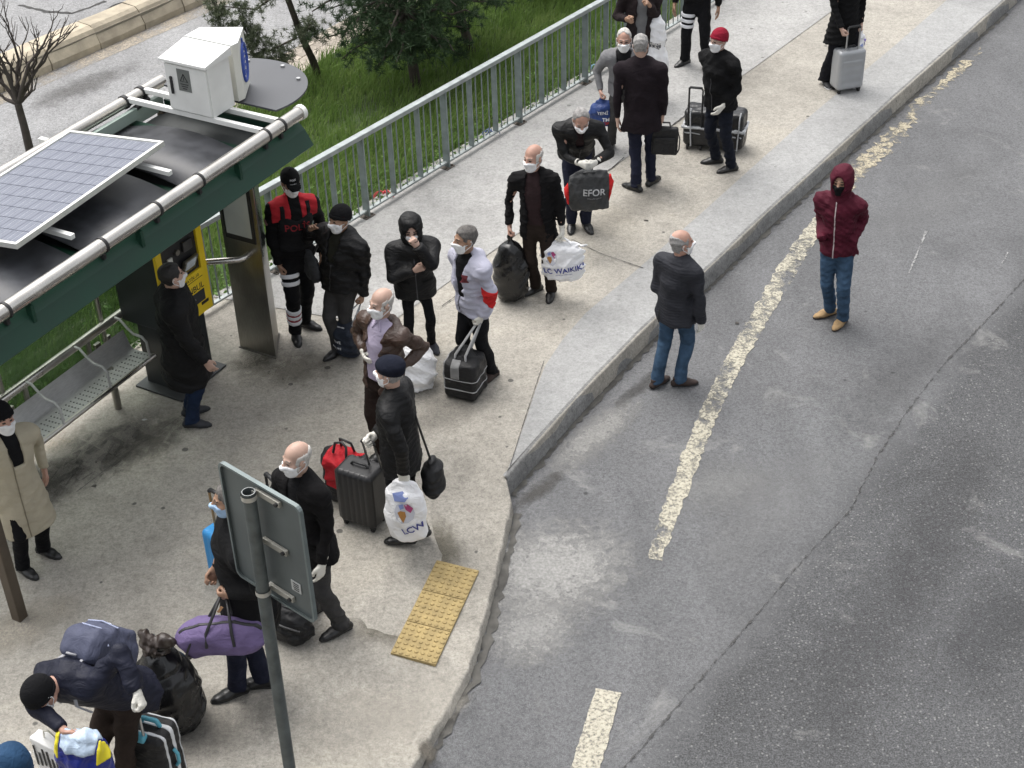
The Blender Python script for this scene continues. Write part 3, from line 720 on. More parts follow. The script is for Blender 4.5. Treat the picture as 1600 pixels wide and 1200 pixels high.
# slim leaning tree with ragged olive boughs
bt = Vector(tuple(gb(498, 122, -.42))); tt_ = Vector(tuple(GY(446, -15, bt.y-.3)))
lt = tag(empty('leaning_tree', bt), 'slim leaning pine with ragged olive boughs beside the paver path', 'tree')
mb = MB(); tk = curve(bt, tt_+(tt_-bt)*.35, 0, .02, 7); limb(mb, [p-bt for p in tk], .055, .035, 8)
C = []; rr = random.Random(4)
bl_ = [((470, 62), (488, 34), (496, 62)), ((462, 60), (420, 80), (388, 85)), ((440, -15), (400, 15), (350, 10)), ((375, 25), (385, 50), (396, 74)), ((395, 85), (420, 95), (455, 90)), ((330, -5), (340, 20), (345, 32))]
for pts in bl_:
    w_ = [Vector(tuple(GY(x, y, bt.y-.35+rr.uniform(-.15, .15))))-bt for x, y in pts]; limb(mb, w_, .018, .007, 5)
    for s_ in range(64):
        t = rr.uniform(0, 2); i = min(int(t), 1); b = w_[i].lerp(w_[i+1], t-i); C.append(b+Vector((rr.gauss(0, .075), rr.gauss(0, .10), rr.gauss(0, .065))))
for x, y, s_, n_ in [(345, 22, .07, 22), (358, 45, .08, 26), (395, 52, .08, 34), (412, 66, .09, 30), (375, 70, .07, 24), (442, 88, .09, 34), (415, 100, .07, 26), (478, 60, .06, 22), (492, 45, .05, 16), (380, 18, .06, 14)]:
    c0 = Vector(tuple(GY(x, y, bt.y-.35)))-bt
    for _ in range(n_): C.append(c0+Vector((rr.gauss(0, s_), rr.gauss(0, .12), rr.gauss(0, s_*.8))))
mb.build('trunk', M_BARK, lt); needles('crown', np.array([tuple(c) for c in C], np.float32), M_NEED2, 21, lt, 26, .07, .0042)
# bare young tree behind the shelter
bt = Vector(tuple(G(62, 300, -.4))); fork = Vector(tuple(GY(28, 162, bt.y)))
br = tag(empty('bare_tree', bt), 'bare leafless young tree behind the shelter roof', 'tree'); mb = MB(); rr = random.Random(9)
limb(mb, [p-bt for p in curve(bt, fork, 0, .015, 5, rr)], .062, .045, 8)
def twig(p, d, l, r_, lev):
    e = p+d*l; c = curve(p, e, 0, l*.06, 4, rr); limb(mb, c, r_, r_*.55, 5)
    if lev == 0: return
    for k in range(rr.choice((2, 3)) if lev > 1 else 3):
        t = rr.uniform(.45, 1.); b = c[0].lerp(c[-1], t) if k else c[-1]
        nd = (d+Vector((rr.uniform(-.75, .75), rr.uniform(-.75, .75), rr.uniform(-.15, .7)))).normalized(); twig(b, nd, l*rr.uniform(.55, .8), r_*.55, lev-1)
f0 = fork-bt
for x, y in [(-5, 150), (10, 95), (55, 60), (58, 105), (-10, 60), (30, 50), (75, 75), (-20, 100), (62, 130)]:
    e = Vector(tuple(GY(x, y, bt.y+rr.uniform(-.35, .35))))-bt; d = e-f0; twig(f0, d.normalized(), d.length*.62, .032, 3)
mb.build('trunk', mat('grey bare bark', (.075, .062, .055), .95, var=.3, scale=12, bmp=.6), br)

# ---------------------------------------------------------------- railing along the back of the pavement
M_GALV = mat('galvanised steel', (.31, .34, .335), .55, .5, .2, 9, .15, 40)
M_GALVP = mat('painted grey steel', (.215, .25, .25), .5, .25, .25, 7, .1, 40)
fr = tag(empty('railing', (FP[0], FP[1], 0), math.atan2(DIRF[1], DIRF[0])), 'long grey steel railing with flat bars between pavement and grass', 'railing')
X0, X1 = -2.55, 11.0; SP = 1.43
MB().box(((X0+X1)/2, 0, .985), (X1-X0, .085, .055), bev=.012).build('top_rail', M_GALV, fr)
MB().box(((X0+X1)/2, 0, .075), (X1-X0, .05, .022), bev=.004).build('bottom_rail', M_GALV, fr)
post_m = MB().box((0, 0, .49), (.02, .095, .965), bev=.003).box((.012, 0, .49), (.004, .085, .90)).mesh('post', M_GALVP)
plate_m = MB().box((0, 0, .012), (.15, .13, .012), bev=.003).tube([(.05, .04, .018), (.05, .04, .034)], .011, 6).tube([(-.05, .04, .018), (-.05, .04, .034)], .011, 6).tube([(.05, -.04, .018), (.05, -.04, .034)], .011, 6).tube([(-.05, -.04, .018), (-.05, -.04, .034)], .011, 6).mesh('base_plate', mat('rusty base plate', (.12, .105, .09), .7, .4, .3, 20))
flat_m = MB().box((0, 0, .525), (.016, .075, .875), bev=.003).mesh('flat_bar', M_GALVP)
thin_m = MB().tube([(0, 0, .08), (0, 0, .965)], .0085, 6).mesh('baluster', M_GALVP)
for i in range(-1, 8):
    x = i*SP
    p = inst('post', post_m, fr, (x, 0, 0)); inst('base_plate', plate_m, p)
    for k in range(1, 12):
        xx = x+SP*k/12
        if xx > X1-.05: break
        inst('flat_bar' if k % 4 == 0 else 'baluster', flat_m if k % 4 == 0 else thin_m, fr, (xx, 0, 0))
for k in range(1, 10):
    xx = -SP-SP*k/12
    if xx > X0: inst('flat_bar' if k % 4 == 0 else 'baluster', flat_m if k % 4 == 0 else thin_m, fr, (xx, 0, 0))
# ribbons knotted to the bottom rail
for (x, y), c, nm in [((600, 302), (.5, .05, .06), 'red'), ((766, 206), (.12, .17, .36), 'blue'), ((927, 104), (.18, .32, .45), 'pale blue')]:
    p = G(x, y, .05); mb = MB(); rr = random.Random(x)
    for k in range(4):
        mb.tube(curve(p-p, (rr.uniform(-.13, .13), rr.uniform(-.07, .03), rr.uniform(-.045, -.02)), .04, .03, 6, rr), .006, 5)
    mb.tube([(-.02, 0, 0), (.02, .01, .02)], .016, 6)
    o = mb.build('ribbon', mat('%s ribbon' % nm, c, .7)); o.location = p
    tag(o, '%s ribbon scrap knotted to the bottom rail of the railing' % nm, 'ribbon')

# ================================================================ BUS SHELTER AND STREET FURNITURE
SO = np.array([-1.76, 12.37])
def shelter_root(name): return empty(name, (SO[0], SO[1], 0), R(60))
def S(s, t, z): return (s, -t, z)              # along the shelter, towards the street, up
def SW(s, t, z=0.):                            # the same point in the world
    return np.array([SO[0]+.5*s+.866*t, SO[1]+.866*s-.5*t, z])
M_GREEN = mat('dark green lacquer', (.010, .042, .026), .45, 0, .15, 3, spec=.35)
M_GREENL = mat('pale green inner beam', (.30, .37, .33), .5, 0, .12, 4)
def brushed(name, c, rough, sc=(2, 2, 60)):
    M, t, b = newmat(name); f = noise(t, coords(t, sc), 6, 4, .6); g = noise(t, coords(t), 2.5, 5, .6)
    t.links.new(mix(t, .6, ramp(t, f, [(.3, tuple(x*.72 for x in c)), (.7, c)]), ramp(t, g, [(.3, .6), (.7, 1.1)]), 'MULTIPLY'), b.inputs['Base Color'])
    b.inputs['Metallic'].default_value = .95; t.links.new(ramp(t, g, [(.3, rough-.07), (.7, rough+.1)]), b.inputs['Roughness']); return M
M_TUBE = brushed('polished steel tube', (.72, .69, .64), .26, (60, 60, 3))
M_INOX = brushed('brushed stainless', (.40, .385, .35), .34, (40, 40, 1.5))
M_INOXB = brushed('stainless bench sheet', (.60, .60, .59), .42, (3, 30, 30)); M_INOXB.node_tree.nodes['Principled BSDF'].inputs['Metallic'].default_value = .25
M_WHITE = mat('white powder coat', (.74, .74, .71), .5, 0, .07, 4)
M_BLACK = mat('black plastic', (.016, .016, .017), .5, 0, .2, 8)
M_DARKROOF = mat('dark tinted roof sheet', (.055, .057, .063), .45, 0, .5, 5., spec=.4)
M_PLATE = mat('dark grey sheet', (.085, .088, .095), .55, .2, .12, 3)
M_SCREW = mat('bolt steel', (.5, .5, .5), .35, .9)
sh = tag(shelter_root('bus_shelter'), 'dark green bus shelter with polished steel roof tubes and tinted roof sheets', 'bus shelter')
SL = -4.35
MB().tube([S(SL, 0, 2.6), S(0, 0, 2.6)], .06, 16).build('front_tube', M_TUBE, sh)
MB().tube([S(-.035, 0, 2.6), S(.012, 0, 2.6)], .068, 16).build('tube_collar', M_WHITE, sh)
MB().tube([S(SL, -1.55, 2.6), S(0, -1.55, 2.6)], .055, 16).build('back_tube', M_TUBE, sh)
for s_ in (-.30, -.52, -1.42, -1.95, -2.58, -3.6):
    MB().tube([S(s_-.012, 0, 2.6), S(s_+.012, 0, 2.6)], .066, 16).box(S(s_, -.02, 2.53), (.03, .05, .10)).build('tube_clamp', M_BLACK, sh)
    if s_ > -.6: MB().tube([S(s_-.018, -1.55, 2.6), S(s_+.018, -1.55, 2.6)], .064, 14).build('tube_clamp', M_BLACK, sh)
for s_ in (-.95, -2.2, -3.4): MB().box(S(s_, .02, 2.47), (.035, .06, .14), bev=.005).build('tube_bracket', M_GREEN, sh)
MB().tube([S(-.25, -1.52, 2.53), S(-.6, -1.5, 2.50), S(-1.1, -1.49, 2.52), S(-1.8, -1.5, 2.5), S(-3., -1.5, 2.5)], .028, 8).build('cable', M_BLACK, sh)
# green apron: a folded sheet along the street side
mb = MB(); pr = [(-.14, 2.545), (-.10, 2.555), (.02, 2.44), (.10, 2.305), (.085, 2.29), (-.10, 2.31), (-.14, 2.36)]
n = len(pr); V = [S(s_, t, z) for s_ in (SL, .0) for t, z in pr]
mb.add(V, [(i, (i+1) % n, n+(i+1) % n, n+i) for i in range(n)]+[tuple(range(n)), tuple(range(n, 2*n))]); mb.build('fascia', M_GREEN, sh)
MB().box(S((SL-.05)/2, -1.53, 2.43), (-SL-.1, .05, .14)).build('back_beam', M_GREENL, sh)
MB().box(S(-.06, -.82, 2.39), (.05, 1.34, .14)).build('end_beam', M_GREEN, sh)
# arched roof sheets
for a, b in ((-1.34, -.58), (-2.52, -1.46), (-3.68, -2.62), (-4.33, -3.74)):
    V = []; F = []; NN = 12
    for i in range(NN+1):
        q = i/NN; t = -1.50+1.36*q; z = 2.405+.105*math.sin(math.pi*q)
        V += [S(a, t, z), S(b, t, z)]
    F = [(2*i, 2*i+1, 2*i+3, 2*i+2) for i in range(NN)]
    V2 = [(v[0], v[1], v[2]-.012) for v in V]; m_ = len(V)
    mb = MB(); mb.add(V+V2, F+[tuple(m_+k for k in f[::-1]) for f in F]+[(2*i, 2*i+2, m_+2*i+2, m_+2*i) for i in range(NN)]+[(2*i+1, m_+2*i+1, m_+2*i+3, 2*i+3) for i in range(NN)])
    o = mb.build('roof_sheet', M_DARKROOF, sh); o.data.shade_smooth()
    for c in (b,): MB().box(S(c+.06, -.82, 2.385), (.09, 1.34, .06)).build('roof_rib', M_GREEN, sh)
MB().box(S(SL/2-.02, -.83, 2.335), (-SL-.1, 1.32, .02)).build('ceiling_sheet', mat('grey soffit', (.06, .065, .065), .6), sh)
for s_ in (-.28, -.5): MB().box(S(s_, -.775, 2.625), (.045, 1.46, .045), bev=.003).build('cross_rail', M_WHITE, sh)
for s_ in (-1.42, -2.58): MB().box(S(s_, -1.0, 2.60), (.045, 1.42, .04), bev=.003).build('cross_rail', M_WHITE, sh)
MB().box(S(-.80, -1.46, 2.50), (.62, .04, .10)).build('cable_tray', M_GREENL, sh)
# round end plate
poly = []
for k in range(33):
    a = R(-20)+R(220)*k/32; poly.append((.1+.66*math.sin(a), .8-.66*math.cos(a)))
a0 = math.asin(-.22/.66); poly = [(.1+.66*math.sin(a), .8-.66*math.cos(a)) for a in np.linspace(a0, math.pi-a0, 40)]
MB().prism(poly, 2.615, 2.632).build('end_plate', M_PLATE, sh)
for a in (.75, 1.35, 2.0, 2.6): MB().tube([(.1+.58*math.sin(a), .8-.58*math.cos(a), 2.63), (.1+.58*math.sin(a), .8-.58*math.cos(a), 2.65)], .02, 8).build('bolt', M_SCREW, sh)
MB().tube([S(.12, -.2, 2.6), S(.12, -1.4, 2.6)], .02, 8).tube([S(-.06, -.3, 2.59), S(.5, -.45, 2.6)], .018, 8).build('plate_bracket', M_SCREW, sh)
# posts
def spost(s_, t, z1=2.4, w_=.09): MB().box(S(s_, t, z1/2), (w_, w_, z1), bev=.008).build('post', mat('bronze brown post', (.095, .075, .055), .55, .3, .2), sh)
spost(-4.1, -.12); spost(-4.1, -1.5); spost(-.12, -1.5, w_=.07)
# glass back wall: clear panes in clamps
def glass_mat(name, tint, al=.3):
    M, t, b = newmat(name); b.inputs['Base Color'].default_value = (*tint, 1); b.inputs['Roughness'].default_value = .06
    tr = node(t, 'ShaderNodeBsdfTransparent'); tr.inputs[0].default_value = (.90, .955, .91, 1); ms = node(t, 'ShaderNodeMixShader')
    sm = ramp(t, noise(t, coords(t, (1, 1, .35)), 2.2, 5, .6, .4), [(.35, al*.5), (.75, al*1.3)]); t.links.new(sm, ms.inputs[0])
    t.links.new(tr.outputs[0], ms.inputs[1]); t.links.new(b.outputs[0], ms.inputs[2]); t.links.new(ms.outputs[0], t.nodes['Material Output'].inputs[0]); return M
M_GLASS = glass_mat('dusty green glass', (.11, .19, .085), .5)
for a, b in ((-1.36, -.16), (-2.62, -1.38), (-3.9, -2.64)):
    MB().box(S((a+b)/2, -1.56, 1.24), (b-a, .012, 1.98)).build('glass_pane', M_GLASS, sh)
    for s_ in (a+.06, b-.06):
        for z in (.55, 1.9): MB().box(S(s_, -1.545, z), (.07, .035, .05), bev=.006).build('glass_clamp', M_INOX, sh)
for s_ in (-1.37, -2.63, -3.95): MB().tube([S(s_, -1.50, 0), S(s_, -1.50, 2.36)], .022, 8).build('mullion', M_INOX, sh)

# ---------------------------------------------------------------- bench inside the shelter
bn = tag(shelter_root('bench'), 'perforated stainless steel bench with curved armrests inside the shelter', 'bench')
B0, B1 = -3.75, -1.22
MB().tube([S(B0, -1.07, .45), S(B1, -1.07, .45)], .024, 10).build('front_tube', M_TUBE, bn)
MB().tube([S(B0, -1.44, .78), S(B1+.1, -1.44, .78)], .042, 12).build('back_tube', M_TUBE, bn)
mb = MB(); pr = [(-1.075, .462), (-1.20, .452), (-1.31, .448), (-1.345, .47), (-1.405, .64)]
V = [S(s_, t, z) for s_ in (B0, B1) for t, z in pr]+[S(s_, t, z-.008) for s_ in (B0, B1) for t, z in pr]; n = len(pr)
mb.add(V, [(i, i+1, n+i+1, n+i) for i in range(n-1)]+[(2*n+i, 2*n+n+i, 2*n+n+i+1, 2*n+i+1) for i in range(n-1)], True); mb.build('seat', M_INOXB, bn)
mb = MB()
for i in range(40):
    for j in range(5):
        s_ = B0+.06+i*(B1-B0-.1)/39; t = -1.115-.037*j
        mb.tube([S(s_, t, .4495+.002*(4-j)+.002), S(s_, t, .4525+.002*(4-j)+.002)], .0085, 6)
o = mb.build('perforations', mat('punched hole', (.16, .16, .16), .9), bn); o['kind'] = 'stuff'
for s_ in (B0+.06, B0+.7, B0+1.32, B0+1.93, B1-.06):
    MB().tube([S(s_, -1.43, .80), S(s_, -1.36, .80), S(s_, -1.28, .72), S(s_, -1.22, .68), S(s_, -1.12, .675), S(s_, -1.075, .63), S(s_, -1.07, .46)], .0125, 8).build('armrest', M_INOXB, bn)
for s_ in (B0+.4, B0+1.3, B0+2.1): MB().box(S(s_, -1.43, .62), (.04, .03, .26)).tube([S(s_, -1.30, .43), S(s_, -1.46, .30), S(s_, -1.52, .30)], .02, 8).build('bracket', M_INOX, bn)
for s_ in (B0+.3, B1-.35): MB().tube([S(s_, -1.30, 0), S(s_, -1.30, .45)], .035, 10).build('leg', M_INOX, bn)

# ---------------------------------------------------------------- solar panel
B_ = np.array([-2.80, 11.58, 2.735]); A_ = np.array([-3.66, 12.07, 2.655]); Lx = np.array([-.445, -.895, 0.0])
ux = (A_-B_)/np.linalg.norm(A_-B_); ux = ux-Lx*(ux @ Lx); ux /= np.linalg.norm(ux); uz = np.cross(Lx, ux); uz = uz if uz[2] > 0 else -uz
sp = empty('solar_panel', B_); mm = Matrix.Identity(4); uy = np.cross(uz, Lx)
for i in range(3): mm[i][0] = Lx[i]; mm[i][1] = uy[i]; mm[i][2] = uz[i]
mm.translation = Vector(B_); sp.matrix_world = mm
tag(sp, 'blue solar panel in an aluminium frame on the shelter roof', 'solar panel')
PL, PW = 1.84, 1.0; sg = 1 if (ux @ uy) > 0 else -1
MB().box((PL/2, sg*PW/2, -.005), (PL-.02, PW-.02, .006)).build('backing', mat('panel backing', (.34, .36, .40), .4), sp)
for c, sz in (((PL/2, sg*.015, -.01), (PL, .03, .045)), ((PL/2, sg*(PW-.015), -.01), (PL, .03, .045)), ((.015, sg*PW/2, -.01), (.03, PW-.06, .045)), ((PL-.015, sg*PW/2, -.01), (.03, PW-.06, .045))):
    MB().box(c, sz, bev=.003).build('frame_bar', mat('aluminium frame', (.66, .66, .62), .42, .5, .08), sp)
Mc, t, b = newmat('solar cell blue'); v = coords(t, (1, 7, 1)); f = noise(t, v, 5, 5, .6, .5)
t.links.new(ramp(t, f, [(.3, (.095, .105, .14)), (.7, (.175, .187, .23))]), b.inputs['Base Color']); b.inputs['Roughness'].default_value = .3; b.inputs['Metallic'].default_value = .1
nx_, ny_ = 11, 6; cw = (PL-.08)/nx_; ch = (PW-.08)/ny_
cell = MB().box((0, 0, 0), (cw-.007, ch-.0035, .006)).mesh('cell', Mc)
bus = MB().box((0, ch*.17, .0038), (cw-.007, .0022, .0012)).box((0, -ch*.17, .0038), (cw-.007, .0022, .0012)).mesh('busbar', mat('busbar', (.5, .52, .56), .4, .5))
for i in range(nx_):
    for j in range(ny_):
        o = inst('cell', cell, sp, (.04+cw*(i+.5), sg*(.04+ch*(j+.5)), 0)); inst('busbar', bus, o)

# ---------------------------------------------------------------- cabinets on the roof
def hinge(o): return o
cb = tag(empty('control_cabinet', SW(-.385, -.83, 2.648), R(60)), 'white metal control cabinet with sloping lid and warning sticker on the roof', 'cabinet')
cb.location = SW(-.37, -.77, 2.648)
CW, CD, CH = .46, .30, .47                     # across, along, high
MB().box((0, 0, CH/2), (CD, CW, CH), bev=.006).build('body', M_WHITE, cb)
MB().box((-CD/2-.008, 0, CH/2-.01), (.016, CW-.012, CH-.05), bev=.004).build('door', M_WHITE, cb)
mb = MB(); hh = [(-CD/2-.045, .0), (-CD/2-.045, .022), (CD/2+.02, .075), (CD/2+.02, .0)]
V = [(x, y, CH+z-.006) for y in (-CW/2-.022, CW/2+.022) for x, z in hh]; mb.add(V, [(0, 1, 2, 3), (4, 7, 6, 5)]+[(i, (i+1) % 4, 4+(i+1) % 4, 4+i) for i in range(4)]); mb.build('lid', M_WHITE, cb)
MB().box((-CD/2-.022, CW*.36, CH*.52), (.014, .026, .16), bev=.004).build('latch', M_BLACK, cb)
st = MB().box((-CD/2-.0185, CW*.05, CH*.66), (.004, .135, .20)).build('sticker', mat('grey foil sticker', (.17, .18, .17), .5, .3), cb)
M_PRINT = mat('dark print', (.02, .02, .02), .7)
mb = MB()
tri = [Vector((-CD/2-.0215, CW*.05+.045*math.sin(a), CH*.69+.045*math.cos(a))) for a in (0, 2.094, 4.189)]
mb.tube([tri[0], tri[1], tri[2], tri[0]], .0045, 4); mb.box((-CD/2-.0215, CW*.05, CH*.69), (.002, .006, .03))
for k in range(3): mb.box((-CD/2-.0215, CW*.05, CH*.585-.02*k), (.002, .085-.02*k, .007))
mb.build('warning_print', M_PRINT, st)
# wedge-shaped sign box with a blue emblem
wg = tag(empty('sign_box', SW(-.10, -.80, 2.648), R(60)), 'white wedge-shaped box with a round blue emblem behind the roof cabinet', 'sign box')
tri = [(-.045, .26), (-.045, -.245), (.03, -.255), (.33, -.085), (.16, .26)]
MB().prism(tri, 0, .51).build('body', mat('ivory acrylic', (.72, .71, .64), .45, var=.05), wg)
MB().prism([(p[0]*1.01, p[1]*1.01) for p in tri], .511, .522).build('lid', M_WHITE, wg)
p0, p1 = Vector((*tri[2], 0)), Vector((*tri[3], 0)); fd = (p1-p0).normalized(); fn_ = Vector((fd.y, -fd.x, 0))
def on_face(u, z, e=.004): return p0+fd*u+fn_*e+Vector((0, 0, z))
M_LOGO = mat('emblem blue', (.03, .07, .33), .5)
W_ = (p1-p0).length; mb = MB(); ring = [on_face(W_*.5+.125*math.cos(a*R(15)), .27+.17*math.sin(a*R(15))) for a in range(25)]; mb.tube(ring, .016, 6)
mb.build('emblem_ring', M_LOGO, wg)
mb = MB()
for dz, l_ in ((.10, .10), (.05, .15), (0, .17), (-.05, .15), (-.1, .09)): mb.tube([on_face(W_*.5-l_/2, .27+dz, .002), on_face(W_*.5, .27+dz+.02, .002), on_face(W_*.5+l_/2, .27+dz, .002)], .013, 5)
mb.tube([on_face(W_*.5, .42, .002), on_face(W_*.5, .49, .002)], .014, 5); mb.build('emblem', M_LOGO, wg)

# ---------------------------------------------------------------- stainless information totem
tm = tag(shelter_root('information_totem'), 'stainless steel totem with a pale display carrying the shelter roof', 'totem')
T0, T1, TA, TB = -.23, .07, -.90, -.47          # along, across
TP = [(T0, -TA), (T0, -TB), (.13, .70), (.05, .90)]            # plan: the street side runs askew
MB().prism(TP, 0.0, 2.33).build('body', M_INOX, tm)
MB().box(S(T0-.006, (TA+TB)/2, 1.77), (.012, .345, 1.02)).build('display_frame', M_BLACK, tm)
MB().box(S(T0-.0135, (TA+TB)/2-.005, 1.78), (.004, .29, .93)).build('display', mat('pale display glass', (.45, .48, .46), .18, 0, .12, 2, spec=.6), tm)
_q0, _q1 = Vector((T0, -TB, 0)), Vector((.13, .70, 0)); _d = (_q1-_q0).normalized()
MB().box((_q0+_q1)/2+Vector((_d.y, -_d.x, 0))*.004+Vector((0, 0, 1.65)), (.30, .008, 1.1), Matrix.Rotation(math.atan2(_d.y, _d.x), 3, 'Z')).build('side_panel', mat('mirror side panel', (.20, .21, .21), .18, .8), tm)
MB().prism([(T0-.012, -TA+.012), (T0-.012, -TB-.012), (.145, .69), (.06, .912)], -.01, .012).build('foot_plate', mat('dirty foot plate', (.14, .13, .115), .7, .4), tm)
MB().tube([S(T0+.01, -.62, 1.13), S(T0-.08, -.615, 1.13), S(T0-.13, -.64, 1.13), S(T0-.20, -.75, 1.13), S(-.62, -1.02, 1.13)], .030, 10).build('handrail', M_TUBE, tm)

# ---------------------------------------------------------------- yellow ticket machine
ks = tag(shelter_root('ticket_machine'), 'ticket machine with a yellow front and dark grey cabinet beside the bench', 'ticket machine')
K0, K1, KT = -1.20, -.59, -.86
M_KG = mat('anthracite cabinet', (.028, .032, .034), .45, .2, .15, 4); M_YEL = mat('yellow lacquer', (.84, .60, .02), .4, 0, .06, 4)
MB().box(S((K0+K1)/2, KT-.29, 1.22), (K1-K0-.01, .53, .98), bev=.01).build('cabinet', M_KG, ks)
MB().box(S((K0+K1)/2+.02, KT-.26, .37), (K1-K0-.12, .40, .74), bev=.01).build('column', M_KG, ks)
MB().box(S((K0+K1)/2, KT-.24, .012), (K1-K0+.06, .56, .022), bev=.004).build('foot_plate', mat('foot plate', (.07, .072, .075), .6, .5), ks)
mb = MB(); z0, z1 = .70, 1.64; c_ = (K0+K1)/2; hw = (K1-K0)/2+.012
def fbar(a0, a1, b0, b1, th=.034, cy=KT+.0): mb.box(S(c_+(a0+a1)/2, cy, (b0+b1)/2), (a1-a0, th, b1-b0), bev=.004)
fbar(-hw, -hw+.075, z0, z1); fbar(hw-.075, hw, z0, z1); fbar(-hw+.075, hw-.075, z1-.075, z1); fbar(-hw+.075, hw-.075, z0, 1.155)
mb.build('yellow_front', M_YEL, ks)
MB().box(S(c_, KT-.012, 1.35), (2*hw-.15, .012, .39)).build('recess', M_BLACK, ks)
sc = MB().box(S(c_+.10, KT+.012, 1.26), (.19, .03, .16), Matrix.Rotation(R(22), 3, 'X'), bev=.006).build('screen_housing', M_INOX, ks)
MB().box(S(c_+.10, KT+.031, 1.267), (.135, .004, .108), Matrix.Rotation(R(22), 3, 'X')).build('screen', mat('pale screen', (.62, .68, .72), .2), sc)
MB().box(S(c_+.11, KT+.008, 1.455), (.12, .03, .10), bev=.008).build('card_reader', mat('dark metal reader', (.10, .10, .10), .35, .7), ks)
MB().tube([S(c_-.03, KT-.01, 1.45), S(c_-.03, KT+.022, 1.45)], .028, 12).build('coin_slot', M_INOX, ks)
MB().box(S(c_-.13, KT+.004, 1.40), (.06, .02, .075), bev=.005).build('note_slot', mat('pale slot', (.6, .6, .55), .4), ks)
for x, z in ((hw-.10, 1.10), (-.17, 1.58)): MB().box(S(c_+x, KT+.018, z-.30 if x > 0 else z), (.10, .006, .03)).build('corner_mark', M_BLACK, ks)
MB().box(S(c_+.02, KT+.019, .885), (.42, .005, .115)).build('dark_label', mat('dark label', (.03, .032, .034), .5), ks)
MB().box(S(c_, KT+.0185, 1.075), (2*hw-.16, .003, .004)).build('label_line', M_PRINT, ks)
def lettering(name, s_, size, M4, material, parent, bold=.01):
    V, F = textmesh(s_, size, bold); return meshobj(name, [M4 @ v for v in V], F, material, parent)
MF = Matrix.Translation(Vector(S(c_+.03, KT+.0186, .985))) @ Matrix.Rotation(R(90), 4, 'X')
lettering('lettering', 'İSTANBUL', .088, MF, M_PRINT, ks, .012)
lettering('lettering', 'BİLETMATİK-10', .046, Matrix.Translation(Vector(S(c_+.03, KT+.0186, 1.105))) @ Matrix.Rotation(R(90), 4, 'X'), M_PRINT, ks, .012)
lettering('lettering', 'istanbulkart', .034, Matrix.Translation(Vector(S(c_+.02, KT+.0222, .885))) @ Matrix.Rotation(R(90), 4, 'X'), mat('grey print', (.35, .35, .35), .6), ks)
V = [S(K1+.012, KT-.10, 1.13), S(K1+.012, KT-.10, 1.13)]

# ---------------------------------------------------------------- traffic sign seen from behind
PX, PY = G(466, 1290, 0)[:2]; ptop = GY(388, 770, PY)[2]
sg_ = tag(empty('traffic_sign', (PX, PY, 0)), 'grey back of a rectangular traffic sign clamped to a galvanised pole', 'traffic sign')
pt = GY(388, 768, PY); lean = Vector((pt[0]-PX, 0, 0))
def pole(z): return Vector((lean.x*z/pt[2], 0, z))
mb = MB(); mb.tube([pole(0), pole(pt[2])], .040, 16, caps=False); mb.tube([pole(pt[2]-.2), pole(pt[2])], .035, 16, caps=False)
ring = []
mb.build('pole', mat('weathered galvanised pole', (.11, .125, .125), .55, .5, .3, 9, .3, 40), sg_)
mb = MB(); V = [pole(pt[2])+Vector((r_*math.cos(a*R(22.5)), r_*math.sin(a*R(22.5)), 0)) for r_ in (.035, .040) for a in range(16)]
mb.add(V, [(a, (a+1) % 16, 16+(a+1) % 16, 16+a) for a in range(16)]); mb.build('pole_rim', mat('dull cut rim', (.25, .26, .26), .5, .5), sg_)
# panel plane: holds the pole line, turned like its upper edge
a_, b_ = G(340, 715, pt[2]+.02), G(460, 785, pt[2]+.02); hd = Vector((b_[0]-a_[0], b_[1]-a_[1], 0)).normalized(); nb_ = Vector((-hd.y, hd.x, 0))
if nb_.y < 0: nb_ = -nb_
OFF = .085
def plane_hit(px, py):
    d = Vector(ray(px, py)); o = Vector(CAM)-Vector((PX, PY, 0)); t = (nb_*OFF-o).dot(nb_)/d.dot(nb_); return o+d*t
qa, qb, qc, qd = plane_hit(341, 714), plane_hit(458, 790), plane_hit(506, 972), plane_hit(376, 905)
u0 = min(qa.dot(hd), qd.dot(hd)); u1 = max(qb.dot(hd), qc.dot(hd)); zt_ = (qa.z+qb.z)/2; zb_ = (qc.z+qd.z)/2
u0 = (qa.dot(hd)+qd.dot(hd))/2; u1 = (qb.dot(hd)+qc.dot(hd))/2
print('sign panel', u0, u1, zb_, zt_, 'pole top', pt[2])
def panel_shape(gr, rad):
    P = []
    for (cx, cz, a0) in ((u1+gr-rad, zt_+gr-rad, 0), (u0-gr+rad, zt_+gr-rad, 90), (u0-gr+rad, zb_-gr+rad, 180), (u1+gr-rad, zb_-gr+rad, 270)):
        for k in range(5): a = R(a0+k*22.5); P.append((cx+rad*math.cos(a), cz+rad*math.sin(a)))
    return P
def prism_on(P, o0, o1):
    n = len(P); V = [hd*u+nb_*o+Vector((0, 0, z)) for o in (o0, o1) for u, z in P]
    return MB().add(V, [tuple(range(n)), tuple(range(n, 2*n))]+[(i, (i+1) % n, n+(i+1) % n, n+i) for i in range(n)])
M_SIGN = mat('painted grey sign back', (.115, .132, .132), .5, .3, .14, 3, .1, 30)
prism_on(panel_shape(0, .045), OFF+.004, OFF+.010).build('panel', M_SIGN, sg_)
P = panel_shape(.0, .045); mb = MB(); ring = [hd*u+nb_*(OFF-.004)+Vector((0, 0, z)) for u, z in P]; ring.append(ring[0])
n = len(P)
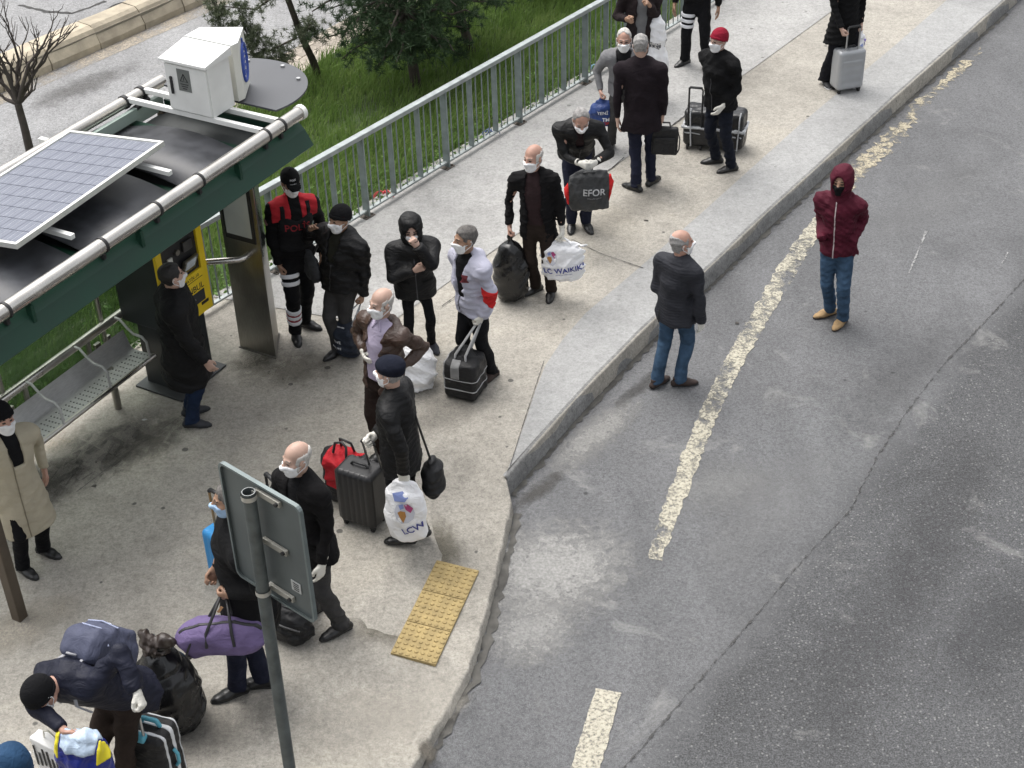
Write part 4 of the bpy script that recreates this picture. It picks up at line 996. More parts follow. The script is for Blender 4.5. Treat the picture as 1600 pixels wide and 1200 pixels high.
for (o0, gr0), (o1, gr1) in (((OFF-.016, .003), (OFF+.010, .003)), ((OFF-.016, .003), (OFF-.016, -.012))):
    Pa, Pb = panel_shape(gr0, .045), panel_shape(gr1, .045)
    V = [hd*u+nb_*o0+Vector((0, 0, z)) for u, z in Pa]+[hd*u+nb_*o1+Vector((0, 0, z)) for u, z in Pb]; mb.add(V, [(i, (i+1) % n, n+(i+1) % n, n+i) for i in range(n)])
mb.build('rim', mat('sign rim', (.16, .19, .19), .45, .4), sg_)
M_CLP = mat('clamp zinc', (.52, .51, .47), .45, .5)
for zf in (.07, .485, .90):
    z = zt_+(zb_-zt_)*zf
    uu = pole(z).dot(hd)
    MB().box(hd*(uu+.10)+nb_*(OFF-.010)+Vector((0, 0, z)), (.20, .022, .04), Matrix.Rotation(math.atan2(hd.y, hd.x), 3, 'Z'), bev=.004).build('bracket_bar', mat('bracket aluminium', (.36, .35, .31), .5, .4), sg_)
    MB().tube([hd*(uu+.18)+nb_*(OFF-.035)+Vector((0, 0, z)), hd*(uu+.18)+nb_*(OFF-.01)+Vector((0, 0, z))], .013, 8).build('bolt', M_BLACK, sg_)
    if zf == .485: continue
    p = pole(z); mb = MB(); ring = [p+Vector((.047*math.cos(a*R(20)), .047*math.sin(a*R(20)), 0)) for a in range(19)]
    V = [q+Vector((0, 0, dz)) for dz in (-.016, .016) for q in ring]; mb.add(V, [(a, a+1, 20+a, 19+a) for a in range(18)], True)
    mb.box(p+nb_*.055, (.03, .05, .03), Matrix.Rotation(math.atan2(hd.y, hd.x), 3, 'Z')).build('clamp', M_CLP, sg_)
c = plane_hit(462, 915); uu = c.dot(hd)
stk = prism_on([(uu-.035, c.z-.045), (uu+.045, c.z-.045), (uu+.045, c.z+.03), (uu-.035, c.z+.03)], OFF-.003, OFF+.002).build('sticker', mat('pale grey sticker', (.40, .41, .40), .5), sg_)
mb = MB()
for k in range(4): mb.box(hd*(uu+.008)+nb_*(OFF-.0045)+Vector((0, 0, c.z+.018-.016*k)), (.05-.006*(k % 2), .002, .005), Matrix.Rotation(math.atan2(hd.y, hd.x), 3, 'Z'))
mb.build('sticker_print', M_PRINT, stk)

# ================================================================ PEOPLE
SKIN = {'fair': mat('skin fair', (.455, .30, .235), .55, var=.14, scale=14, bmp=.1), 'ruddy': mat('skin ruddy', (.415, .24, .18), .55, var=.2, scale=14, bmp=.1), 'tan': mat('skin tan', (.32, .19, .125), .55, var=.16, scale=14, bmp=.1)}
M_EYE = mat('eye', (.03, .022, .018), .3); M_BROW = {'grey': mat('grey brow', (.22, .18, .15), .9), 'dark': mat('dark brow', (.03, .025, .02), .9)}
M_MASK = cloth('white surgical mask', (.78, .78, .78), .9, .25, .1, var=.05, fs=16); M_STRAP = mat('mask strap', (.75, .75, .75), .8)
M_GLOVE = cloth('white latex glove', (.66, .64, .58), .55, .3, .05, .4, .08, 30)
HAIR = {'white': mat('white hair', (.46, .44, .41), .7, var=.25, scale=40, bmp=.6, bscale=90), 'grey': mat('grey hair', (.26, .25, .24), .7, var=.35, scale=40, bmp=.6, bscale=90), 'dark': mat('dark hair', (.016, .014, .013), .55, var=.4, scale=40, bmp=.6, bscale=90), 'greydark': mat('dark greying hair', (.10, .092, .085), .7, var=.4, scale=40, bmp=.6, bscale=90)}
SOLE = mat('dark rubber sole', (.02, .02, .02), .8)
def nrm(v):
    v = np.asarray(v, float); return v/max(1e-9, np.linalg.norm(v))
def ik(a, t, l1, l2, hint):
    """middle joint of a two-bone limb from a to t; returns joint and the reachable end"""
    a = np.asarray(a, float); t = np.asarray(t, float); d = t-a; L_ = np.linalg.norm(d); mx = (l1+l2)*.992
    if L_ > mx: t = a+d*mx/L_; d = t-a; L_ = mx
    x = (l1*l1-l2*l2+L_*L_)/(2*L_); h = math.sqrt(max(0, l1*l1-x*x)); u = d/L_
    hp = np.asarray(hint, float); hp = nrm(hp-u*(hp @ u)); return a+u*x+hp*h, t
def hand_sdf(wr, fwd, palm, side, curl, k=1., grow=0., spread=1., point=False, arm=None):
    """palm, four unequal fingers and a thumb; fwd along the fingers, palm = palm normal, side +1 right hand"""
    f = nrm(fwd); p = nrm(np.asarray(palm)-f*(np.asarray(palm) @ f)); th = np.cross(f, p)*side       # thumb side
    th = -th if False else th
    s = SDF(); W = lambda a, b, c: wr+(f*a+th*b+p*c)*k
    g = grow
    s.tube([W(-.01, 0, 0), W(.045, 0, 0), W(.085, .002, 0)], [(.026*k+g, .018*k+g), (.038*k+g, .017*k+g), (.041*k+g, .014*k+g)], th, .01)
    for b0, l_, off in ((.029, .074, 0), (.010, .082, .05), (-.010, .076, .0), (-.028, .060, -.03)):
        c = R(curl) if not (point and b0 > .02) else R(6)
        P = [W(.083, b0, 0)]; a = c*.75; pos = np.array([.083, b0])
        d1 = [(math.cos(a), math.sin(a))]; a2 = a+c; a3 = a2+c*.7
        q = np.array([.083, 0.]); pts = [W(.078, b0*spread, 0)]
        for ang, seg in ((a, .42), (a2, .32), (a3, .26)):
            q = q+np.array([math.cos(ang), math.sin(ang)])*l_*seg; pts.append(W(q[0], b0*spread*1.05+off*.1, q[1]))
        s.tube(pts, [.0098*k+g, .0092*k+g, .0085*k+g, .0072*k+g], th, .006)
    cc = min(curl, 50)/50
    s.tube([W(.018, .026, .004), W(.048, .052-.012*cc, .014+.012*cc), W(.075, .058-.026*cc, .022+.022*cc), W(.095, .055-.036*cc, .026+.026*cc)], [.014*k+g, .0125*k+g, .0105*k+g, .0085*k+g], th, .010)
    if arm is not None: s.tube([wr+f*.012*k, wr-f*.02*k, arm], [(.027*k+g, .021*k+g), (.027*k+g, .022*k+g), (.036*k+g, .032*k+g)], th, .012)
    return s
def head_sdf():
    s = SDF()
    s.ell((0, -.015, .035), (.077, .098, .088)).ell((0, .022, -.035), (.063, .076, .082), .03)
    s.ell((0, .062, -.098), (.030, .026, .020), .03).tube([(-.05, .0, -.07), (0, .055, -.10), (.05, 0, -.07)], [.026, .024, .026], (0, 0, 1), .03)
    s.tube([(0, .092, .012), (0, .116, -.028)], [.009, .0165], (1, 0, 0), .014).tube([(-.014, .098, -.034), (.014, .098, -.034)], [.009, .009], (0, 0, 1), .01)
    s.tube([(-.042, .078, .022), (0, .090, .02), (.042, .078, .022)], [.010, .010, .010], (0, 0, 1), .016)
    for x in (-1, 1):
        s.ell((x*.030, .103, .000), .013, .012, 's'); s.ell((x*.031, .082, .0), (.014, .012, .011), .004)
        s.ell((x*.045, .06, -.03), (.02, .022, .02), .02)
        s.ell((x*.079, -.006, -.008), (.009, .024, .034), .008)
    s.tube([(-.022, .095, -.062), (0, .101, -.060), (.022, .095, -.062)], [.006, .008, .006], (0, 0, 1), .008)
    return s
HEAD = head_sdf()
NPEOPLE = 0
def person(label, H, face, ground, feet, head, hands, *, spec):
    """build one person. ground = level stood on; feet = two photo points; hands = targets.
    spec: clothing and pose details"""
    global NPEOPLE; NPEOPLE += 1; seed = NPEOPLE*17
    g = spec.get; k = H/1.75; bld = g('build', 1.0)
    al = R(face+180); ca, sa = math.cos(al), math.sin(al)
    fL, fR = [G(*p, ground+.03) for p in feet]                      # left foot, right foot
    mid = (fL+fR)/2; org = np.array([mid[0], mid[1], ground])
    rot = np.array([[ca, -sa, 0], [sa, ca, 0], [0, 0, 1]])
    loc = lambda wv: (np.asarray(wv)-org) @ rot                     # world -> local
    wld = lambda l_: org+rot @ np.asarray(l_, float)
    root = tag(empty('person', org, al), label, 'person')
    # ---- skeleton
    bend = R(g('bend', 0)); sideb = R(g('side', 0)); tw = g('shift', (0, 0))
    Pz = .538*H*g('hipf', 1.)-.12*H*math.sin(bend)*0
    P = np.array([tw[0], tw[1]-.17*H*math.sin(bend)*g('hipback', 1.), Pz])
    sdir = nrm([math.sin(sideb), math.sin(bend), math.cos(bend)])
    N = P+sdir*.302*H
    hb = R(g('headbend', math.degrees(bend)*.6)); hdv = nrm([math.sin(sideb)*.7, math.sin(hb)+.10, math.cos(hb)])
    Hc = N+hdv*.112*H
    if head is not None:
        wy = wld(Hc)[1]+g('headdy', 0); T = loc(GY(*head, wy)); dl = T-Hc; mxd = g('maxshift', .22)
        if np.linalg.norm(dl) > mxd: print('shift', label[:30], dl.round(2)); dl = dl*mxd/np.linalg.norm(dl)
        Hc = Hc+dl; N = N+dl*.92; P = P+np.array([dl[0]*.5, dl[1]*.5, dl[2]*.25])
    sdir = nrm(N-P); lx = nrm(np.array([1, 0, 0])-sdir*sdir[0])
    tws = R(g('twist', 0)); fy0 = np.cross(sdir, lx); lxs = lx*math.cos(tws)+fy0*math.sin(tws)
    fyv = np.cross(sdir, lx)                                        # forward, square to the spine
    at = lambda f, o=0.: P+(N-P)*f+fyv*o
    sh = {s_: at(.90)+lxs*(s_*.186*k*bld)-sdir*.012 for s_ in (-1, 1)}
    uarm, farm = .168*H, .152*H
    wr = {}; el = {}; hd = {}
    for s_, nm in ((-1, 'L'), (1, 'R')):
        h = hands.get(nm, {}); 
        if 'px' in h: t = loc(GY(*h['px'], org[1]+h.get('dy', 0)))
        elif 'loc' in h: t = np.array(h['loc'], float)
        else: t = np.array([s_*.275*k, .05, .475*H])+(N-np.array([0, 0, .832*H]))*np.array([1, 1, .9])
        if 'px' in h: t = t-nrm(t-sh[s_])*.06
        hint = h.get('hint', (s_*.55, -.8, -.2)); el[s_], wr[s_] = ik(sh[s_], t, uarm, farm, hint)
        hd[s_] = h
    hp = {s_: P+lx*(s_*.088*k)-np.array([0, 0, .02*H]) for s_ in (-1, 1)}
    ank = {}; knee = {}; fdir = {}; ftl = {}
    fy_ = g('footyaw', (12, -12))
    for s_, fw_, ya in ((-1, fL, fy_[0]), (1, fR, fy_[1])):
        c = loc(fw_); c[2] = 0; a = R(ya); d = np.array([-math.sin(a), math.cos(a), 0]); fdir[s_] = d; ftl[s_] = c
        an = c-d*.055*k; an[2] = .085*k; knee[s_], e = ik(hp[s_], an, g('thigh', .2415)*H, .2415*H, g('kneehint', (s_*.1, 1, 0))); ank[s_] = an
    # ---- head frame
    hy = R(g('headyaw', 0)); hpi = R(g('headpitch', 0))+hb*.5
    Ry = np.array([[math.cos(hy), -math.sin(hy), 0], [math.sin(hy), math.cos(hy), 0], [0, 0, 1]])
    Rx = np.array([[1, 0, 0], [0, math.cos(-hpi), -math.sin(-hpi)], [0, math.sin(-hpi), math.cos(-hpi)]])
    Rh = Ry @ Rx; hk = g('hk', 1.0)*(.97+.03*k)
    H2L = lambda X: Hc+hk*(np.asarray(X) @ Rh.T); L2H = lambda X: ((X-Hc) @ Rh)/hk
    # ---- body: one figure, mostly under the clothes
    b = SDF(); th = g('inner', .74)
    b.tube([P-sdir*.02, at(.35), at(.7), at(.92)], [(.15*k*bld*th/.74, .10*k), (.14*k*bld, .10*k), (.15*k*bld, .10*k), (.11*k*bld, .06*k)], lx, .05)
    b.tube([at(.88), N, N+(Hc-N)*.45], [.062*k, .055*k, .05*k], lx, .03)
    for s_ in (-1, 1):
        b.tube([sh[s_]-lxs*s_*.03, el[s_], wr[s_]], [.046*k, .038*k, .026*k], lx, .03)
        b.tube([hp[s_], knee[s_], ank[s_]], [.070*k, .048*k, .036*k], lx, .04)
        b.tube([ank[s_], ank[s_]-np.array([0, 0, .04]), ftl[s_]+fdir[s_]*.05+np.array([0, 0, .028])], [.034*k, .032*k, .026*k], lx, .02)
    V0, Q0 = b.mesh(.017)
    hs_ = SDF(); hs_.fn(lambda X: HEAD(L2H(X))*hk, 'u'); hs_.ops[0] = ('fn', 'u', .02, hs_.ops[0][3])
    hs_._grow(np.array([Hc]), .17); nb2 = N+(Hc-N)*.05
    hs_.tube([H2L((0, -.025, -.06)), N+(Hc-N)*.25, N-sdir*.04], [.052*k, .053*k, .062*k], lx, .03)
    V1, Q1 = hs_.mesh(.0075)
    parts = [(V0, Q0), (V1, Q1)]
    hsd = {}; isl = {}
    for s_ in (-1, 1):
        h = hd[s_]; fw0 = wr[s_]-el[s_]; fw = nrm(nrm(fw0)+np.array(h.get('bendh', (0, 0, 0)))); pl = np.array(h.get('palm', (-s_, .15, 0)), float)
        cu = {'relax': 20, 'grip': 72, 'fist': 82, 'flat': 8, 'pocket': 40}[h.get('pose', 'relax')]
        hsd[s_] = (wr[s_]+fw*.005, fw, pl, s_, cu, k*1.03, h.get('point', False))
        if h.get('pose') == 'pocket': continue
        a = hand_sdf(*hsd[s_][:6], point=hsd[s_][6], arm=wr[s_]-nrm(fw0)*.09); parts.append(a.mesh(.0056))
    off = 0; VV = []; QQ = []
    for v1, q1 in parts: VV.append(v1); QQ.append(q1+off); off += len(v1)
    me = npmesh('body', np.concatenate(VV), np.concatenate(QQ), [SKIN[g('skin', 'fair')], M_EYE, M_BROW[g('brow', 'dark')]])
    # eyes and brows take their colour where they are on the face
    cen = np.concatenate(VV)[np.concatenate(QQ)].mean(1); hl = L2H(cen); mi = np.zeros(len(cen), np.int32)
    for x in (-1, 1):
        mi[(np.linalg.norm((hl-np.array([x*.031, .092, .001]))*np.array([.8, 1, 1.35]), axis=1) < .0125)] = 1
        mi[(np.abs(hl[:, 2]-.026-.1*(.045-np.abs(hl[:, 0]))) < .0042) & (np.abs(hl[:, 0]-x*.034) < .02) & (hl[:, 1] > .07)] = 2
    me.polygons.foreach_set('material_index', mi); link(bpy.data.objects.new('body', me), root)
    # ---- trousers
    TR = g('trousers'); tr = SDF(); wz = at(g('waistf', .17)); leg = g('legr', 1.)
    tr.tube([P+sdir*.10*H*.6, P-np.array([0, 0, .015]), (hp[-1]+hp[1])/2-np.array([0, 0, .05*H])], [(.140*k*bld, .108*k*bld), (.152*k*bld, .116*k*bld), (.130*k*bld, .10*k*bld)], lx, .05)
    for s_ in (-1, 1):
        cuff = ank[s_]+np.array([0, 0, -.025]); kn = knee[s_]
        sub = SDF(); sub.tube([hp[s_], hp[s_]+(kn-hp[s_])*.5, kn, kn+(cuff-kn)*.55, cuff-np.array([0, 0, .03])+fdir[s_]*.012], [(.078*k*leg, .098*k*leg), (.084*k*leg, .090*k*leg), (.072*k*leg, .075*k*leg), (.065*k*leg*g('flare', 1.), .068*k*leg*g('flare', 1.)), (.063*k*leg*g('flare', 1.), .070*k*leg*g('flare', 1.))], lx, .05)
        sub.cut(cuff-np.array([0, 0, .005]), (0, 0, -1)); tr.fn(sub, 'u', .045); tr.lo = np.minimum(tr.lo, sub.lo); tr.hi = np.maximum(tr.hi, sub.hi); hd[('leg', s_)] = sub
    w1 = wrinkle(.008*g('fold', 1.), seed, 1.2); tr.disp = lambda X: w1(X)*np.clip((H*.60-X[:, 2])/.2, 0, 1)
    otr = tr.obj('trousers', .0125, TR, root)
    # ---- shoes
    for s_ in (-1, 1):
        d = fdir[s_]; c = ftl[s_]; lt = np.array([d[1], -d[0], 0]); so = SDF(); u = lambda a, z: c+d*a*k+np.array([0, 0, z*k])
        so.tube([u(-.105, .028), u(-.03, .032), u(.05, .030), u(.112, .024), u(.138, .018)], [(.034*k, .030*k), (.035*k, .034*k), (.045*k, .030*k), (.038*k, .022*k), (.022*k, .015*k)], lt, .03)
        so.tube([u(.03, .035), u(-.045, .065), u(-.065, .10+g('boot', 0))], [(.036*k, .03*k), (.038*k, .042*k), (.040*k, .046*k)], lt, .04)
        so.cut(c+np.array([0, 0, .002]), (0, 0, -1)); so.cut(u(0, .098+g('boot', 0)), (0, 0, 1))
        oo = so.obj('shoe', .0085, g('shoes', MATS['black leather shoe']), root)
        sl = SDF(); sl.tube([u(-.108, .010), u(-.03, .010), u(.05, .010), u(.115, .010), u(.143, .010)], [(.037*k, .014), (.037*k, .014), (.048*k, .014), (.040*k, .014), (.024*k, .014)], lt, .03)
        sl.cut(c, (0, 0, -1)); sl.cut(c+np.array([0, 0, .02]), (0, 0, 1)); sl.obj('sole', .009, g('sole', SOLE), oo)
    # ---- shirt or sweater under an open jacket
    def torso(grow, hemz, cutz=True, dz=0.):
        s = SDF(); bb = k*bld; gd = g('belly', 0.)
        hv = at(0)-np.array([0, 0, 1])*max(.0, (P[2]-hemz)) if bend < .5 else P-sdir*(P[2]-hemz)
        fl = g('skirt', 1.)
        st = [hv-nrm(np.array([0, 0, 1]) if bend < .5 else sdir)*.03, P, at(.3, gd*.35), at(.6, .005+gd*.12), at(.82), at(.95, -.008)]
        stw = max(.182*bb*fl, (abs(ftl[1][0]-ftl[-1][0])/2+.105)*(1 if hemz < .43*H and bend < .5 else 0)); std = max(.140*bb*fl, (abs(ftl[1][1]-ftl[-1][1])/2+.11)*(1 if hemz < .43*H and bend < .5 else 0))
        rd = [(stw*(1. if hemz < .43*H else .97), std), (.166*bb, .134*bb), (.150*bb+gd*.2, .126*bb+gd*.5), (.164*bb+gd*.1, .132*bb+gd*.2), (.172*bb, .116*bb), (.105*bb, .082*bb)]
        s.tube(st, [(a+grow, c_+grow) for a, c_ in rd], lxs if tws else lx, .05)
        s.tube([sh[-1]-sdir*.005, at(.90, -.01), sh[1]-sdir*.005], [.062*bb+grow, .075*bb+grow, .062*bb+grow], sdir, .06)
        if cutz: s.cut(hv, (0, 0, -1) if bend < .5 else -sdir)
        return s
    if g('shirt'):
        t0 = torso(-.016, P[2]-.05*H*.3-.0); t0.tube([at(.93), N+(Hc-N)*.16], [.064*k, .060*k], lx, .03); t0.obj('shirt', .012, g('shirt'), root)
        if g('collar_shirt'):
            c = SDF()
            for s_ in (-1, 1): c.tube([N+(Hc-N)*.18+fyv*.055+lx*s_*.006, N+(Hc-N)*.24+fyv*.02+lx*s_*.058], [(.020, .010), (.022, .010)], (0, 0, 1), .01); c.tube([N+(Hc-N)*.16+fyv*.06+lx*s_*.01, at(.93)+fyv*.095+lx*s_*.045], [.014, .008], lx, .01)
            c.obj('shirt_collar', .008, g('collar_shirt'), root)
    # ---- jacket or coat
    hem = g('hem', .47)*H; puff = g('puff', 0.); J = torso(.012+puff, hem); arms = {}
    for s_ in (-1, 1):
        a = SDF(); cuff = wr[s_]+nrm(wr[s_]-el[s_])*(.05 if hd[s_].get('pose') == 'pocket' else g('cuff', .0)); e0 = sh[s_]-lxs*s_*.035
        hint = nrm(el[s_]-(sh[s_]+wr[s_])/2+1e-6)
        sl = g('sleeve', 1.)
        a.tube([e0, sh[s_]+(el[s_]-sh[s_])*.35, el[s_], el[s_]+(cuff-el[s_])*.5, cuff+nrm(cuff-el[s_])*.04], [(.070*k*sl+puff, .074*k*sl+puff), (.066*k*sl+puff, .068*k*sl+puff), (.056*k*sl+puff, .058*k*sl+puff), (.051*k*sl+puff, .052*k*sl+puff), (.044*k*sl+puff, .045*k*sl+puff)], lx, .04)
        a.cut(cuff, nrm(cuff-el[s_])); arms[s_] = a; J.fn(a, 'u', .045); J.lo = np.minimum(J.lo, a.lo); J.hi = np.maximum(J.hi, a.hi)
    ct = g('collar', 'low'); up = nrm(Hc-N)
    if ct == 'low': J.tube([at(.92), N+up*.012], [(.088*k, .082*k), (.072*k, .070*k)], lx, .03)
    if ct == 'high': J.tube([at(.92), N+up*.04], [(.090*k, .086*k), (.076*k, .076*k)], lx, .025)
    if ct == 'hooddown':
        J.tube([at(.92), N+up*.02], [(.088*k, .084*k), (.074*k, .074*k)], lx, .03)
        J.tube([N+fyv*.045+lx*.075+up*.0, N+lx*.085-fyv*.05-up*.005, N-fyv*.115-up*.03, N-lx*.085-fyv*.05-up*.005, N+fyv*.045-lx*.075], [.022, .036, .052, .036, .022], sdir, .03)
        J.ell(N-fyv*.105-up*.055, (.095, .05, .075), .04)
    J.ell(H2L((0, .02, -.08)), (.060*hk, .085*hk, .05*hk), .008, 's') if ct != 'hood' else None
    if g('open'):
        w0, w1_, z1 = g('open')                                     # half width at the neck, at the hem, lowest height (fraction)
        def wedge(X):
            q = (X-P); hgt = (q @ sdir); tq = np.clip((hgt+(P[2]-hem)*1.0)/(.30*H+(P[2]-hem)), 0, 1.2); hw_ = w1_+(w0-w1_)*tq
            lat = np.abs(X @ lx-(P @ lx)-g('openx', 0)); fo = (q @ fyv)
            return np.maximum(np.maximum(lat-hw_, .02-fo), z1*H-X[:, 2])
        J.fn(lambda X: -wedge(X), 'i', .012)
    fo = wrinkle(.014*g('fold', 1.), seed+3, 1.); J.disp = fo
    hdn = None
    JM = g('jacket'); oj = J.obj('jacket' if hem > .45*H else 'coat', g('res', .0125), JM, root)
    # ---- gloves
    for s_ in (-1, 1):
        if hd[s_].get('glove') and hd[s_].get('pose') != 'pocket':
            a = hand_sdf(*hsd[s_][:6], grow=.0028, point=hsd[s_][6], arm=wr[s_]-nrm(wr[s_]-el[s_])*.05); a.obj('glove', .0056, g('gloves', M_GLOVE), root)
    # ---- head wear
    def shell(off, region, hres, name, material, par=root, extra=None):
        s = SDF(); s.fn(lambda X: HEAD_S(L2H(X))*hk-off, 'u'); s._grow(np.array([Hc]), .19+off); s.fn(lambda X: region(L2H(X))*hk, 'i', .006)
        if extra: extra(s)
        return s, s.obj(name, hres, material, par)
    ht = g('hair')
    if ht:
        style, hc = ht; wv = wrinkle(.0045, seed+5, 2.6); rag = wrinkle(.014, seed+8, 3.)
        if style == 'short': reg = lambda X: np.maximum(np.maximum(X[:, 1]-(.060+.35*np.clip(X[:, 2]-.05, 0, .1)) + .55*np.clip(.055-X[:, 2], 0, .2), -.055-.45*np.clip(X[:, 1]+.04, -.2, .2)-X[:, 2]), -(np.linalg.norm((X-np.array([0, .0, -.012]))*np.array([0, 1, .8]), axis=1)-.021) if True else 0)
        elif style == 'bald': reg = lambda X: np.maximum(np.maximum(X[:, 2]-.050-.35*np.clip(-X[:, 1], 0, .1), X[:, 1]-.036), np.maximum(-.065-X[:, 2], -(np.linalg.norm((X-np.array([0, .0, -.012]))*np.array([0, 1, .8]), axis=1)-.021)))
        else: reg = lambda X: np.maximum(np.maximum(X[:, 1]-(.030+.5*np.clip(X[:, 2]-.07, 0, .1)) + .4*np.clip(.055-X[:, 2], 0, .2), -.060-.4*np.clip(X[:, 1]+.04, -.2, .2)-X[:, 2]), -(np.linalg.norm((X-np.array([0, .0, -.012]))*np.array([0, 1, .8]), axis=1)-.021))
        s = SDF(); s.fn(lambda X: HEAD_S(L2H(X))*hk-(.008 if style == 'bald' else .0085), 'u'); s._grow(np.array([Hc]), .17); s.fn(lambda X: reg(L2H(X))*hk+rag(X), 'i', .012); s.disp = wv
        s.obj('hair', .0085, HAIR[hc], root)
    hat = g('hat')
    if hat:
        kind, hm = hat
        if kind == 'beanie':
            fl = g('hatlow', .0)
            s, o = shell(.014, lambda X: (.036-.42*np.clip(.09-X[:, 1], 0, .16)+fl)-X[:, 2], .0085, 'beanie', hm)
            shell(.019, lambda X: np.maximum((.036-.42*np.clip(.09-X[:, 1], 0, .16)+fl)-X[:, 2], X[:, 2]-(.072-.42*np.clip(.09-X[:, 1], 0, .16)+fl)), .0085, 'turn_up', hm, o)
        if kind == 'cap':
            ex = lambda s_: None
            s = SDF(); s.fn(lambda X: HEAD_S(L2H(X))*hk-.013, 'u'); s._grow(np.array([Hc]), .21); s.fn(lambda X: ((.034-.25*np.clip(.09-X[:, 1], 0, .16))-L2H(X)[:, 2])*hk if False else ((.034-.25*np.clip(.09-L2H(X)[:, 1], 0, .16))-L2H(X)[:, 2])*hk, 'i', .006)
            oc = s.obj('cap', .0085, hm, root)
            br = SDF(); br.tube([H2L((0, .07, .040)), H2L((0, .125, .036)), H2L((0, .168, .018))], [(.076, .006), (.070, .006), (.045, .005)], Rh @ np.array([1, 0, 0]), .01); br.obj('brim', .0075, hm, oc)
            bt_ = SDF(); bt_.ell(H2L((0, -.012, .139)), .009); bt_.obj('button', .005, hm, oc)
            if g('captext'):
                for tx, dz, sz in g('captext'):
                    V, F = textmesh(tx, sz, .01); P3 = [H2L((-v.x, .16, .083+dz+v.y)) for v in V]; P3 = s.project(P3, -(Rh @ np.array([0, 1, .15])))
                    P3 = P3+(Rh @ np.array([0, 1, .2]))*.003; meshobj('lettering', P3, F, M_MASK, oc)
        if kind == 'beret':
            s = SDF(); s.fn(lambda X: HEAD_S(L2H(X))*hk-.013, 'u'); s._grow(np.array([Hc]), .2); s.ell(H2L((0, -.01, .075)), (.106, .118, .060), .03); s.fn(lambda X: ((.030-.12*np.clip(.09-L2H(X)[:, 1], 0, .2))-L2H(X)[:, 2])*hk, 'i', .008); s.obj('cap', .0085, hm, root)
    if ct == 'hood':
        s = SDF(); s.fn(lambda X: HEAD_S(L2H(X))*hk-.034, 'u'); s._grow(np.array([Hc]), .24)
        s.ell(H2L((0, -.045, .03)), (.108, .10, .115), .03); s.tube([H2L((0, -.03, -.06)), N+up*.0, at(.9)], [(.098, .10), (.10, .098), (.13, .10)], lx, .04)
        s.ell(H2L((0, .125, -.012)), (.062, .075, .092), .012, 's'); s.fn(lambda X: -(HEAD_S(L2H(X))*hk-.014), 'i', .006) if False else None
        s.disp = wrinkle(.006, seed+9, 1.4); s.obj('hood', .010, JM, root)
    # ---- face mask with its loops
    if g('mask', True):
        mk = SDF(); mk.fn(lambda X: HEAD(L2H(X))*hk-.0095, 'u'); mk._grow(np.array([Hc]), .18); mz = g('maskz', 0.)
        mk.fn(lambda X: (lambda Y: np.maximum(np.maximum(Y[:, 2]+.020-mz-.14*np.clip(Y[:, 1]-.07, -.1, .05), -.128-Y[:, 2]), np.maximum(.030-Y[:, 1]-.12*(Y[:, 2]+.06), np.abs(Y[:, 0])-.066)))(L2H(X))*hk, 'i', .006)
        om = mk.obj('face_mask', .007, g('maskmat', M_MASK), root)
        for x in (-1, 1):
            mb = MB()
            ear = H2L((x*.089, -.018, .012)); e2 = H2L((x*.086, -.016, -.040))
            for z, e in ((-.036, ear), (-.088, e2)):
                mb.tube([H2L((x*.064, .036, z)), H2L((x*.078, .012, (z+.0)*.7)), e], .0028, 5)
            mb.tube([ear, H2L((x*.090, -.028, -.012)), e2], .0028, 5)
            mb.build('ear_loop', g('strapmat', M_STRAP), om)
    if g('glasses'):
        mb = MB()
        for x in (-1, 1):
            mb.tube([H2L((x*.034+.021*math.cos(a*R(30)), .110, .001+.016*math.sin(a*R(30)))) for a in range(13)], .002, 4)
            mb.tube([H2L((x*.055, .108, .004)), H2L((x*.080, .05, .006)), H2L((x*.086, -.01, .006))], .002, 4)
        mb.tube([H2L((-.012, .112, .004)), H2L((.012, .112, .004))], .002, 4); mb.build('glasses', M_BLACK, root)
    for s_ in (-1, 1): hd[('w', s_)] = wld(wr[s_]+hsd[s_][1]*.075)
    return dict(root=root, J=J, jacket=oj, arms=arms, sh=sh, el=el, wr=wr, legs={s_: hd[('leg', s_)] for s_ in (-1, 1)}, trousers=otr, hp=hp, knee=knee, ank=ank, at=at, lx=lx, fy=fyv, sdir=sdir, P=P, N=N, H2L=H2L, k=k, H=H,
                hand={'L': hd[('w', -1)], 'R': hd[('w', 1)]}, wld=wld, loc=loc, hem=hem, hands=hsd, Hc=Hc)
def _skull():
    s = SDF(); s.ell((0, -.015, .035), (.077, .098, .088)).ell((0, .022, -.035), (.063, .076, .082), .03).tube([(0, -.03, -.05), (0, -.035, -.10)], [.052, .050], (1, 0, 0), .03); return s
HEAD_S = _skull()
def band(p, sub, a, b, t0, t1, grow, name, material, parent, h=.010, lat=None):
    """a strip of other cloth round a limb, between two fractions of the bone a-b"""
    d = b-a; L_ = np.linalg.norm(d); d = d/L_; s = SDF(); s.fn(lambda X: sub(X)-grow, 'u'); s.lo = np.minimum(a, b)-.13; s.hi = np.maximum(a, b)+.13
    s.cut(a+d*L_*t1, d); s.cut(a+d*L_*t0, -d)
    if lat is not None: s.cut(a+np.array(lat[0]), lat[1])
    s.disp = p['J'].disp if sub in p['arms'].values() else None
    return s.obj(name, h, material, parent)
def front_line(p, name, x, z0, z1, wd, material, parent, side=1, n=26, lift=.004):
    """a narrow strip laid on the front of the jacket, such as a zip"""
    P0 = []
    for i in range(n):
        z = z0+(z1-z0)*i/(n-1); c = p['P']+p['sdir']*(z-p['P'][2]) if True else 0
        for s_ in (-1, 1): P0.append(c+p['lx']*(x+s_*wd/2)+p['fy']*side*.34)
    P1 = p['J'].project(P0, np.array(p['fy'])*-side)+p['fy']*side*lift
    return meshobj(name, P1, [(2*i, 2*i+1, 2*i+3, 2*i+2) for i in range(n-1)], material, parent)
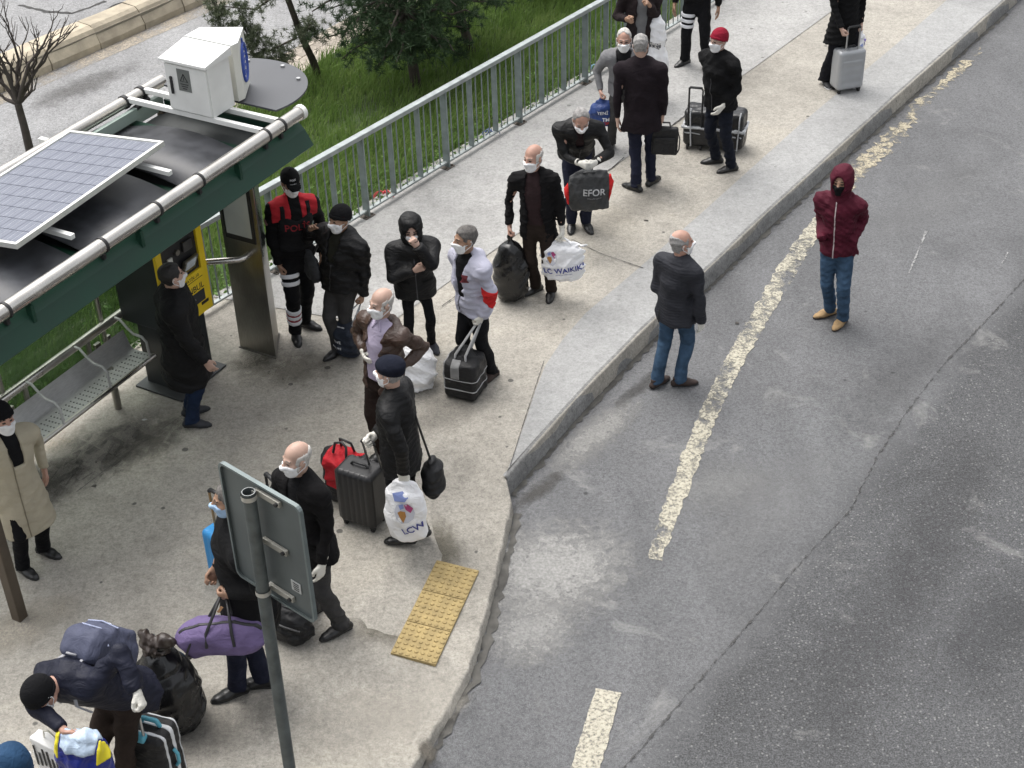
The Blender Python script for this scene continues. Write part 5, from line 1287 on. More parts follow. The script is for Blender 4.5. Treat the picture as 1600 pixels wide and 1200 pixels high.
def front_text(p, txt, x, z, size, material, parent, side=1, roll=0., bold=.012, lift=.005):
    V, F = textmesh(txt, size, bold); cr_, sr_ = math.cos(roll), math.sin(roll)
    P0 = [p['P']+p['sdir']*(z-p['P'][2]+v.x*sr_+v.y*cr_)+p['lx']*(x-side*(v.x*cr_-v.y*sr_))+p['fy']*side*.34 for v in V]
    P1 = p['J'].project(P0, np.array(p['fy'])*-side)+p['fy']*side*lift
    return meshobj('lettering', P1, F, material, parent)
def patch(p, x, z, w_, h_, material, parent, name='patch', side=1, n=7, lift=.006):
    P0 = [p['P']+p['sdir']*(z+h_*(j/(n-1)-.5)-p['P'][2])+p['lx']*(x+w_*(i/(n-1)-.5))+p['fy']*side*.34 for j in range(n) for i in range(n)]
    P1 = p['J'].project(P0, np.array(p['fy'])*-side)+p['fy']*side*lift
    return meshobj(name, P1, [(j*n+i, j*n+i+1, (j+1)*n+i+1, (j+1)*n+i) for j in range(n-1) for i in range(n-1)], material, parent, True)
# cloths
mat('black leather shoe', (.012, .012, .012), .35, 0, .3, 20, .2, 60)
M_BRSHOE = mat('brown suede shoe', (.035, .022, .018), .8, 0, .3, 20); M_TANBOOT = mat('tan suede boot', (.30, .20, .10), .85, 0, .25, 16, .3); M_BLUESH = mat('slate leather shoe', (.020, .022, .027), .6, 0, .3, 20)
C_BLK = cloth('black cloth', (.0055, .0055, .006)); C_BLK2 = cloth('black padded cloth', (.0045, .0045, .005), .6, .55, .1, .3); C_COAL = cloth('black wool', (.0075, .007, .0075), .95)
C_PARKA = cloth('black parka cloth', (.005, .005, .0055), .7, .5, .15, .25); C_BLKTR = cloth('black trousers', (.006, .0062, .0075)); C_GREYTR = cloth('dark grey trousers', (.042, .041, .041))
C_NAVYTR = cloth('navy trousers', (.012, .014, .028)); C_BRTR = cloth('dark brown trousers', (.022, .015, .012)); C_JEAN = cloth('blue denim', (.040, .075, .125), .9, .5, .4, .2, .4, 7); C_JEAND = cloth('dark denim', (.012, .022, .050), .9, .5, .4, .2, .35, 7)
C_LEATH = cloth('brown leather', (.052, .029, .020), .42, .55, .05, .5, .25, 11); C_GREYH = cloth('pale grey fleece', (.42, .42, .50), .95, .5, .3, .15, .08, 8); C_RED = cloth('red cloth', (.50, .022, .022), .85)
C_MAROON = cloth('maroon padded cloth', (.070, .007, .018), .75, .55, .15, .2, .15, 8); C_QUILT = cloth('charcoal quilted cloth', (.027, .028, .034), .75, .45, .2, .2, .15, 9, 11.); C_BEIGE = cloth('beige trench cloth', (.40, .36, .27), .85, .45, .25, .2, .08, 7)
C_TWEED = cloth('grey tweed', (.17, .17, .175), .95, .4, .6, .15, .15); C_AUB = cloth('dark aubergine wool', (.013, .009, .0115), .9, .5); C_NAVYJ = cloth('navy padded cloth', (.009, .0105, .022), .6, .5, .1, .25, .2, 10, 6.); C_BLUEJ = cloth('blue jacket cloth', (.02, .055, .115), .8)
C_LILAC = cloth('lilac shirt cotton', (.42, .37, .48), .9, .35, .2, .2, .06); C_BROWNSW = cloth('dark brown sweater', (.028, .016, .017)); C_OLIVE = cloth('dark olive shirt', (.022, .022, .016)); C_BLKSW = cloth('black sweater', (.007, .007, .008)); C_REDH = cloth('red knitted cap', (.22, .012, .028), .95, .6, .8, .15, .15, 14); C_KNIT = cloth('black knitted cap', (.009, .009, .010), .95, .4, .8, .15, .2, 14); C_NAVYC = cloth('navy felt cap', (.009, .011, .020), .95)
M_REFL = mat('white reflective strip', (.74, .75, .78), .4, 0, .05); M_ZIP = mat('pale zip', (.5, .42, .42), .4, .4); M_DZIP = mat('dark zip', (.05, .05, .055), .4, .4); C_BMASK = cloth('black mask cloth', (.008, .008, .009), .9)
RZ = KZ+.004
PP = {}
PP['parka'] = person('man in long black parka and dark jeans facing the ticket machine', 1.66, 100, 0, [(304, 641), (306, 662)], (268, 431), {'R': dict(px=(326, 573), dy=-.25, pose='relax')}, spec=dict(jacket=C_PARKA, trousers=C_JEAND, hem=.285, collar='hooddown', hair=('short', 'dark'), skin='fair', shoes=M_BLUESH, puff=.022, skirt=1.15, headyaw=22, build=1.26))
PP['police'] = person('police officer in black and red uniform and cap beside the totem', 1.80, 22, 0, [(482, 507), (463, 527)], (454, 284), {'R': dict(px=(437, 421), dy=-.12, pose='fist'), 'L': dict(loc=(-.26, .08, .90), pose='relax')}, spec=dict(jacket=C_BLK, trousers=C_BLKTR, hem=.52, collar='high', hat=('cap', C_BLK), hair=('short', 'dark'), boot=.09, headpitch=14, footyaw=(40, -8), skin='tan', build=1.02, fold=.6, captext=[('POLIS', .012, .022), ('ISTANBUL', -.028, .014)]))
PP['pointing'] = person('man in black jacket and black knitted cap pointing with one hand', 1.63, -35, 0, [(548, 541), (523, 552)], (531, 341), {'R': dict(px=(476, 356), dy=.12, pose='relax', point=True, hint=(.4, -.6, -.9), palm=(0, 0, -1)), 'L': dict(px=(567, 474), dy=-.1, pose='grip')}, spec=dict(jacket=C_BLK2, trousers=C_GREYTR, hem=.47, collar='low', hat=('beanie', C_KNIT), skin='tan', shirt=C_OLIVE, open=(.06, .012, .66), build=1.28, headyaw=-12, puff=.01))
PP['hooded'] = person('person in black hooded coat with one hand held to the mask', 1.53, 6, 0, [(677, 541), (640, 548)], (642, 358), {'L': dict(px=(648, 386), dy=-.30, pose='fist', hint=(-.6, -.2, -1), palm=(.4, -1, 0)), 'R': dict(px=(655, 429), dy=-.24, pose='fist', hint=(1, -.3, -.4), palm=(0, -1, 0))}, spec=dict(jacket=C_BLK2, trousers=C_BLKTR, hem=.43, collar='hood', build=1.14, puff=.014, skin='fair', legr=.82, hair=('short', 'dark'), headpitch=6, footyaw=(15, -15), shoes=mat('charcoal canvas shoe', (.03, .032, .04), .8)))
PP['hoodie'] = person('man in pale grey fleece hoodie with red sleeve band holding a duffel', 1.63, -52, 0, [(766, 588), (737, 586)], (727, 373), {'L': dict(px=(753, 503), dy=-.17, pose='grip', glove=True, hint=(-.8, -.6, 0)), 'R': dict(loc=(.25, -.03, .82), pose='relax')}, spec=dict(jacket=C_GREYH, trousers=C_BLKTR, hem=.47, collar='hooddown', hair=('short', 'greydark'), skin='tan', shirt=C_BLKSW, open=(.075, .01, .60), shoes=M_BRSHOE, build=1.1, headyaw=-14, belly=.02, puff=.006))
PP['leather'] = person('bald man in brown leather jacket and lilac shirt, hands in pockets', 1.72, -40, 0, [(614, 706), (592, 714)], (596, 473), {'L': dict(px=(630, 583), dy=-.18, pose='pocket', hint=(-.15, -1, 0)), 'R': dict(px=(566, 559), dy=.02, pose='relax', hint=(1, -.6, 0), glove=True)}, spec=dict(jacket=C_LEATH, trousers=C_BRTR, hem=.45, collar='low', hair=('bald', 'white'), brow='grey', skin='fair', shirt=C_LILAC, collar_shirt=C_LILAC, open=(.085, .07, .40), build=1.1, headyaw=-14, belly=.02))
PP['beret'] = person('man in black padded jacket and navy cap gripping a suitcase handle', 1.70, -104, 0, [(628, 843), (652, 827)], (609, 582), {'L': dict(px=(633, 748), dy=-.26, pose='grip', glove=True), 'R': dict(px=(580, 690), dy=.02, pose='grip', glove=True, hint=(1, -.6, -.3))}, spec=dict(jacket=C_BLK2, trousers=C_BLKTR, hem=.45, collar='high', hat=('beret', C_NAVYC), hair=('short', 'grey'), skin='fair', build=1.12, puff=.008, headyaw=-6))
PP['walking'] = person('bald man in black coat and grey trousers walking behind the traffic sign', 1.78, -42, 0, [(527, 985), (482, 958)], (463, 716), {'L': dict(px=(504, 892), dy=-.24, pose='relax', glove=True, hint=(-.6, -.8, -.2)), 'R': dict(loc=(.24, .27, .98), pose='grip', glove=True)}, spec=dict(jacket=C_COAL, trousers=C_GREYTR, hem=.42, collar='low', hair=('bald', 'white'), brow='grey', skin='fair', build=1.05, headyaw=-12, shirt=C_BLKSW, open=(.05, .008, .70), skirt=1.08, footyaw=(-15, -10)))
PP['duffel'] = person('man in black suit carrying a purple duffel behind the traffic sign', 1.84, -78, 0, [(362, 1083), (402, 1068)], (365, 776), {'L': dict(px=(360, 938), dy=-.2, pose='grip'), 'R': dict(loc=(.24, .12, .86), pose='grip')}, spec=dict(jacket=C_BLK, trousers=C_NAVYTR, hem=.37, collar='low', hair=('short', 'greydark'), skin='tan', bend=8, build=1.32, maskmat=cloth('pale blue mask', (.34, .48, .66), .9, .2, .1, var=.05)))
PP['stooping'] = person('man in navy jacket and black cap stooping over his bags', 1.74, -22, 0, [(196, 1262), (146, 1268)], (62, 1084), {'L': dict(px=(228, 1082), dy=-.22, pose='grip', glove=True, hint=(-.9, -.3, .3)), 'R': dict(px=(101, 1150), dy=-.45, pose='grip', hint=(.9, 0, .3))}, spec=dict(jacket=C_NAVYJ, trousers=C_BRTR, hem=.44, collar='low', hat=('beanie', C_KNIT), hatlow=-.012, skin='ruddy', hair=('short', 'dark'), bend=52, headbend=84, side=22, headyaw=-20, maxshift=.4, build=1.08, puff=.008, waistf=.1))
PP['blue'] = person('person with a blue hood up standing by the striped bag', 1.84, 150, 0, [(40, 1500), (66, 1500)], (24, 1196), {'R': dict(px=(98, 1222), dy=.1, pose='grip')}, spec=dict(jacket=C_BLUEJ, trousers=C_JEAND, hem=.46, collar='hood', skin='fair', hair=('short', 'dark')))
PP['trench'] = person('man in beige trench coat and black knitted cap near the bench', 1.61, 42, 0, [(74, 862), (41, 892)], (3, 652), {'R': dict(px=(6, 806), dy=-.1, pose='pocket'), 'L': dict(loc=(-.28, -.08, .80))}, spec=dict(jacket=C_BEIGE, trousers=C_BLKTR, hem=.26, collar='low', hat=('beanie', C_KNIT), skin='ruddy', hair=('short', 'grey'), skirt=1.16, shirt=C_BLKSW, open=(.055, .006, .68), build=1.12, fold=.45, footyaw=(20, 10), maxshift=.3))
PP['twobags'] = person('bald man in open black jacket carrying a black sack and a white bag', 1.67, -14, 0, [(861, 460), (833, 453)], (833, 246), {'R': dict(px=(795, 361), dy=-.02, pose='grip', gloves=1), 'L': dict(px=(880, 370), dy=-.12, pose='grip', glove=True)}, spec=dict(jacket=C_COAL, trousers=C_BRTR, hem=.41, collar='low', hair=('bald', 'white'), brow='grey', skin='ruddy', shirt=C_BROWNSW, open=(.065, .085, .38), build=1.08, headyaw=-24, belly=.02, footyaw=(0, -40)))
PP['bent'] = person('grey-haired man in black jacket bent over a dark shopping bag', 1.70, 4, 0, [(918, 354), (893, 354)], (908, 187), {'R': dict(px=(912, 263), dy=-.42, pose='grip', glove=True, hint=(.45, -.7, .3)), 'L': dict(px=(929, 263), dy=-.42, pose='grip', glove=True, hint=(-.45, -.7, .3))}, spec=dict(jacket=C_BLK2, trousers=C_NAVYTR, hem=.45, collar='low', hair=('thin', 'grey'), brow='grey', skin='ruddy', bend=36, headbend=42, build=1.15, shirt=C_BROWNSW, open=(.04, .008, .62), maxshift=.3, headpitch=10))
PP['tweed'] = person('white-haired man in grey tweed jacket and black sweater by the railing', 1.58, -6, 0, [(990, 226), (954, 229)], (975, 62), {'R': dict(px=(937, 150), dy=-.02, pose='grip')}, spec=dict(jacket=C_TWEED, trousers=C_GREYTR, hem=.44, collar='low', hair=('thin', 'white'), brow='grey', skin='ruddy', glasses=True, shirt=C_BLKSW, open=(.075, .075, .40), build=1.16))
PP['back'] = person('grey-haired man in dark aubergine coat standing with his back turned', 1.77, 172, 0, [(989, 292), (1020, 282)], (1001, 70), {'L': dict(px=(964, 199), dy=-.05, pose='relax'), 'R': dict(px=(1036, 195), dy=.0, pose='grip')}, spec=dict(jacket=C_AUB, trousers=C_NAVYTR, hem=.41, collar='low', hair=('thin', 'grey'), skin='fair', build=1.16, skirt=1.1, footyaw=(55, -30), mask=True))
PP['sack'] = person('man in dark brown open jacket holding a white sack by the railing', 1.76, 2, 0, [(1012, 152), (984, 154)], None, {'R': dict(px=(980, 38), dy=-.28, pose='fist', hint=(.4, -.5, -1), palm=(0, -1, 0)), 'L': dict(px=(1012, 14), dy=-.24, pose='grip', hint=(-.4, -.5, -1))}, spec=dict(jacket=cloth('dark brown cord', (.020, .014, .015)), trousers=C_BLKTR, hem=.43, collar='low', hair=('short', 'grey'), skin='tan', shirt=C_TWEED, open=(.06, .05, .42), build=1.08))
PP['officer'] = person('officer in black uniform with reflective knee strips standing near the railing', 1.80, -14, 0, [(1103, 106), (1067, 98)], None, {}, spec=dict(jacket=C_BLK, trousers=C_BLKTR, hem=.52, collar='high', hat=('cap', C_BLK), hair=('short', 'dark'), boot=.12, skin='tan', legr=1.02, footyaw=(10, -35)))
PP['redcap'] = person('man in red knitted cap and black jacket beside a wrapped trolley bag', 1.68, -48, 0, [(1138, 264), (1114, 251)], (1123, 62), {'L': dict(px=(1128, 173), dy=-.2, pose='relax', glove=True), 'R': dict(px=(1103, 140), dy=.10, pose='grip', glove=True)}, spec=dict(jacket=C_BLK, trousers=cloth('blue black trousers', (.008, .010, .017)), hem=.46, collar='low', hat=('beanie', C_REDH), glasses=True, skin='fair', hair=('short', 'grey'), brow='grey', build=1.2, belly=.03, headyaw=-4, footyaw=(-25, -40)))
PP['widetrousers'] = person('person in black coat and wide trousers beside a silver suitcase', 1.72, 18, 0, [(1328, 130), (1291, 130)], None, {'R': dict(px=(1317, 58), dy=-.30, pose='grip', hint=(.9, -.4, -.3)), 'L': dict(px=(1344, 50), dy=-.02, pose='grip')}, spec=dict(jacket=C_BLK, trousers=cloth('black wide trousers', (.007, .007, .010)), hem=.36, build=1.15, collar='low', hair=('short', 'dark'), skin='fair', legr=1.15, flare=1.25, sole=mat('white sole', (.7, .7, .7), .6), shoes=mat('black trainer', (.02, .02, .022), .6)))
PP['quilted'] = person('bald man in charcoal quilted jacket and jeans standing on the road', 1.66, 142, RZ, [(1030, 596), (1068, 597)], (1065, 379), {'R': dict(px=(1096, 518), dy=-.10, pose='relax', glove=True), 'L': dict(loc=(-.15, .22, .93), hint=(-.2, -1, 0))}, spec=dict(jacket=C_QUILT, trousers=C_JEAN, hem=.44, collar='high', hair=('bald', 'grey'), skin='ruddy', shoes=M_BRSHOE, build=1.08, headyaw=-34, skirt=1.04, puff=.006, footyaw=(-10, -48)))
PP['maroon'] = person('man in maroon hooded jacket, black mask and jeans standing on the road', 1.71, -24, RZ, [(1313, 504), (1291, 489)], (1315, 282), {'L': dict(px=(1332, 384), dy=-.12, pose='pocket', hint=(-.1, -1, -.25)), 'R': dict(px=(1284, 380), dy=-.12, pose='pocket', hint=(.2, -1, -.2))}, spec=dict(jacket=C_MAROON, trousers=C_JEAN, hem=.475, collar='hood', skin='tan', hair=('short', 'dark'), shoes=M_TANBOOT, boot=.03, sole=mat('brown boot sole', (.045, .03, .02), .8), maskmat=C_BMASK, strapmat=C_BMASK, build=1.03, puff=.006, headyaw=-4, footyaw=(-15, -45)))
# ---- details of single garments
p = PP['police']; jk = p['jacket']; nz = p['N'][2]
C_REDV = cloth('red vest cloth', (.40, .022, .03), .8)
def vest_region(p, f, off, name, material, parent, h=.011):
    s = SDF(); s.fn(lambda X: p['J'](X)-off, 'u'); s.lo = p['J'].lo.copy(); s.hi = p['J'].hi.copy(); s.fn(f, 'i', .006); return s.obj(name, h, material, parent)
Pl, Fy, Lx, Nn = p['P'], p['fy'], p['lx'], p['N']
def yoke(X):
    z = X[:, 2]-Nn[2]; x = np.abs((X-Nn) @ Lx); return np.maximum(-.165+.45*np.clip(.10-x, 0, .1)-z, np.maximum(x-.225, .05-x))
vest_region(p, yoke, .004, 'red_yoke', C_REDV, jk)
def plate_(X):
    z = X[:, 2]-Nn[2]; x = np.abs((X-Nn) @ Lx); return np.maximum(np.maximum(x-.165, z+.135-.02*np.sin(X[:, 0]*30)), -.47-z)
vest_region(p, plate_, .012, 'vest', cloth('black vest cloth', (.011, .011, .012), .8, .3), jk)
def straps(X):
    z = X[:, 2]-Nn[2]; x = (X-Nn) @ Lx; return np.maximum(np.abs(np.abs(x)-.125)-.022, np.maximum(z-.0, -.16-z))
vest_region(p, straps, .011, 'vest_strap', cloth('black vest strap', (.011, .011, .012), .8, .3), jk)
front_text(p, 'POLİS', 0, nz-.215, .092, cloth('red lettering cloth', (.24, .025, .03), .8), jk, lift=.019)
jk.data  # arm badge
for s_ in (1,):
    a, b = p['sh'][s_], p['el'][s_]; c = a+(b-a)*.38; V = [c+np.array([0, 1, 0])*.035*math.cos(t)+nrm(b-a)*.035*math.sin(t)+np.array([s_*.2, .06, 0]) for t in np.linspace(0, 6.283, 13)[:-1]]
    dr = nrm(np.array([-s_, -.3, 0])); Vp = p['J'].project(V, dr)-dr*.006; meshobj('badge', Vp, [tuple(range(12))], mat('red grey badge', (.32, .16, .16), .6), jk)
M_REDST = mat('dark red strip', (.25, .02, .03), .5)
def leg_strips(p, s_, rows):
    for t0, t1, a, b, m_ in rows: band(p, p['legs'][s_], p[a][s_], p[b][s_], t0, t1, .008, 'reflective_strip', m_, p['trousers'], .009, ((0, -.07, 0), (0, -1, 0)))
leg_strips(p, 1, [(.42, .52, 'hp', 'knee', M_REFL), (.60, .70, 'hp', 'knee', M_REFL), (.30, .42, 'knee', 'ank', M_REFL), (.42, .47, 'knee', 'ank', M_REDST), (.47, .57, 'knee', 'ank', M_REFL), (.57, .62, 'knee', 'ank', M_REDST), (.62, .72, 'knee', 'ank', M_REFL)])
p = PP['officer']; leg_strips(p, 1, [(.40, .50, 'hp', 'knee', M_REFL), (.57, .67, 'hp', 'knee', M_REFL), (.74, .84, 'hp', 'knee', M_REFL)])
p = PP['hoodie']; band(p, p['arms'][-1], p['el'][-1], p['wr'][-1], -.22, .42, .009, 'red_band', C_RED, p['jacket'])
patch(p, -.09, p['P'][2]+.33, .075, .075, mat('dark red emblem', (.10, .008, .015), .7), p['jacket']); 
front_line(p, 'zip', .012, p['hem']+.03, p['P'][2]+.20, .012, M_DZIP, p['jacket'])
p = PP['maroon']; front_line(p, 'zip', .015, p['hem']+.005, p['N'][2]+.0, .011, M_ZIP, p['jacket'])
p = PP['leather']; patch(p, -.105, p['P'][2]+.30, .095, .014, mat('dark pocket welt', (.018, .010, .008), .5), p['jacket'], 'pocket_zip')
for nm in ('pointing', 'redcap', 'walking', 'bent'):
    p = PP[nm]; front_line(p, 'placket', -.012, p['hem']+.02, p['P'][2]+(.20 if nm in ('pointing', 'walking') else .28), .012, M_DZIP, p['jacket'], lift=.005)
for nm, zz in (('pointing', .16), ('hooded', .10), ('walking', .03), ('redcap', .12), ('twobags', .06), ('tweed', .08), ('maroon', .12), ('parka', .0)):
    p = PP[nm]
    for x in (-.11, .11): patch(p, x, p['P'][2]+zz-.03, .10, .022, cloth('pocket flap '+nm, tuple(c*.75 for c in (.012, .012, .013)) if nm not in ('tweed', 'maroon') else ((.12, .12, .125) if nm == 'tweed' else (.045, .005, .012))), p['jacket'], 'pocket_flap', lift=.007)
p = PP['hooded']; front_line(p, 'zip', .0, p['hem']+.02, p['N'][2]-.08, .010, M_DZIP, p['jacket'])
p = PP['trench']; front_line(p, 'front_edge', .055, p['hem']+.02, p['N'][2]-.10, .010, mat('coat edge seam', (.20, .175, .12), .9), p['jacket'])  # darker seam strip along the front edge of the coat
p = PP['quilted']; patch(p, -.10, p['hem']+.075, .014, .14, mat('vent lining', (.011, .011, .012), .9), p['jacket'], 'back_vent', -1)

# ================================================================ LUGGAGE
M_PLB = mat('black bin liner film', (.007, .007, .0075), .27, 0, .1, 6, .5, 11, .55); M_PLW = cloth('white carrier film', (.84, .84, .85), .45, .6, .02, .5, .05, 10); M_WRAP = mat('clear wrapping film', (.42, .43, .44), .25, 0, .3, 12)
C_NYL = cloth('black nylon', (.010, .010, .011), .6, .5, .3, .4); C_NYLG = cloth('charcoal nylon', (.040, .041, .042), .65, .5, .3, .4); M_SHELL = mat('black shell plastic', (.013, .013, .014), .42, 0, .2, 10, .1); M_CASTER = mat('caster rubber', (.012, .012, .012), .7)
def lift_text(root, s, txt, M4, size, dr, material, bold=.012, up=.009):
    """lettering laid on a soft surface"""
    V, F = textmesh(txt, size, bold); P = s.project([np.array(M4 @ v) for v in V], dr); ok = np.abs(s(P)) < .025; F = [f for f in F if all(ok[i] for i in f)]; P = P-np.array(nrm(dr))*up
    return meshobj('lettering', P, F, material, root)
def pull(root, w_, z0, z1, y, material, r=.011, bar=None):
    """telescopic handle: two stems and a grip bar"""
    for x in (-w_/2, w_/2): MB().tube([(x, y, z0), (x, y, z1)], r, 8).build('handle_stem', material, root)
    MB().tube([(-w_/2, y, z1), (-w_/2+.02, y, z1+.022), (w_/2-.02, y, z1+.022), (w_/2, y, z1)], r*1.5, 8).build('grip', bar or M_BLACK, root)
def casters(root, w_, d, r=.028):
    for x in (-1, 1):
        for y in (-1, 1):
            wv = MB().tube([(x*(w_/2-.05)-.012, y*(d/2-.045), r), (x*(w_/2-.05)+.012, y*(d/2-.045), r)], r, 12).build('wheel', M_CASTER, root)
            MB().box((x*(w_/2-.05), y*(d/2-.045), r*2-.005), (.045, .045, .03), bev=.006).build('wheel_fork', M_BLACK, root)
def hardcase(loc, face, w_, d, h, material, label, ribs=5, seam=None, rib_dir='v', handle=(.2, .4), hmat=None, group=None, hy=None):
    root = tag(empty('suitcase', loc, R(face+180)), label, 'suitcase', group); z0 = .055
    s = SDF(); s.box((0, 0, z0+h/2), (w_/2, d/2, h/2), .045)
    if rib_dir == 'v': f = lambda X: .006*np.abs(np.sin(X[:, 0]*math.pi*ribs/w_))*(np.abs(X[:, 1]) > d*.38)
    else: f = lambda X: .006*np.abs(np.sin((X[:, 2]-z0)*math.pi*ribs/h))*((np.abs(X[:, 1]) > d*.38) & (X[:, 2] < z0+h*.75) & (np.abs(X[:, 0]) < w_*.36))
    s.disp = f; s.obj('shell', .0095, material, root)
    q = SDF(); q.box((0, 0, z0+h/2), (w_/2+.004, .012, h/2+.004), .046); q.obj('zip_band', .011, seam or M_BLACK, root)
    casters(root, w_, d); z1 = z0+h
    if handle: pull(root, handle[0], z1-.03, z1+handle[1], d/2-.05 if hy is None else hy, hmat or mat('steel stem', (.35, .35, .35), .35, .8))
    MB().tube([(-.08, 0, z1), (-.06, 0, z1+.025), (.06, 0, z1+.025), (.08, 0, z1)], .011, 6).build('top_handle', M_BLACK, root)
    return root
def softbag(name, loc, face, stations, label, cat, material, seed=1, amp=.012, f=1.2, res=.0105, group=None, top=None, cut=True):
    """soft bag: stations = (height, half width, half depth[, x shift, y shift])"""
    root = tag(empty(name, loc, R(face+180)), label, cat, group); s = SDF()
    s.tube([(st[3] if len(st) > 3 else 0, st[4] if len(st) > 4 else 0, st[0]) for st in stations], [(st[1], st[2]) for st in stations], (1, 0, 0), .05)
    if cut: s.cut((0, 0, .002), (0, 0, -1), .03)
    s.disp = wrinkle(amp, seed, f); o = s.obj('bag', res, material, root); return root, s, o
FRONT = Matrix(((-1, 0, 0, 0), (0, 0, -1, 0), (0, 1, 0, 0), (0, 0, 0, 1)))        # text plane -> front (+y) face of a bag
def front_at(x, z, rl=0.): return Matrix.Translation(Vector((x, .4, z))) @ FRONT @ Matrix.Rotation(rl, 4, 'Z')
def handles(root, s, xs, ztop, zb, hand, material, r=.006, y=.0):
    """carrier handles from the bag rim up to the hand (in the bag's own frame)"""
    for yy in (-y, y):
        MB().tube([(xs[0], yy, zb), (xs[0]*.8, yy*.9, zb+(ztop-zb)*.4), (hand[0]-.02, hand[1], ztop-.01), (hand[0]+.02, hand[1], ztop-.01), (xs[1]*.8, yy*.9, zb+(ztop-zb)*.4), (xs[1], yy, zb)], r, 6).build('handle', material, root)
def hang(pos, drop): return (pos[0], pos[1], pos[2]-drop)
def lc_world(p, off=(0, 0)): return p
INK = mat('navy print', (.03, .045, .26), .5); INKP = mat('magenta print', (.42, .05, .19), .5); INKO = mat('ochre print', (.42, .20, .05), .5); INKB = mat('pale blue print', (.22, .28, .55), .5)
def blob(root, s, pts, material, up=.004, dr=(0, -1, 0)):
    V = []; n = len(pts); c = np.mean(pts, 0)
    P = [(c[0], .4, c[1])]+[(p[0], .4, p[1]) for p in pts]; Pm = [((c[0]+p[0])/2, .4, (c[1]+p[1])/2) for p in pts]; P += Pm
    Q = s.project(P, dr); ok = np.abs(s(Q)) < .025; Q = Q-np.array(dr)*up; F = []
    for i in range(n): j = (i+1) % n; F += [(0, n+1+i, n+1+j), (n+1+i, 1+i, 1+j, n+1+j)]
    F = [f for f in F if all(ok[i] for i in f)]
    return meshobj('print', Q, F, material, root)
def carrier(hand, face, w_, h, label, seed, text=True, roll=0., drop=.1):
    r_, s, o = softbag('shopping_bag', (hand[0], hand[1], hand[2]-drop-h), face, [(.02, w_*.36, .055), (.08, w_*.47, .095), (h*.45, w_*.5, .11), (h*.8, w_*.49, .085), (h, w_*.43, .03)], label, 'bag', M_PLW, seed, .011, 1.3)
    handles(r_, s, (-w_*.22, w_*.22), h+drop, h*.93, (0, 0), M_PLW, .008, .02)
    return r_, s, o
def globe(r_, s, x, z, q=1.):
    blob(r_, s, [(x+.052*q*math.cos(a*R(36)), z+.062*q*math.sin(a*R(36))) for a in range(10)], mat('pale grey print', (.55, .56, .62), .5), .003)
    blob(r_, s, [(x+.035*q, z+.0*q), (x+.02*q, z+.012*q), (x-.004*q, z+.008*q), (x-.008*q, z-.02*q), (x+.006*q, z-.055*q), (x+.02*q, z-.03*q)], INKO, .005)
    blob(r_, s, [(x-.045*q, z+.03*q), (x-.02*q, z+.06*q), (x+.0*q, z+.05*q), (x-.008*q, z+.02*q), (x-.03*q, z+.0*q)], INKP, .005)
    blob(r_, s, [(x+.03*q, z+.04*q), (x+.005*q, z+.055*q), (x+.0*q, z+.03*q), (x+.02*q, z+.018*q)], INKB, .005)
def gp(px, py, z=0.): return tuple(G(px, py, z))
# --- white carrier with navy lettering, held by the man with two bags
hp_ = PP['twobags']['hand']['L']; r_, s, o = carrier(hp_, -8, .45, .42, 'white carrier bag with navy lettering and a colour print beside brown trousers', 3, drop=.07)
lift_text(r_, s, 'LC WAIKIKI', front_at(-.015, .165, R(9)), .079, (0, -1, 0), INK, .02); lift_text(r_, s, 'www.lcwaikiki.com', front_at(-.02, .115, R(9)), .022, (0, -1, 0), INK, .0)
globe(r_, s, .11, .29, 1.2)
# --- white carrier with globe print, held by the man in the navy cap
hp_ = PP['beret']['hand']['L']; r_, s, o = carrier(hp_, -12, .36, .58, 'white carrier bag with a globe print held by the man in navy cap', 5, drop=.035)
globe(r_, s, -.01, .35, 1.6); lift_text(r_, s, 'LCW', front_at(-.07, .19, R(24)), .085, (0, -1, 0), INK, .02)
blob(r_, s, [(.09, .50), (.0, .54), (-.05, .50), (-.02, .46), (.07, .44)], INKB, .004)
# --- black bin liner hanging from his other hand
hp_ = PP['twobags']['hand']['R']; b0 = gp(795, 474)
r_, s, o = softbag('garbage_bag', (hp_[0]+.0, hp_[1]-.02, .02), -10, [(.05, .14, .12), (.14, .18, .15), (.38, .19, .15), (.54, .14, .12), (.63, .06, .05), (.67, .025, .025), (.72, .04, .03)], 'full black plastic sack hanging from the hand of the bald man', 'garbage bag', M_PLB, 8, .010, .9)
# --- big knotted black sack on the ground
b0 = gp(272, 1128)
r_, s, o = softbag('garbage_bag', b0, -20, [(.06, .22, .19), (.20, .27, .23), (.42, .25, .22), (.58, .16, .15), (.67, .07, .06), (.71, .045, .045), (.77, .07, .06)], 'big bulging black plastic sack standing beside the turquoise-trimmed suitcase', 'garbage bag', M_PLB, 9, .011, .85)
kn = SDF(); kn.tube([(-.02, 0, .71), (.03, .02, .77), (.10, .0, .85)], [.06, .075, .05], (1, 0, 0), .04).tube([(.0, 0, .73), (-.06, -.02, .81), (-.12, .0, .84)], [.05, .06, .04], (0, 1, 0), .04); kn.disp = wrinkle(.016, 4, 2.); kn.obj('knot', .010, mat('brown plastic film', (.030, .021, .017), .4, 0, .3, 10, .8, 18), r_)
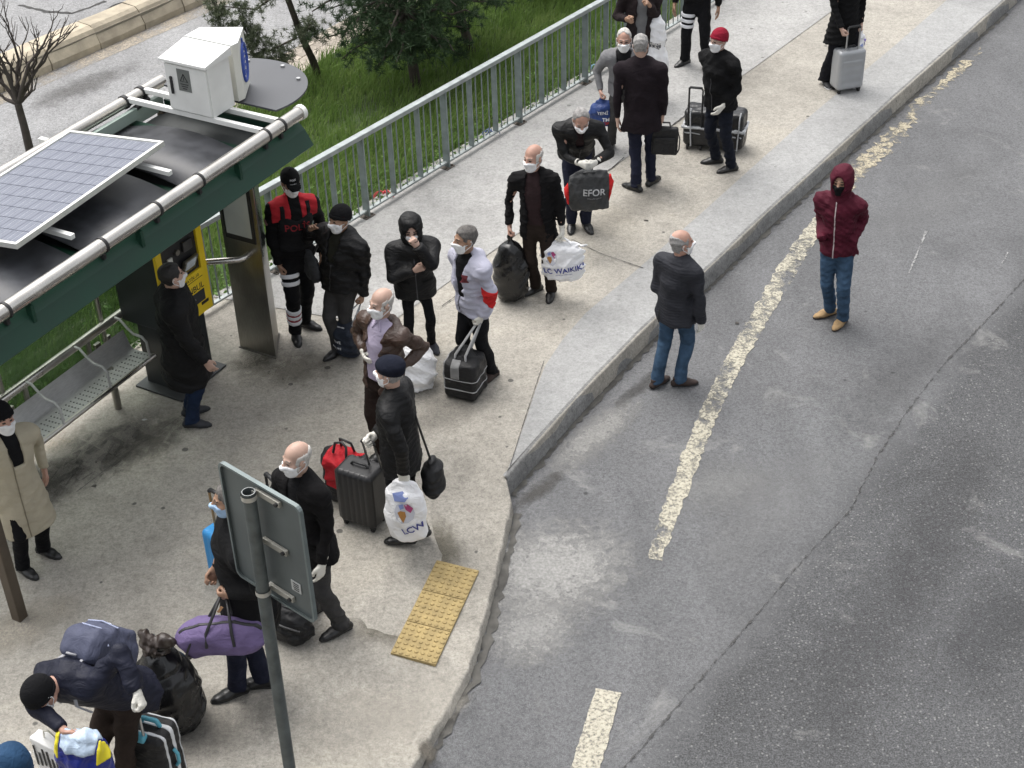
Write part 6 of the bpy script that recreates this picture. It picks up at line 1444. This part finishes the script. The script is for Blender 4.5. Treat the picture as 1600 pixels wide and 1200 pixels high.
# --- dark shopping bag with block lettering
ha = (np.array(PP['bent']['hand']['L'])+np.array(PP['bent']['hand']['R']))/2
r_, s, o = softbag('shopping_bag', (ha[0]+.0, ha[1]-.09, ha[2]-.47), 4, [(.025, .215, .075), (.08, .235, .10), (.24, .23, .105), (.38, .215, .075), (.45, .19, .03)], 'charcoal shopping bag with grey block lettering and red sides', 'bag', C_NYLG, 12, .012, 1.1)
for x in (-1, 1):
    q = SDF(); q.fn(lambda X: s(X)-.005, 'u'); q.lo = s.lo.copy(); q.hi = s.hi.copy(); q.cut((x*.208, 0, 0), (-x, 0, 0)); q.cut((0, 0, .40), (0, 0, 1)); q.cut((0, 0, .10), (0, 0, -1)); q.obj('red_side', .011, C_RED, r_)
lift_text(r_, s, 'EFOR', front_at(-.045, .25, R(-3)), .10, (0, -1, 0), mat('pale grey print b', (.48, .48, .48), .6), .012); lift_text(r_, s, 'www.efor.com.tr', front_at(-.045, .19, R(-3)), .022, (0, -1, 0), mat('grey print c', (.25, .25, .25), .6))
handles(r_, s, (-.08, .08), .48, .43, (0, .05), C_NYLG, .008, .02)
# --- navy sports bag of the pointing man
hp_ = PP['pointing']['hand']['L']; b0 = gp(545, 556)
C_NAVYB = cloth('navy sports nylon', (.014, .020, .034), .65, .5, .3, .4)
r_, s, o = softbag('sports_bag', (b0[0], b0[1], .01), -25, [(.05, .125, .085), (.12, .15, .11), (.26, .14, .105), (.34, .11, .06), (.37, .09, .03)], 'navy sports bag with white lettering and pale straps by the pointing man', 'bag', C_NAVYB, 15, .011, 1.3)
lift_text(r_, s, 'HIVE', front_at(.06, .20), .05, (0, -1, 0), M_REFL, .012); lift_text(r_, s, 'ROUTE', front_at(.06, .135), .034, (0, -1, 0), M_REFL, .012)
hl = Vector(tuple(np.array(hp_)-np.array(b0))); a_ = R(-25+180); hl = Matrix.Rotation(-a_, 3, 'Z') @ hl
for y in (-.03, .03): MB().tube([(-.07, y, .33), (hl.x*.6-.03, hl.y*.6+y*.4, .33+(hl.z-.33)*.6), (hl.x, hl.y, hl.z), (hl.x*.6+.05, hl.y*.6+y*.4, .33+(hl.z-.33)*.55), (.07, y, .33)], .008, 6).build('strap', mat('pale strap', (.45, .46, .48), .7), r_)
q = SDF(); q.tube([(-.11, .03, .325), (0, .05, .345), (.11, .03, .325)], [.012, .012, .012], (0, 0, 1)); q.obj('zip', .008, mat('pale zip tape', (.5, .5, .52), .6), r_)
# --- grey shoulder bag at his side
p = PP['pointing']; sb = p['wld'](p['P']+np.array([.26, .10, .06]))
r_, s, o = softbag('shoulder_bag', (sb[0], sb[1], sb[2]-.14), -60, [(.02, .12, .04), (.08, .14, .06), (.22, .135, .05), (.29, .11, .025)], 'charcoal shoulder bag at the side of the pointing man', 'bag', cloth('charcoal canvas', (.045, .047, .050), .8, .5), 17, .008, 1.2)
sl_ = [p['wld'](x) for x in (p['P']+np.array([.25, .07, .20]), p['sh'][1]+np.array([-.03, .11, -.05]), p['sh'][1]+np.array([-.06, .0, .095]), p['sh'][1]+np.array([-.03, -.10, 0]))]
MB().tube([Matrix.Rotation(-R(-60+180), 3, 'Z') @ Vector(tuple(np.array(q_)-np.array([sb[0], sb[1], sb[2]-.14]))) for q_ in sl_], .012, 6).build('strap', M_BLACK, r_)
# --- white sack on the ground behind the leather jacket
b0 = gp(652, 603); r_, s, o = softbag('sack', b0, 20, [(.07, .17, .15), (.16, .21, .18), (.30, .19, .16), (.40, .12, .10), (.44, .05, .04)], 'plump white plastic sack on the ground behind the brown leather jacket', 'sack', M_PLW, 21, .016, 1.1)
# --- black and grey holdall held by the man in the grey hoodie
hp_ = PP['hoodie']['hand']['L']; b0 = gp(728, 612); GT = cloth('silver grey trim', (.36, .36, .36), .7, .3)
r_ = tag(empty('holdall', b0, R(-22+180)), 'black holdall with grey trim standing before the grey hoodie', 'bag'); s = SDF()
s.box((0, 0, .20), (.165, .165, .20), .05).tube([(0, 0, .28), (0, 0, .46)], [(.13, .14), (.085, .06)], (1, 0, 0), .08); s.cut((0, 0, .004), (0, 0, -1), .02); s.disp = wrinkle(.009, 23, 1.1); o = s.obj('bag', .0105, C_NYL, r_)
for z0, z1, nm in ((.115, .13, 'piping'), (.225, .24, 'piping')):
    q = SDF(); q.fn(lambda X: s(X)-.006, 'u'); q.lo = s.lo.copy(); q.hi = s.hi.copy(); q.cut((0, 0, z1), (0, 0, 1)); q.cut((0, 0, z0), (0, 0, -1)); q.obj(nm, .009, GT, r_)
q = SDF(); q.fn(lambda X: s(X)-.005, 'u'); q.lo = s.lo.copy(); q.hi = s.hi.copy(); q.cut((0, 0, .42), (0, 0, 1)); q.cut((0, 0, .245), (0, 0, -1)); q.cut((.075, 0, 0), (1, 0, 0)); q.cut((-.015, 0, 0), (-1, 0, 0)); q.cut((0, 0, 0), (0, -1, 0)); q.obj('grey_panel', .009, cloth('grey panel', (.24, .24, .24), .8), r_)
q = SDF(); q.fn(lambda X: s(X)-.005, 'u'); q.lo = s.lo.copy(); q.hi = s.hi.copy(); q.cut((.135, 0, 0), (-1, 0, 0)); q.cut((0, 0, .42), (0, 0, 1)); q.cut((0, 0, .14), (0, 0, -1)); q.obj('grey_end', .010, cloth('grey end panel', (.28, .28, .28), .8), r_)
hl = Matrix.Rotation(-R(-22+180), 3, 'Z') @ Vector(tuple(np.array(hp_)-np.array(b0)))
for y, bx in ((.09, .055), (-.06, .055)): MB().tube([(-bx, y, .34), (-bx*.9, y*.9, .46), (hl.x-.015, hl.y, hl.z), (hl.x+.015, hl.y, hl.z), (bx*.9, y*.9, .46), (bx, y, .34)], .012, 6).build('handle', GT, r_)
# --- blue bag with lettering
hp_ = PP['tweed']['hand']['R']; r_, s, o = softbag('shopping_bag', hang(hp_, .36), -14, [(.03, .13, .07), (.10, .155, .10), (.22, .15, .09), (.30, .11, .04), (.345, .04, .02)], 'blue bag with white lettering hanging beside the grey tweed jacket', 'bag', cloth('royal blue film', (.018, .045, .17), .5, .5, .05, .4), 27, .012, 1.4)
lift_text(r_, s, 'YENİ', front_at(-.03, .20), .055, (0, -1, 0), M_REFL, .015); lift_text(r_, s, 'TM', front_at(-.07, .12), .06, (0, -1, 0), M_REFL, .02)
blob(r_, s, [(-.05, .09), (-.12, .10), (-.13, .05), (-.06, .04)], mat('red print', (.4, .03, .03), .5))
# --- black laptop case
hp_ = PP['back']['hand']['R']; rt = tag(empty('laptop_case', (hp_[0]+.03, hp_[1]-.03, hp_[2]-.42), R(-10+180)), 'black laptop case hanging from the hand of the man with turned back', 'laptop case')
q = SDF(); q.box((0, 0, .18), (.15, .045, .17), .03); q.disp = wrinkle(.004, 3, 1.); q.obj('body', .0095, C_NYL, rt)
q = SDF(); q.box((-.0, .05, .14), (.125, .012, .10), .01); q.obj('pocket', .009, C_NYL, rt)
MB().tube([(-.06, 0, .34), (-.05, 0, .40), (.05, 0, .40), (.06, 0, .34)], .011, 8).build('handle', M_BLACK, rt)
MB().tube([(-.145, 0, .30), (-.17, .03, .22), (-.165, .03, .10), (-.15, .02, .05)], .008, 6).build('strap', M_BLACK, rt)
# --- wide trolley bag wrapped in film
b0 = gp(1118, 236); rt = tag(empty('trolley_bag', (b0[0], b0[1]+.12, 0), R(-18+180)), 'wide black trolley bag wrapped in clear film behind the red-capped man', 'trolley bag')
q = SDF(); q.box((0, 0, .19), (.37, .16, .15), .06).box((.0, 0, .40), (.36, .15, .10), .06, .01); q.disp = wrinkle(.010, 5, 1.); q.obj('bag', .0115, C_NYLG if False else cloth('black wrapped nylon', (.014, .014, .015), .35, .6, .1, .5), rt)
for c, sz in (((0, 0, .29), (.385, .172, .022)), ((0, 0, .22), (.380, .168, .010))):
    q = SDF(); q.box(c, sz, .02); q.disp = wrinkle(.008, 6, 2.); q.obj('film_band', .010, M_WRAP, rt)
for x, tl_ in ((.26, .3), (-.30, -.2), (-.15, .1)):
    MB().tube([(x-.02*tl_, .175, .06), (x, .178, .20), (x+.03*tl_, .165, .33), (x+.05*tl_, .165, .47), (x+.06*tl_, .10, .512)], .009, 6).build('film_strand', M_WRAP, rt)
for x in (.14, .30): MB().tube([(x-.012, .13, .035), (x+.012, .13, .035)], .035, 12).build('wheel', M_CASTER, rt); MB().tube([(x, .15, .30), (x, .15, .78)], .011, 8).build('handle_stem', M_BLACK, rt)
MB().tube([(.14, .15, .78), (.155, .15, .80), (.285, .15, .80), (.30, .15, .78)], .016, 8).build('grip', M_BLACK, rt)
# --- silver hard case
b0 = gp(1321, 141); hardcase((b0[0], b0[1], 0), 16, .37, .24, .52, mat('silver shell plastic', (.36, .37, .38), .35, .25, .06, 6), 'silver hard-shell suitcase with black zip band standing at the kerb strip', 5, M_BLACK, 'h', (.17, .28), M_SCREW, hy=.06)
# --- plastic bag white and violet
hp_ = PP['widetrousers']['hand']['L']; r_, s, o = softbag('plastic_bag', hang(hp_, .30), 30, [(.04, .07, .06), (.10, .10, .085), (.18, .085, .07), (.26, .035, .03), (.30, .02, .02)], 'small white and violet plastic bag beside the black coat', 'plastic bag', M_PLW, 31, .013, 1.8)
blob(r_, s, [(-.02, .18), (-.07, .17), (-.08, .10), (-.04, .09)], mat('violet print', (.22, .16, .45), .5)); blob(r_, s, [(.05, .12), (.0, .13), (.0, .07), (.05, .06)], INKB)
# --- tall white sack
b0 = gp(1024, 124, .30); r_, s, o = softbag('sack', (b0[0], b0[1]+.0, .26), 5, [(.06, .12, .11), (.16, .155, .14), (.36, .155, .14), (.50, .12, .11), (.58, .135, .12), (.74, .11, .10), (.88, .05, .05), (.95, .02, .02)], 'tall white cloth sack tied in the middle and held in front of the brown jacket', 'sack', M_PLW, 33, .013, 1.1)
q = SDF(); q.fn(lambda X: s(X)-.008, 'u'); q.lo = s.lo.copy(); q.hi = s.hi.copy(); q.cut((0, 0, .60), (0, .2, 1)); q.cut((0, 0, .49), (.1, -.1, -1)); q.disp = wrinkle(.007, 7, 2.4)
Mk, t, b = newmat('checked scarf'); ck = node(t, 'ShaderNodeTexChecker', Scale=26); t.links.new(coords(t), ck.inputs[0]); ck.inputs['Color1'].default_value = (.55, .54, .52, 1); ck.inputs['Color2'].default_value = (.10, .10, .11, 1); t.links.new(ck.outputs[0], b.inputs[0]); b.inputs['Roughness'].default_value = .9
q.obj('checked_tie', .010, Mk, r_)
# --- black hard case gripped by the man in the navy cap
hp_ = PP['beret']['hand']['R']; b0 = gp(571, 815)
hc = hardcase((b0[0], b0[1], 0), -28, .36, .25, .54, M_SHELL, 'ribbed black hard-shell suitcase beside the red holdall', 7, M_BLACK, 'v', None)
hl = Matrix.Rotation(-R(-28+180), 3, 'Z') @ Vector(tuple(np.array(hp_)-np.array(b0)))
for dx in (-.06, .06): MB().tube([(hl.x*.5+dx-.0, -.08, .56), (hl.x+dx*.9, hl.y*1.0, hl.z-.02)], .010, 8).build('handle_stem', mat('dark steel stem', (.12, .12, .12), .35, .7), hc)
MB().tube([(hl.x-.06, hl.y, hl.z-.02), (hl.x-.045, hl.y, hl.z+.0), (hl.x+.045, hl.y, hl.z+.0), (hl.x+.06, hl.y, hl.z-.02)], .014, 8).build('grip', M_BLACK, hc)
# --- red and black holdall behind it
b0 = gp(546, 778); rt = tag(empty('holdall', (b0[0], b0[1], 0), R(-35+180)), 'red and black holdall standing behind the ribbed black suitcase', 'bag')
q = SDF(); q.box((0, 0, .22), (.18, .125, .22), .04).tube([(-.13, 0, .40), (.13, 0, .42)], [.09, .08], (0, 1, 0), .10); q.disp = wrinkle(.013, 8, 1.3); q.obj('body', .0105, C_NYL, rt)
q2 = SDF(); q2.fn(lambda X: q(X)-.006, 'u'); q2.lo = q.lo.copy(); q2.hi = q.hi.copy(); q2.cut((.14, 0, 0), (1, 0, 0)); q2.cut((-.14, 0, 0), (-1, 0, 0)); q2.cut((0, 0, .17), (0, 0, -1)); q2.obj('red_panel', .0105, cloth('red nylon', (.40, .014, .022), .7, .5, .2, .25), rt)
for y in (-.05, .06): MB().tube([(-.07, y, .50), (-.06, y*.6, .59), (0, y*.3, .61), (.06, y*.6, .59), (.07, y, .50)], .012, 6).build('handle', M_BLACK, rt)
# --- black bag behind the man in the navy cap
p = PP['beret']; sb = p['wld'](np.array([.12, -.20, .62])); r_, s, o = softbag('shoulder_bag', (sb[0], sb[1], .40), -100, [(.03, .10, .07), (.10, .13, .10), (.24, .12, .09), (.34, .08, .04)], 'small black bag hanging behind the man in the navy cap', 'bag', C_NYL, 37, .009, 1.3)
sl_ = [(sb[0], sb[1], .70), p['wld'](p['at'](.55, -.16)), p['wld'](p['sh'][1]+np.array([-.02, -.04, .085])), p['wld'](p['sh'][1]+np.array([-.04, .10, -.02]))]
MB().tube([Matrix.Rotation(-R(-100+180), 3, 'Z') @ Vector(tuple(np.array(q_)-np.array([sb[0], sb[1], .40]))) for q_ in sl_], .010, 6).build('strap', M_BLACK, r_)
# --- soft black suitcase behind the traffic sign
hp_ = PP['walking']['hand']['R']; b0 = tuple(G(425, 752, 1.1)[:2]-np.array([.082, .057]))+(0,); rt = tag(empty('suitcase', (b0[0], b0[1], 0), R(-55+180)), 'soft black suitcase with raised handle behind the traffic sign', 'suitcase')
q = SDF(); q.box((0, 0, .36), (.24, .15, .31), .05); q.disp = wrinkle(.007, 9, 1.); q.obj('body', .0115, C_NYL, rt)
for z in (.08, .60):
    q2 = SDF(); q2.fn(lambda X: q(X)-.008, 'u'); q2.lo = q.lo.copy(); q2.hi = q.hi.copy(); q2.fn(lambda X: np.abs(np.abs(X[:, 1])-.115)-.007, 'i'); q2.cut((0, 0, .36), (0, 0, 1 if z < .3 else -1)); q2.obj('piping', .010, mat('dark piping', (.05, .05, .052), .5), rt)
casters(rt, .46, .28); pull(rt, .20, .60, 1.10, -.10, M_BLACK, .012)
b0 = gp(458, 994); r_, s, o = softbag('holdall', b0, -30, [(.04, .15, .11), (.10, .19, .14), (.20, .18, .13), (.27, .14, .08)], 'low black holdall on the ground under the traffic sign', 'bag', C_NYL, 61, .010, 1.2)
MB().tube([(-.16, .10, .20), (-.05, .135, .23), (.06, .13, .23), (.16, .10, .19)], .008, 6).build('piping', mat('dark piping', (.05, .05, .052), .5), r_)
for y in (-.03, .05): MB().tube([(-.07, y, .25), (-.05, y*.6, .33), (.05, y*.6, .33), (.07, y, .25)], .010, 6).build('handle', M_BLACK, r_)
# --- sky blue case with a golden handle
b0 = gp(360, 905); hardcase((b0[0], b0[1], 0), -42, .30, .20, .46, mat('sky blue shell', (.035, .26, .58), .4, 0, .08, 5), 'bright blue suitcase with golden pull handle behind the traffic sign', 4, mat('blue band', (.02, .12, .3), .5), 'v', (.15, .36), mat('golden stem', (.36, .24, .12), .4, .6), hy=0.).children
# --- purple duffel
p = PP['duffel']; hp_ = p['hand']['L']; C_PUR = cloth('purple nylon', (.135, .10, .21), .75, .5, .5, .3, .1, 9)
dz = GY(350, 1010, hp_[1]-.06); rt = tag(empty('duffel_bag', (dz[0], dz[1], dz[2]-.03), R(2)), 'purple duffel bag with black handles carried behind the sign pole', 'duffel bag')
q = SDF(); q.tube([(-.19, 0, .13), (-.08, 0, .14), (.10, 0, .14), (.20, 0, .12)], [(.125, .14), (.135, .15), (.135, .15), (.12, .135)], (0, 1, 0), .06); q.disp = wrinkle(.012, 10, 1.2); q.obj('bag', .0105, C_PUR, rt)
q2 = SDF(); q2.fn(lambda X: q(X)-.005, 'u'); q2.lo = q.lo.copy(); q2.hi = q.hi.copy(); q2.fn(lambda X: np.abs(X[:, 1]+.03-.0*X[:, 0])-.012, 'i'); q2.cut((0, 0, .2), (0, 0, -1)); q2.obj('zip', .010, M_BLACK, rt)
hl = Vector(tuple(np.array(hp_)-np.array([dz[0], dz[1], dz[2]-.03]))); hl = Matrix.Rotation(-R(2), 3, 'Z') @ hl
for y in (-.10, .06): MB().tube([(-.09, y-.03, .15), (-.085, y, .25), (hl.x-.02, hl.y, hl.z), (hl.x+.02, hl.y, hl.z), (.09, y, .25), (.10, y-.03, .15)], .012, 6).build('handle', M_BLACK, rt)
MB().tube([(-.19, -.10, .20), (-.235, -.13, .10), (-.22, -.10, .03)], .009, 6).build('strap', M_BLACK, rt)
MB().box((hl.x-.03, hl.y-.05, hl.z-.08), (.02, .006, .06), Matrix.Rotation(R(35), 3, 'Y'), bev=.002).build('luggage_tag', mat('orange tag', (.5, .28, .14), .6), rt)
# --- backpack on the stooping man
p = PP['stooping']; at_ = p['at']; C_BP = cloth('slate blue nylon', (.060, .066, .105), .7, .5, .35, .35, .1, 8)
bk = p['wld'](at_(.55, -.15)); rt = tag(empty('backpack', bk, 0), 'slate blue backpack on the back of the stooping man', 'backpack')
Rm = np.stack([p['lx'], p['fy'], p['sdir']], 1); al = p['root'].rotation_euler[2]; Rw = np.array(Matrix.Rotation(al, 3, 'Z')) @ Rm      # columns: side, front, up the spine
Mx = Matrix.Identity(4)
for i in range(3):
    for j in range(3): Mx[i][j] = Rw[i, j]
Mx.translation = Vector(tuple(p['wld'](at_(.52, -.135)))); rt.matrix_world = Mx
q = SDF(); q.box((0, -.09, .0), (.17, .12, .25), .10); q.box((0, -.20, -.05), (.13, .05, .14), .05, .03); q.disp = wrinkle(.009, 12, 1.); q.obj('body', .0105, C_BP, rt)
for pts in ([(-.165, -.12, .12), (-.08, -.215, .14), (.08, -.215, .14), (.165, -.12, .12)], [(-.13, -.24, .04), (0, -.258, .055), (.13, -.24, .04)]): MB().tube(pts, .006, 6).build('piping', mat('pale blue piping', (.27, .30, .42), .6), rt)
lg = MB(); lg.box((0, -.256, .0), (.055, .004, .010)).box((-.012, -.257, .01), (.010, .004, .028), Matrix.Rotation(R(35), 3, 'Y')); lg.build('logo', M_REFL, rt)
for s_ in (-1, 1): MB().tube([(s_*.075, -.01, .21), (s_*.085, .05, .27), (s_*.095, .155, .27), (s_*.12, .28, .19), (s_*.135, .30, .06)], .016, 6, ry=.006).build('shoulder_strap', mat('grey strap webbing', (.30, .30, .32), .7), rt)
MB().tube([(-.03, -.02, .235), (-.02, -.02, .265), (.02, -.02, .265), (.03, -.02, .235)], .008, 6).build('grab_loop', mat('grey strap webbing', (.3, .3, .32), .7), rt)
# --- black suitcase with turquoise handles and white stripes
hp_ = PP['stooping']['hand']['L']; b0 = gp(250, 1222); rt = tag(empty('suitcase', (b0[0], b0[1], 0), R(-20+180)), 'black suitcase with white stripes and turquoise handle in the stooping man\'s hand', 'suitcase')
q = SDF(); q.box((0, 0, .31), (.17, .13, .26), .05); q.disp = wrinkle(.005, 13, 1.); q.obj('body', .0105, C_NYL, rt); TQ = mat('turquoise plastic', (.10, .36, .46), .4, 0, .08)
for y0, wd in ((.06, .012), (-.03, .018), (-.11, .010)):
    q2 = SDF(); q2.fn(lambda X: q(X)-.006, 'u'); q2.lo = q.lo.copy(); q2.hi = q.hi.copy(); q2.fn(lambda X: np.abs(X[:, 1]-y0)-wd, 'i'); q2.obj('white_stripe', .0085, mat('white stripe', (.6, .61, .62), .6), rt)
q2 = SDF(); q2.box((.03, .10, .56), (.085, .03, .035), .02); q2.obj('handle_housing', .008, TQ, rt)
q2 = SDF(); q2.tube([(-.09, -.02, .575), (-.07, -.02, .615), (.03, -.02, .615), (.05, -.02, .575)], [.016, .017, .017, .016], (0, 1, 0)); q2.obj('top_handle', .008, TQ, rt)
for x in (-.04, .10): MB().tube([(x, .10, .56), (x, .10, .80)], .010, 8).build('handle_stem', M_SCREW, rt)
MB().tube([(-.04, .10, .79), (-.03, .10, .81), (.09, .10, .81), (.10, .10, .79)], .016, 8).build('grip', TQ, rt)
MB().tube([(-.175, .0, .24), (-.20, .0, .28), (-.20, .0, .36), (-.175, .0, .40)], .013, 8).build('side_handle', TQ, rt); casters(rt, .34, .25)
# --- blue and yellow carrier in his other hand
hp_ = PP['stooping']['hand']['R']; r_, s, o = softbag('shopping_bag', (hp_[0]+.06, hp_[1]-.02, hp_[2]-.42), -15, [(.03, .14, .09), (.10, .18, .13), (.26, .185, .13), (.36, .17, .10), (.42, .15, .06)], 'blue and white carrier bag with yellow corners under the stooping man', 'bag', cloth('deep blue film', (.012, .022, .19), .4, .5, .05, .5, .15), 41, .014, 1.3)
for x in (-1, 1):
    q = SDF(); q.fn(lambda X: s(X)-.006, 'u'); q.lo = s.lo.copy(); q.hi = s.hi.copy(); q.cut((x*.125, 0, 0), (-x, 0, 0)); q.cut((0, 0, .30), (0, 0, -1)); q.obj('yellow_corner', .010, mat('yellow film', (.68, .58, .02), .45), r_)
q = SDF(); q.fn(lambda X: s(X)-.004, 'u'); q.lo = s.lo.copy(); q.hi = s.hi.copy(); q.cut((0, 0, .365), (0, 0, -1)); q.cut((.12, 0, 0), (1, 0, 0)); q.cut((-.12, 0, 0), (-1, 0, 0)); q.obj('white_rim', .010, cloth('cloudy blue white film', (.45, .55, .68), .4, .5, .05, .5, .5), r_)
handles(r_, s, (-.07, .07), .44, .39, (-.05, 0), mat('pale blue cord', (.35, .48, .6), .5), .006, .03)
# --- striped white bag
c = G(88, 1186, .88); rt = tag(empty('striped_bag', (c[0], c[1], c[2]-.34), R(-32+180)), 'white paper bag with black bar print near the blue hood', 'bag')
q = SDF(); q.box((0, 0, .32), (.15, .05, .19), .012); q.disp = wrinkle(.004, 14, 1.); q.obj('body', .0105, mat('white paper', (.72, .72, .70), .7), rt)
for i in range(7):
    x = -.115+.038*i; MB().box((x, .056, .37+.02*math.sin(i*2.1)), (.014, .004, .18-.03*(i % 3))).build('bar_print', M_PRINT, rt)
for x in (-.06, .06): MB().tube([(x, 0, .50), (x*.8, 0, .57), (0, 0, .60)], .005, 5).build('handle', mat('paper cord', (.6, .58, .5), .8), rt)
# --- litter on the pavement
for k, (x, y) in enumerate([(225, 657), (148, 760), (630, 705), (1010, 345), (1152, 505)]):
    c = G(x, y, 0 if k != 4 else RZ); mb = MB(); rr = random.Random(k); V = [(rr.uniform(-.03, .03), rr.uniform(-.02, .02), .004+rr.uniform(0, .012)) for _ in range(5)]; V = [(.026*math.cos(a*1.257)+v[0]*.3, .018*math.sin(a*1.257)+v[1]*.3, v[2]) for a, v in enumerate(V)]
    o = MB().add(V+[(v[0], v[1], v[2]-.003) for v in V], [(0, 1, 2, 3, 4), (9, 8, 7, 6, 5)]+[(i, 5+i, 5+(i+1) % 5, (i+1) % 5) for i in range(5)]).build('litter', mat('pale litter' if k in (0, 2) else 'dark litter', (.6, .6, .58) if k in (0, 2) else (.05, .045, .04), .8)); o.location = c
    tag(o, ['white paper scrap on the pavement near the parka man', 'dark scrap on the pavement between bench and sign', 'pale scrap on the pavement beside the navy cap', 'dark scrap on the pavement near the kerb strip', 'dark leaf scrap on the road between the two road men'][k], 'litter')
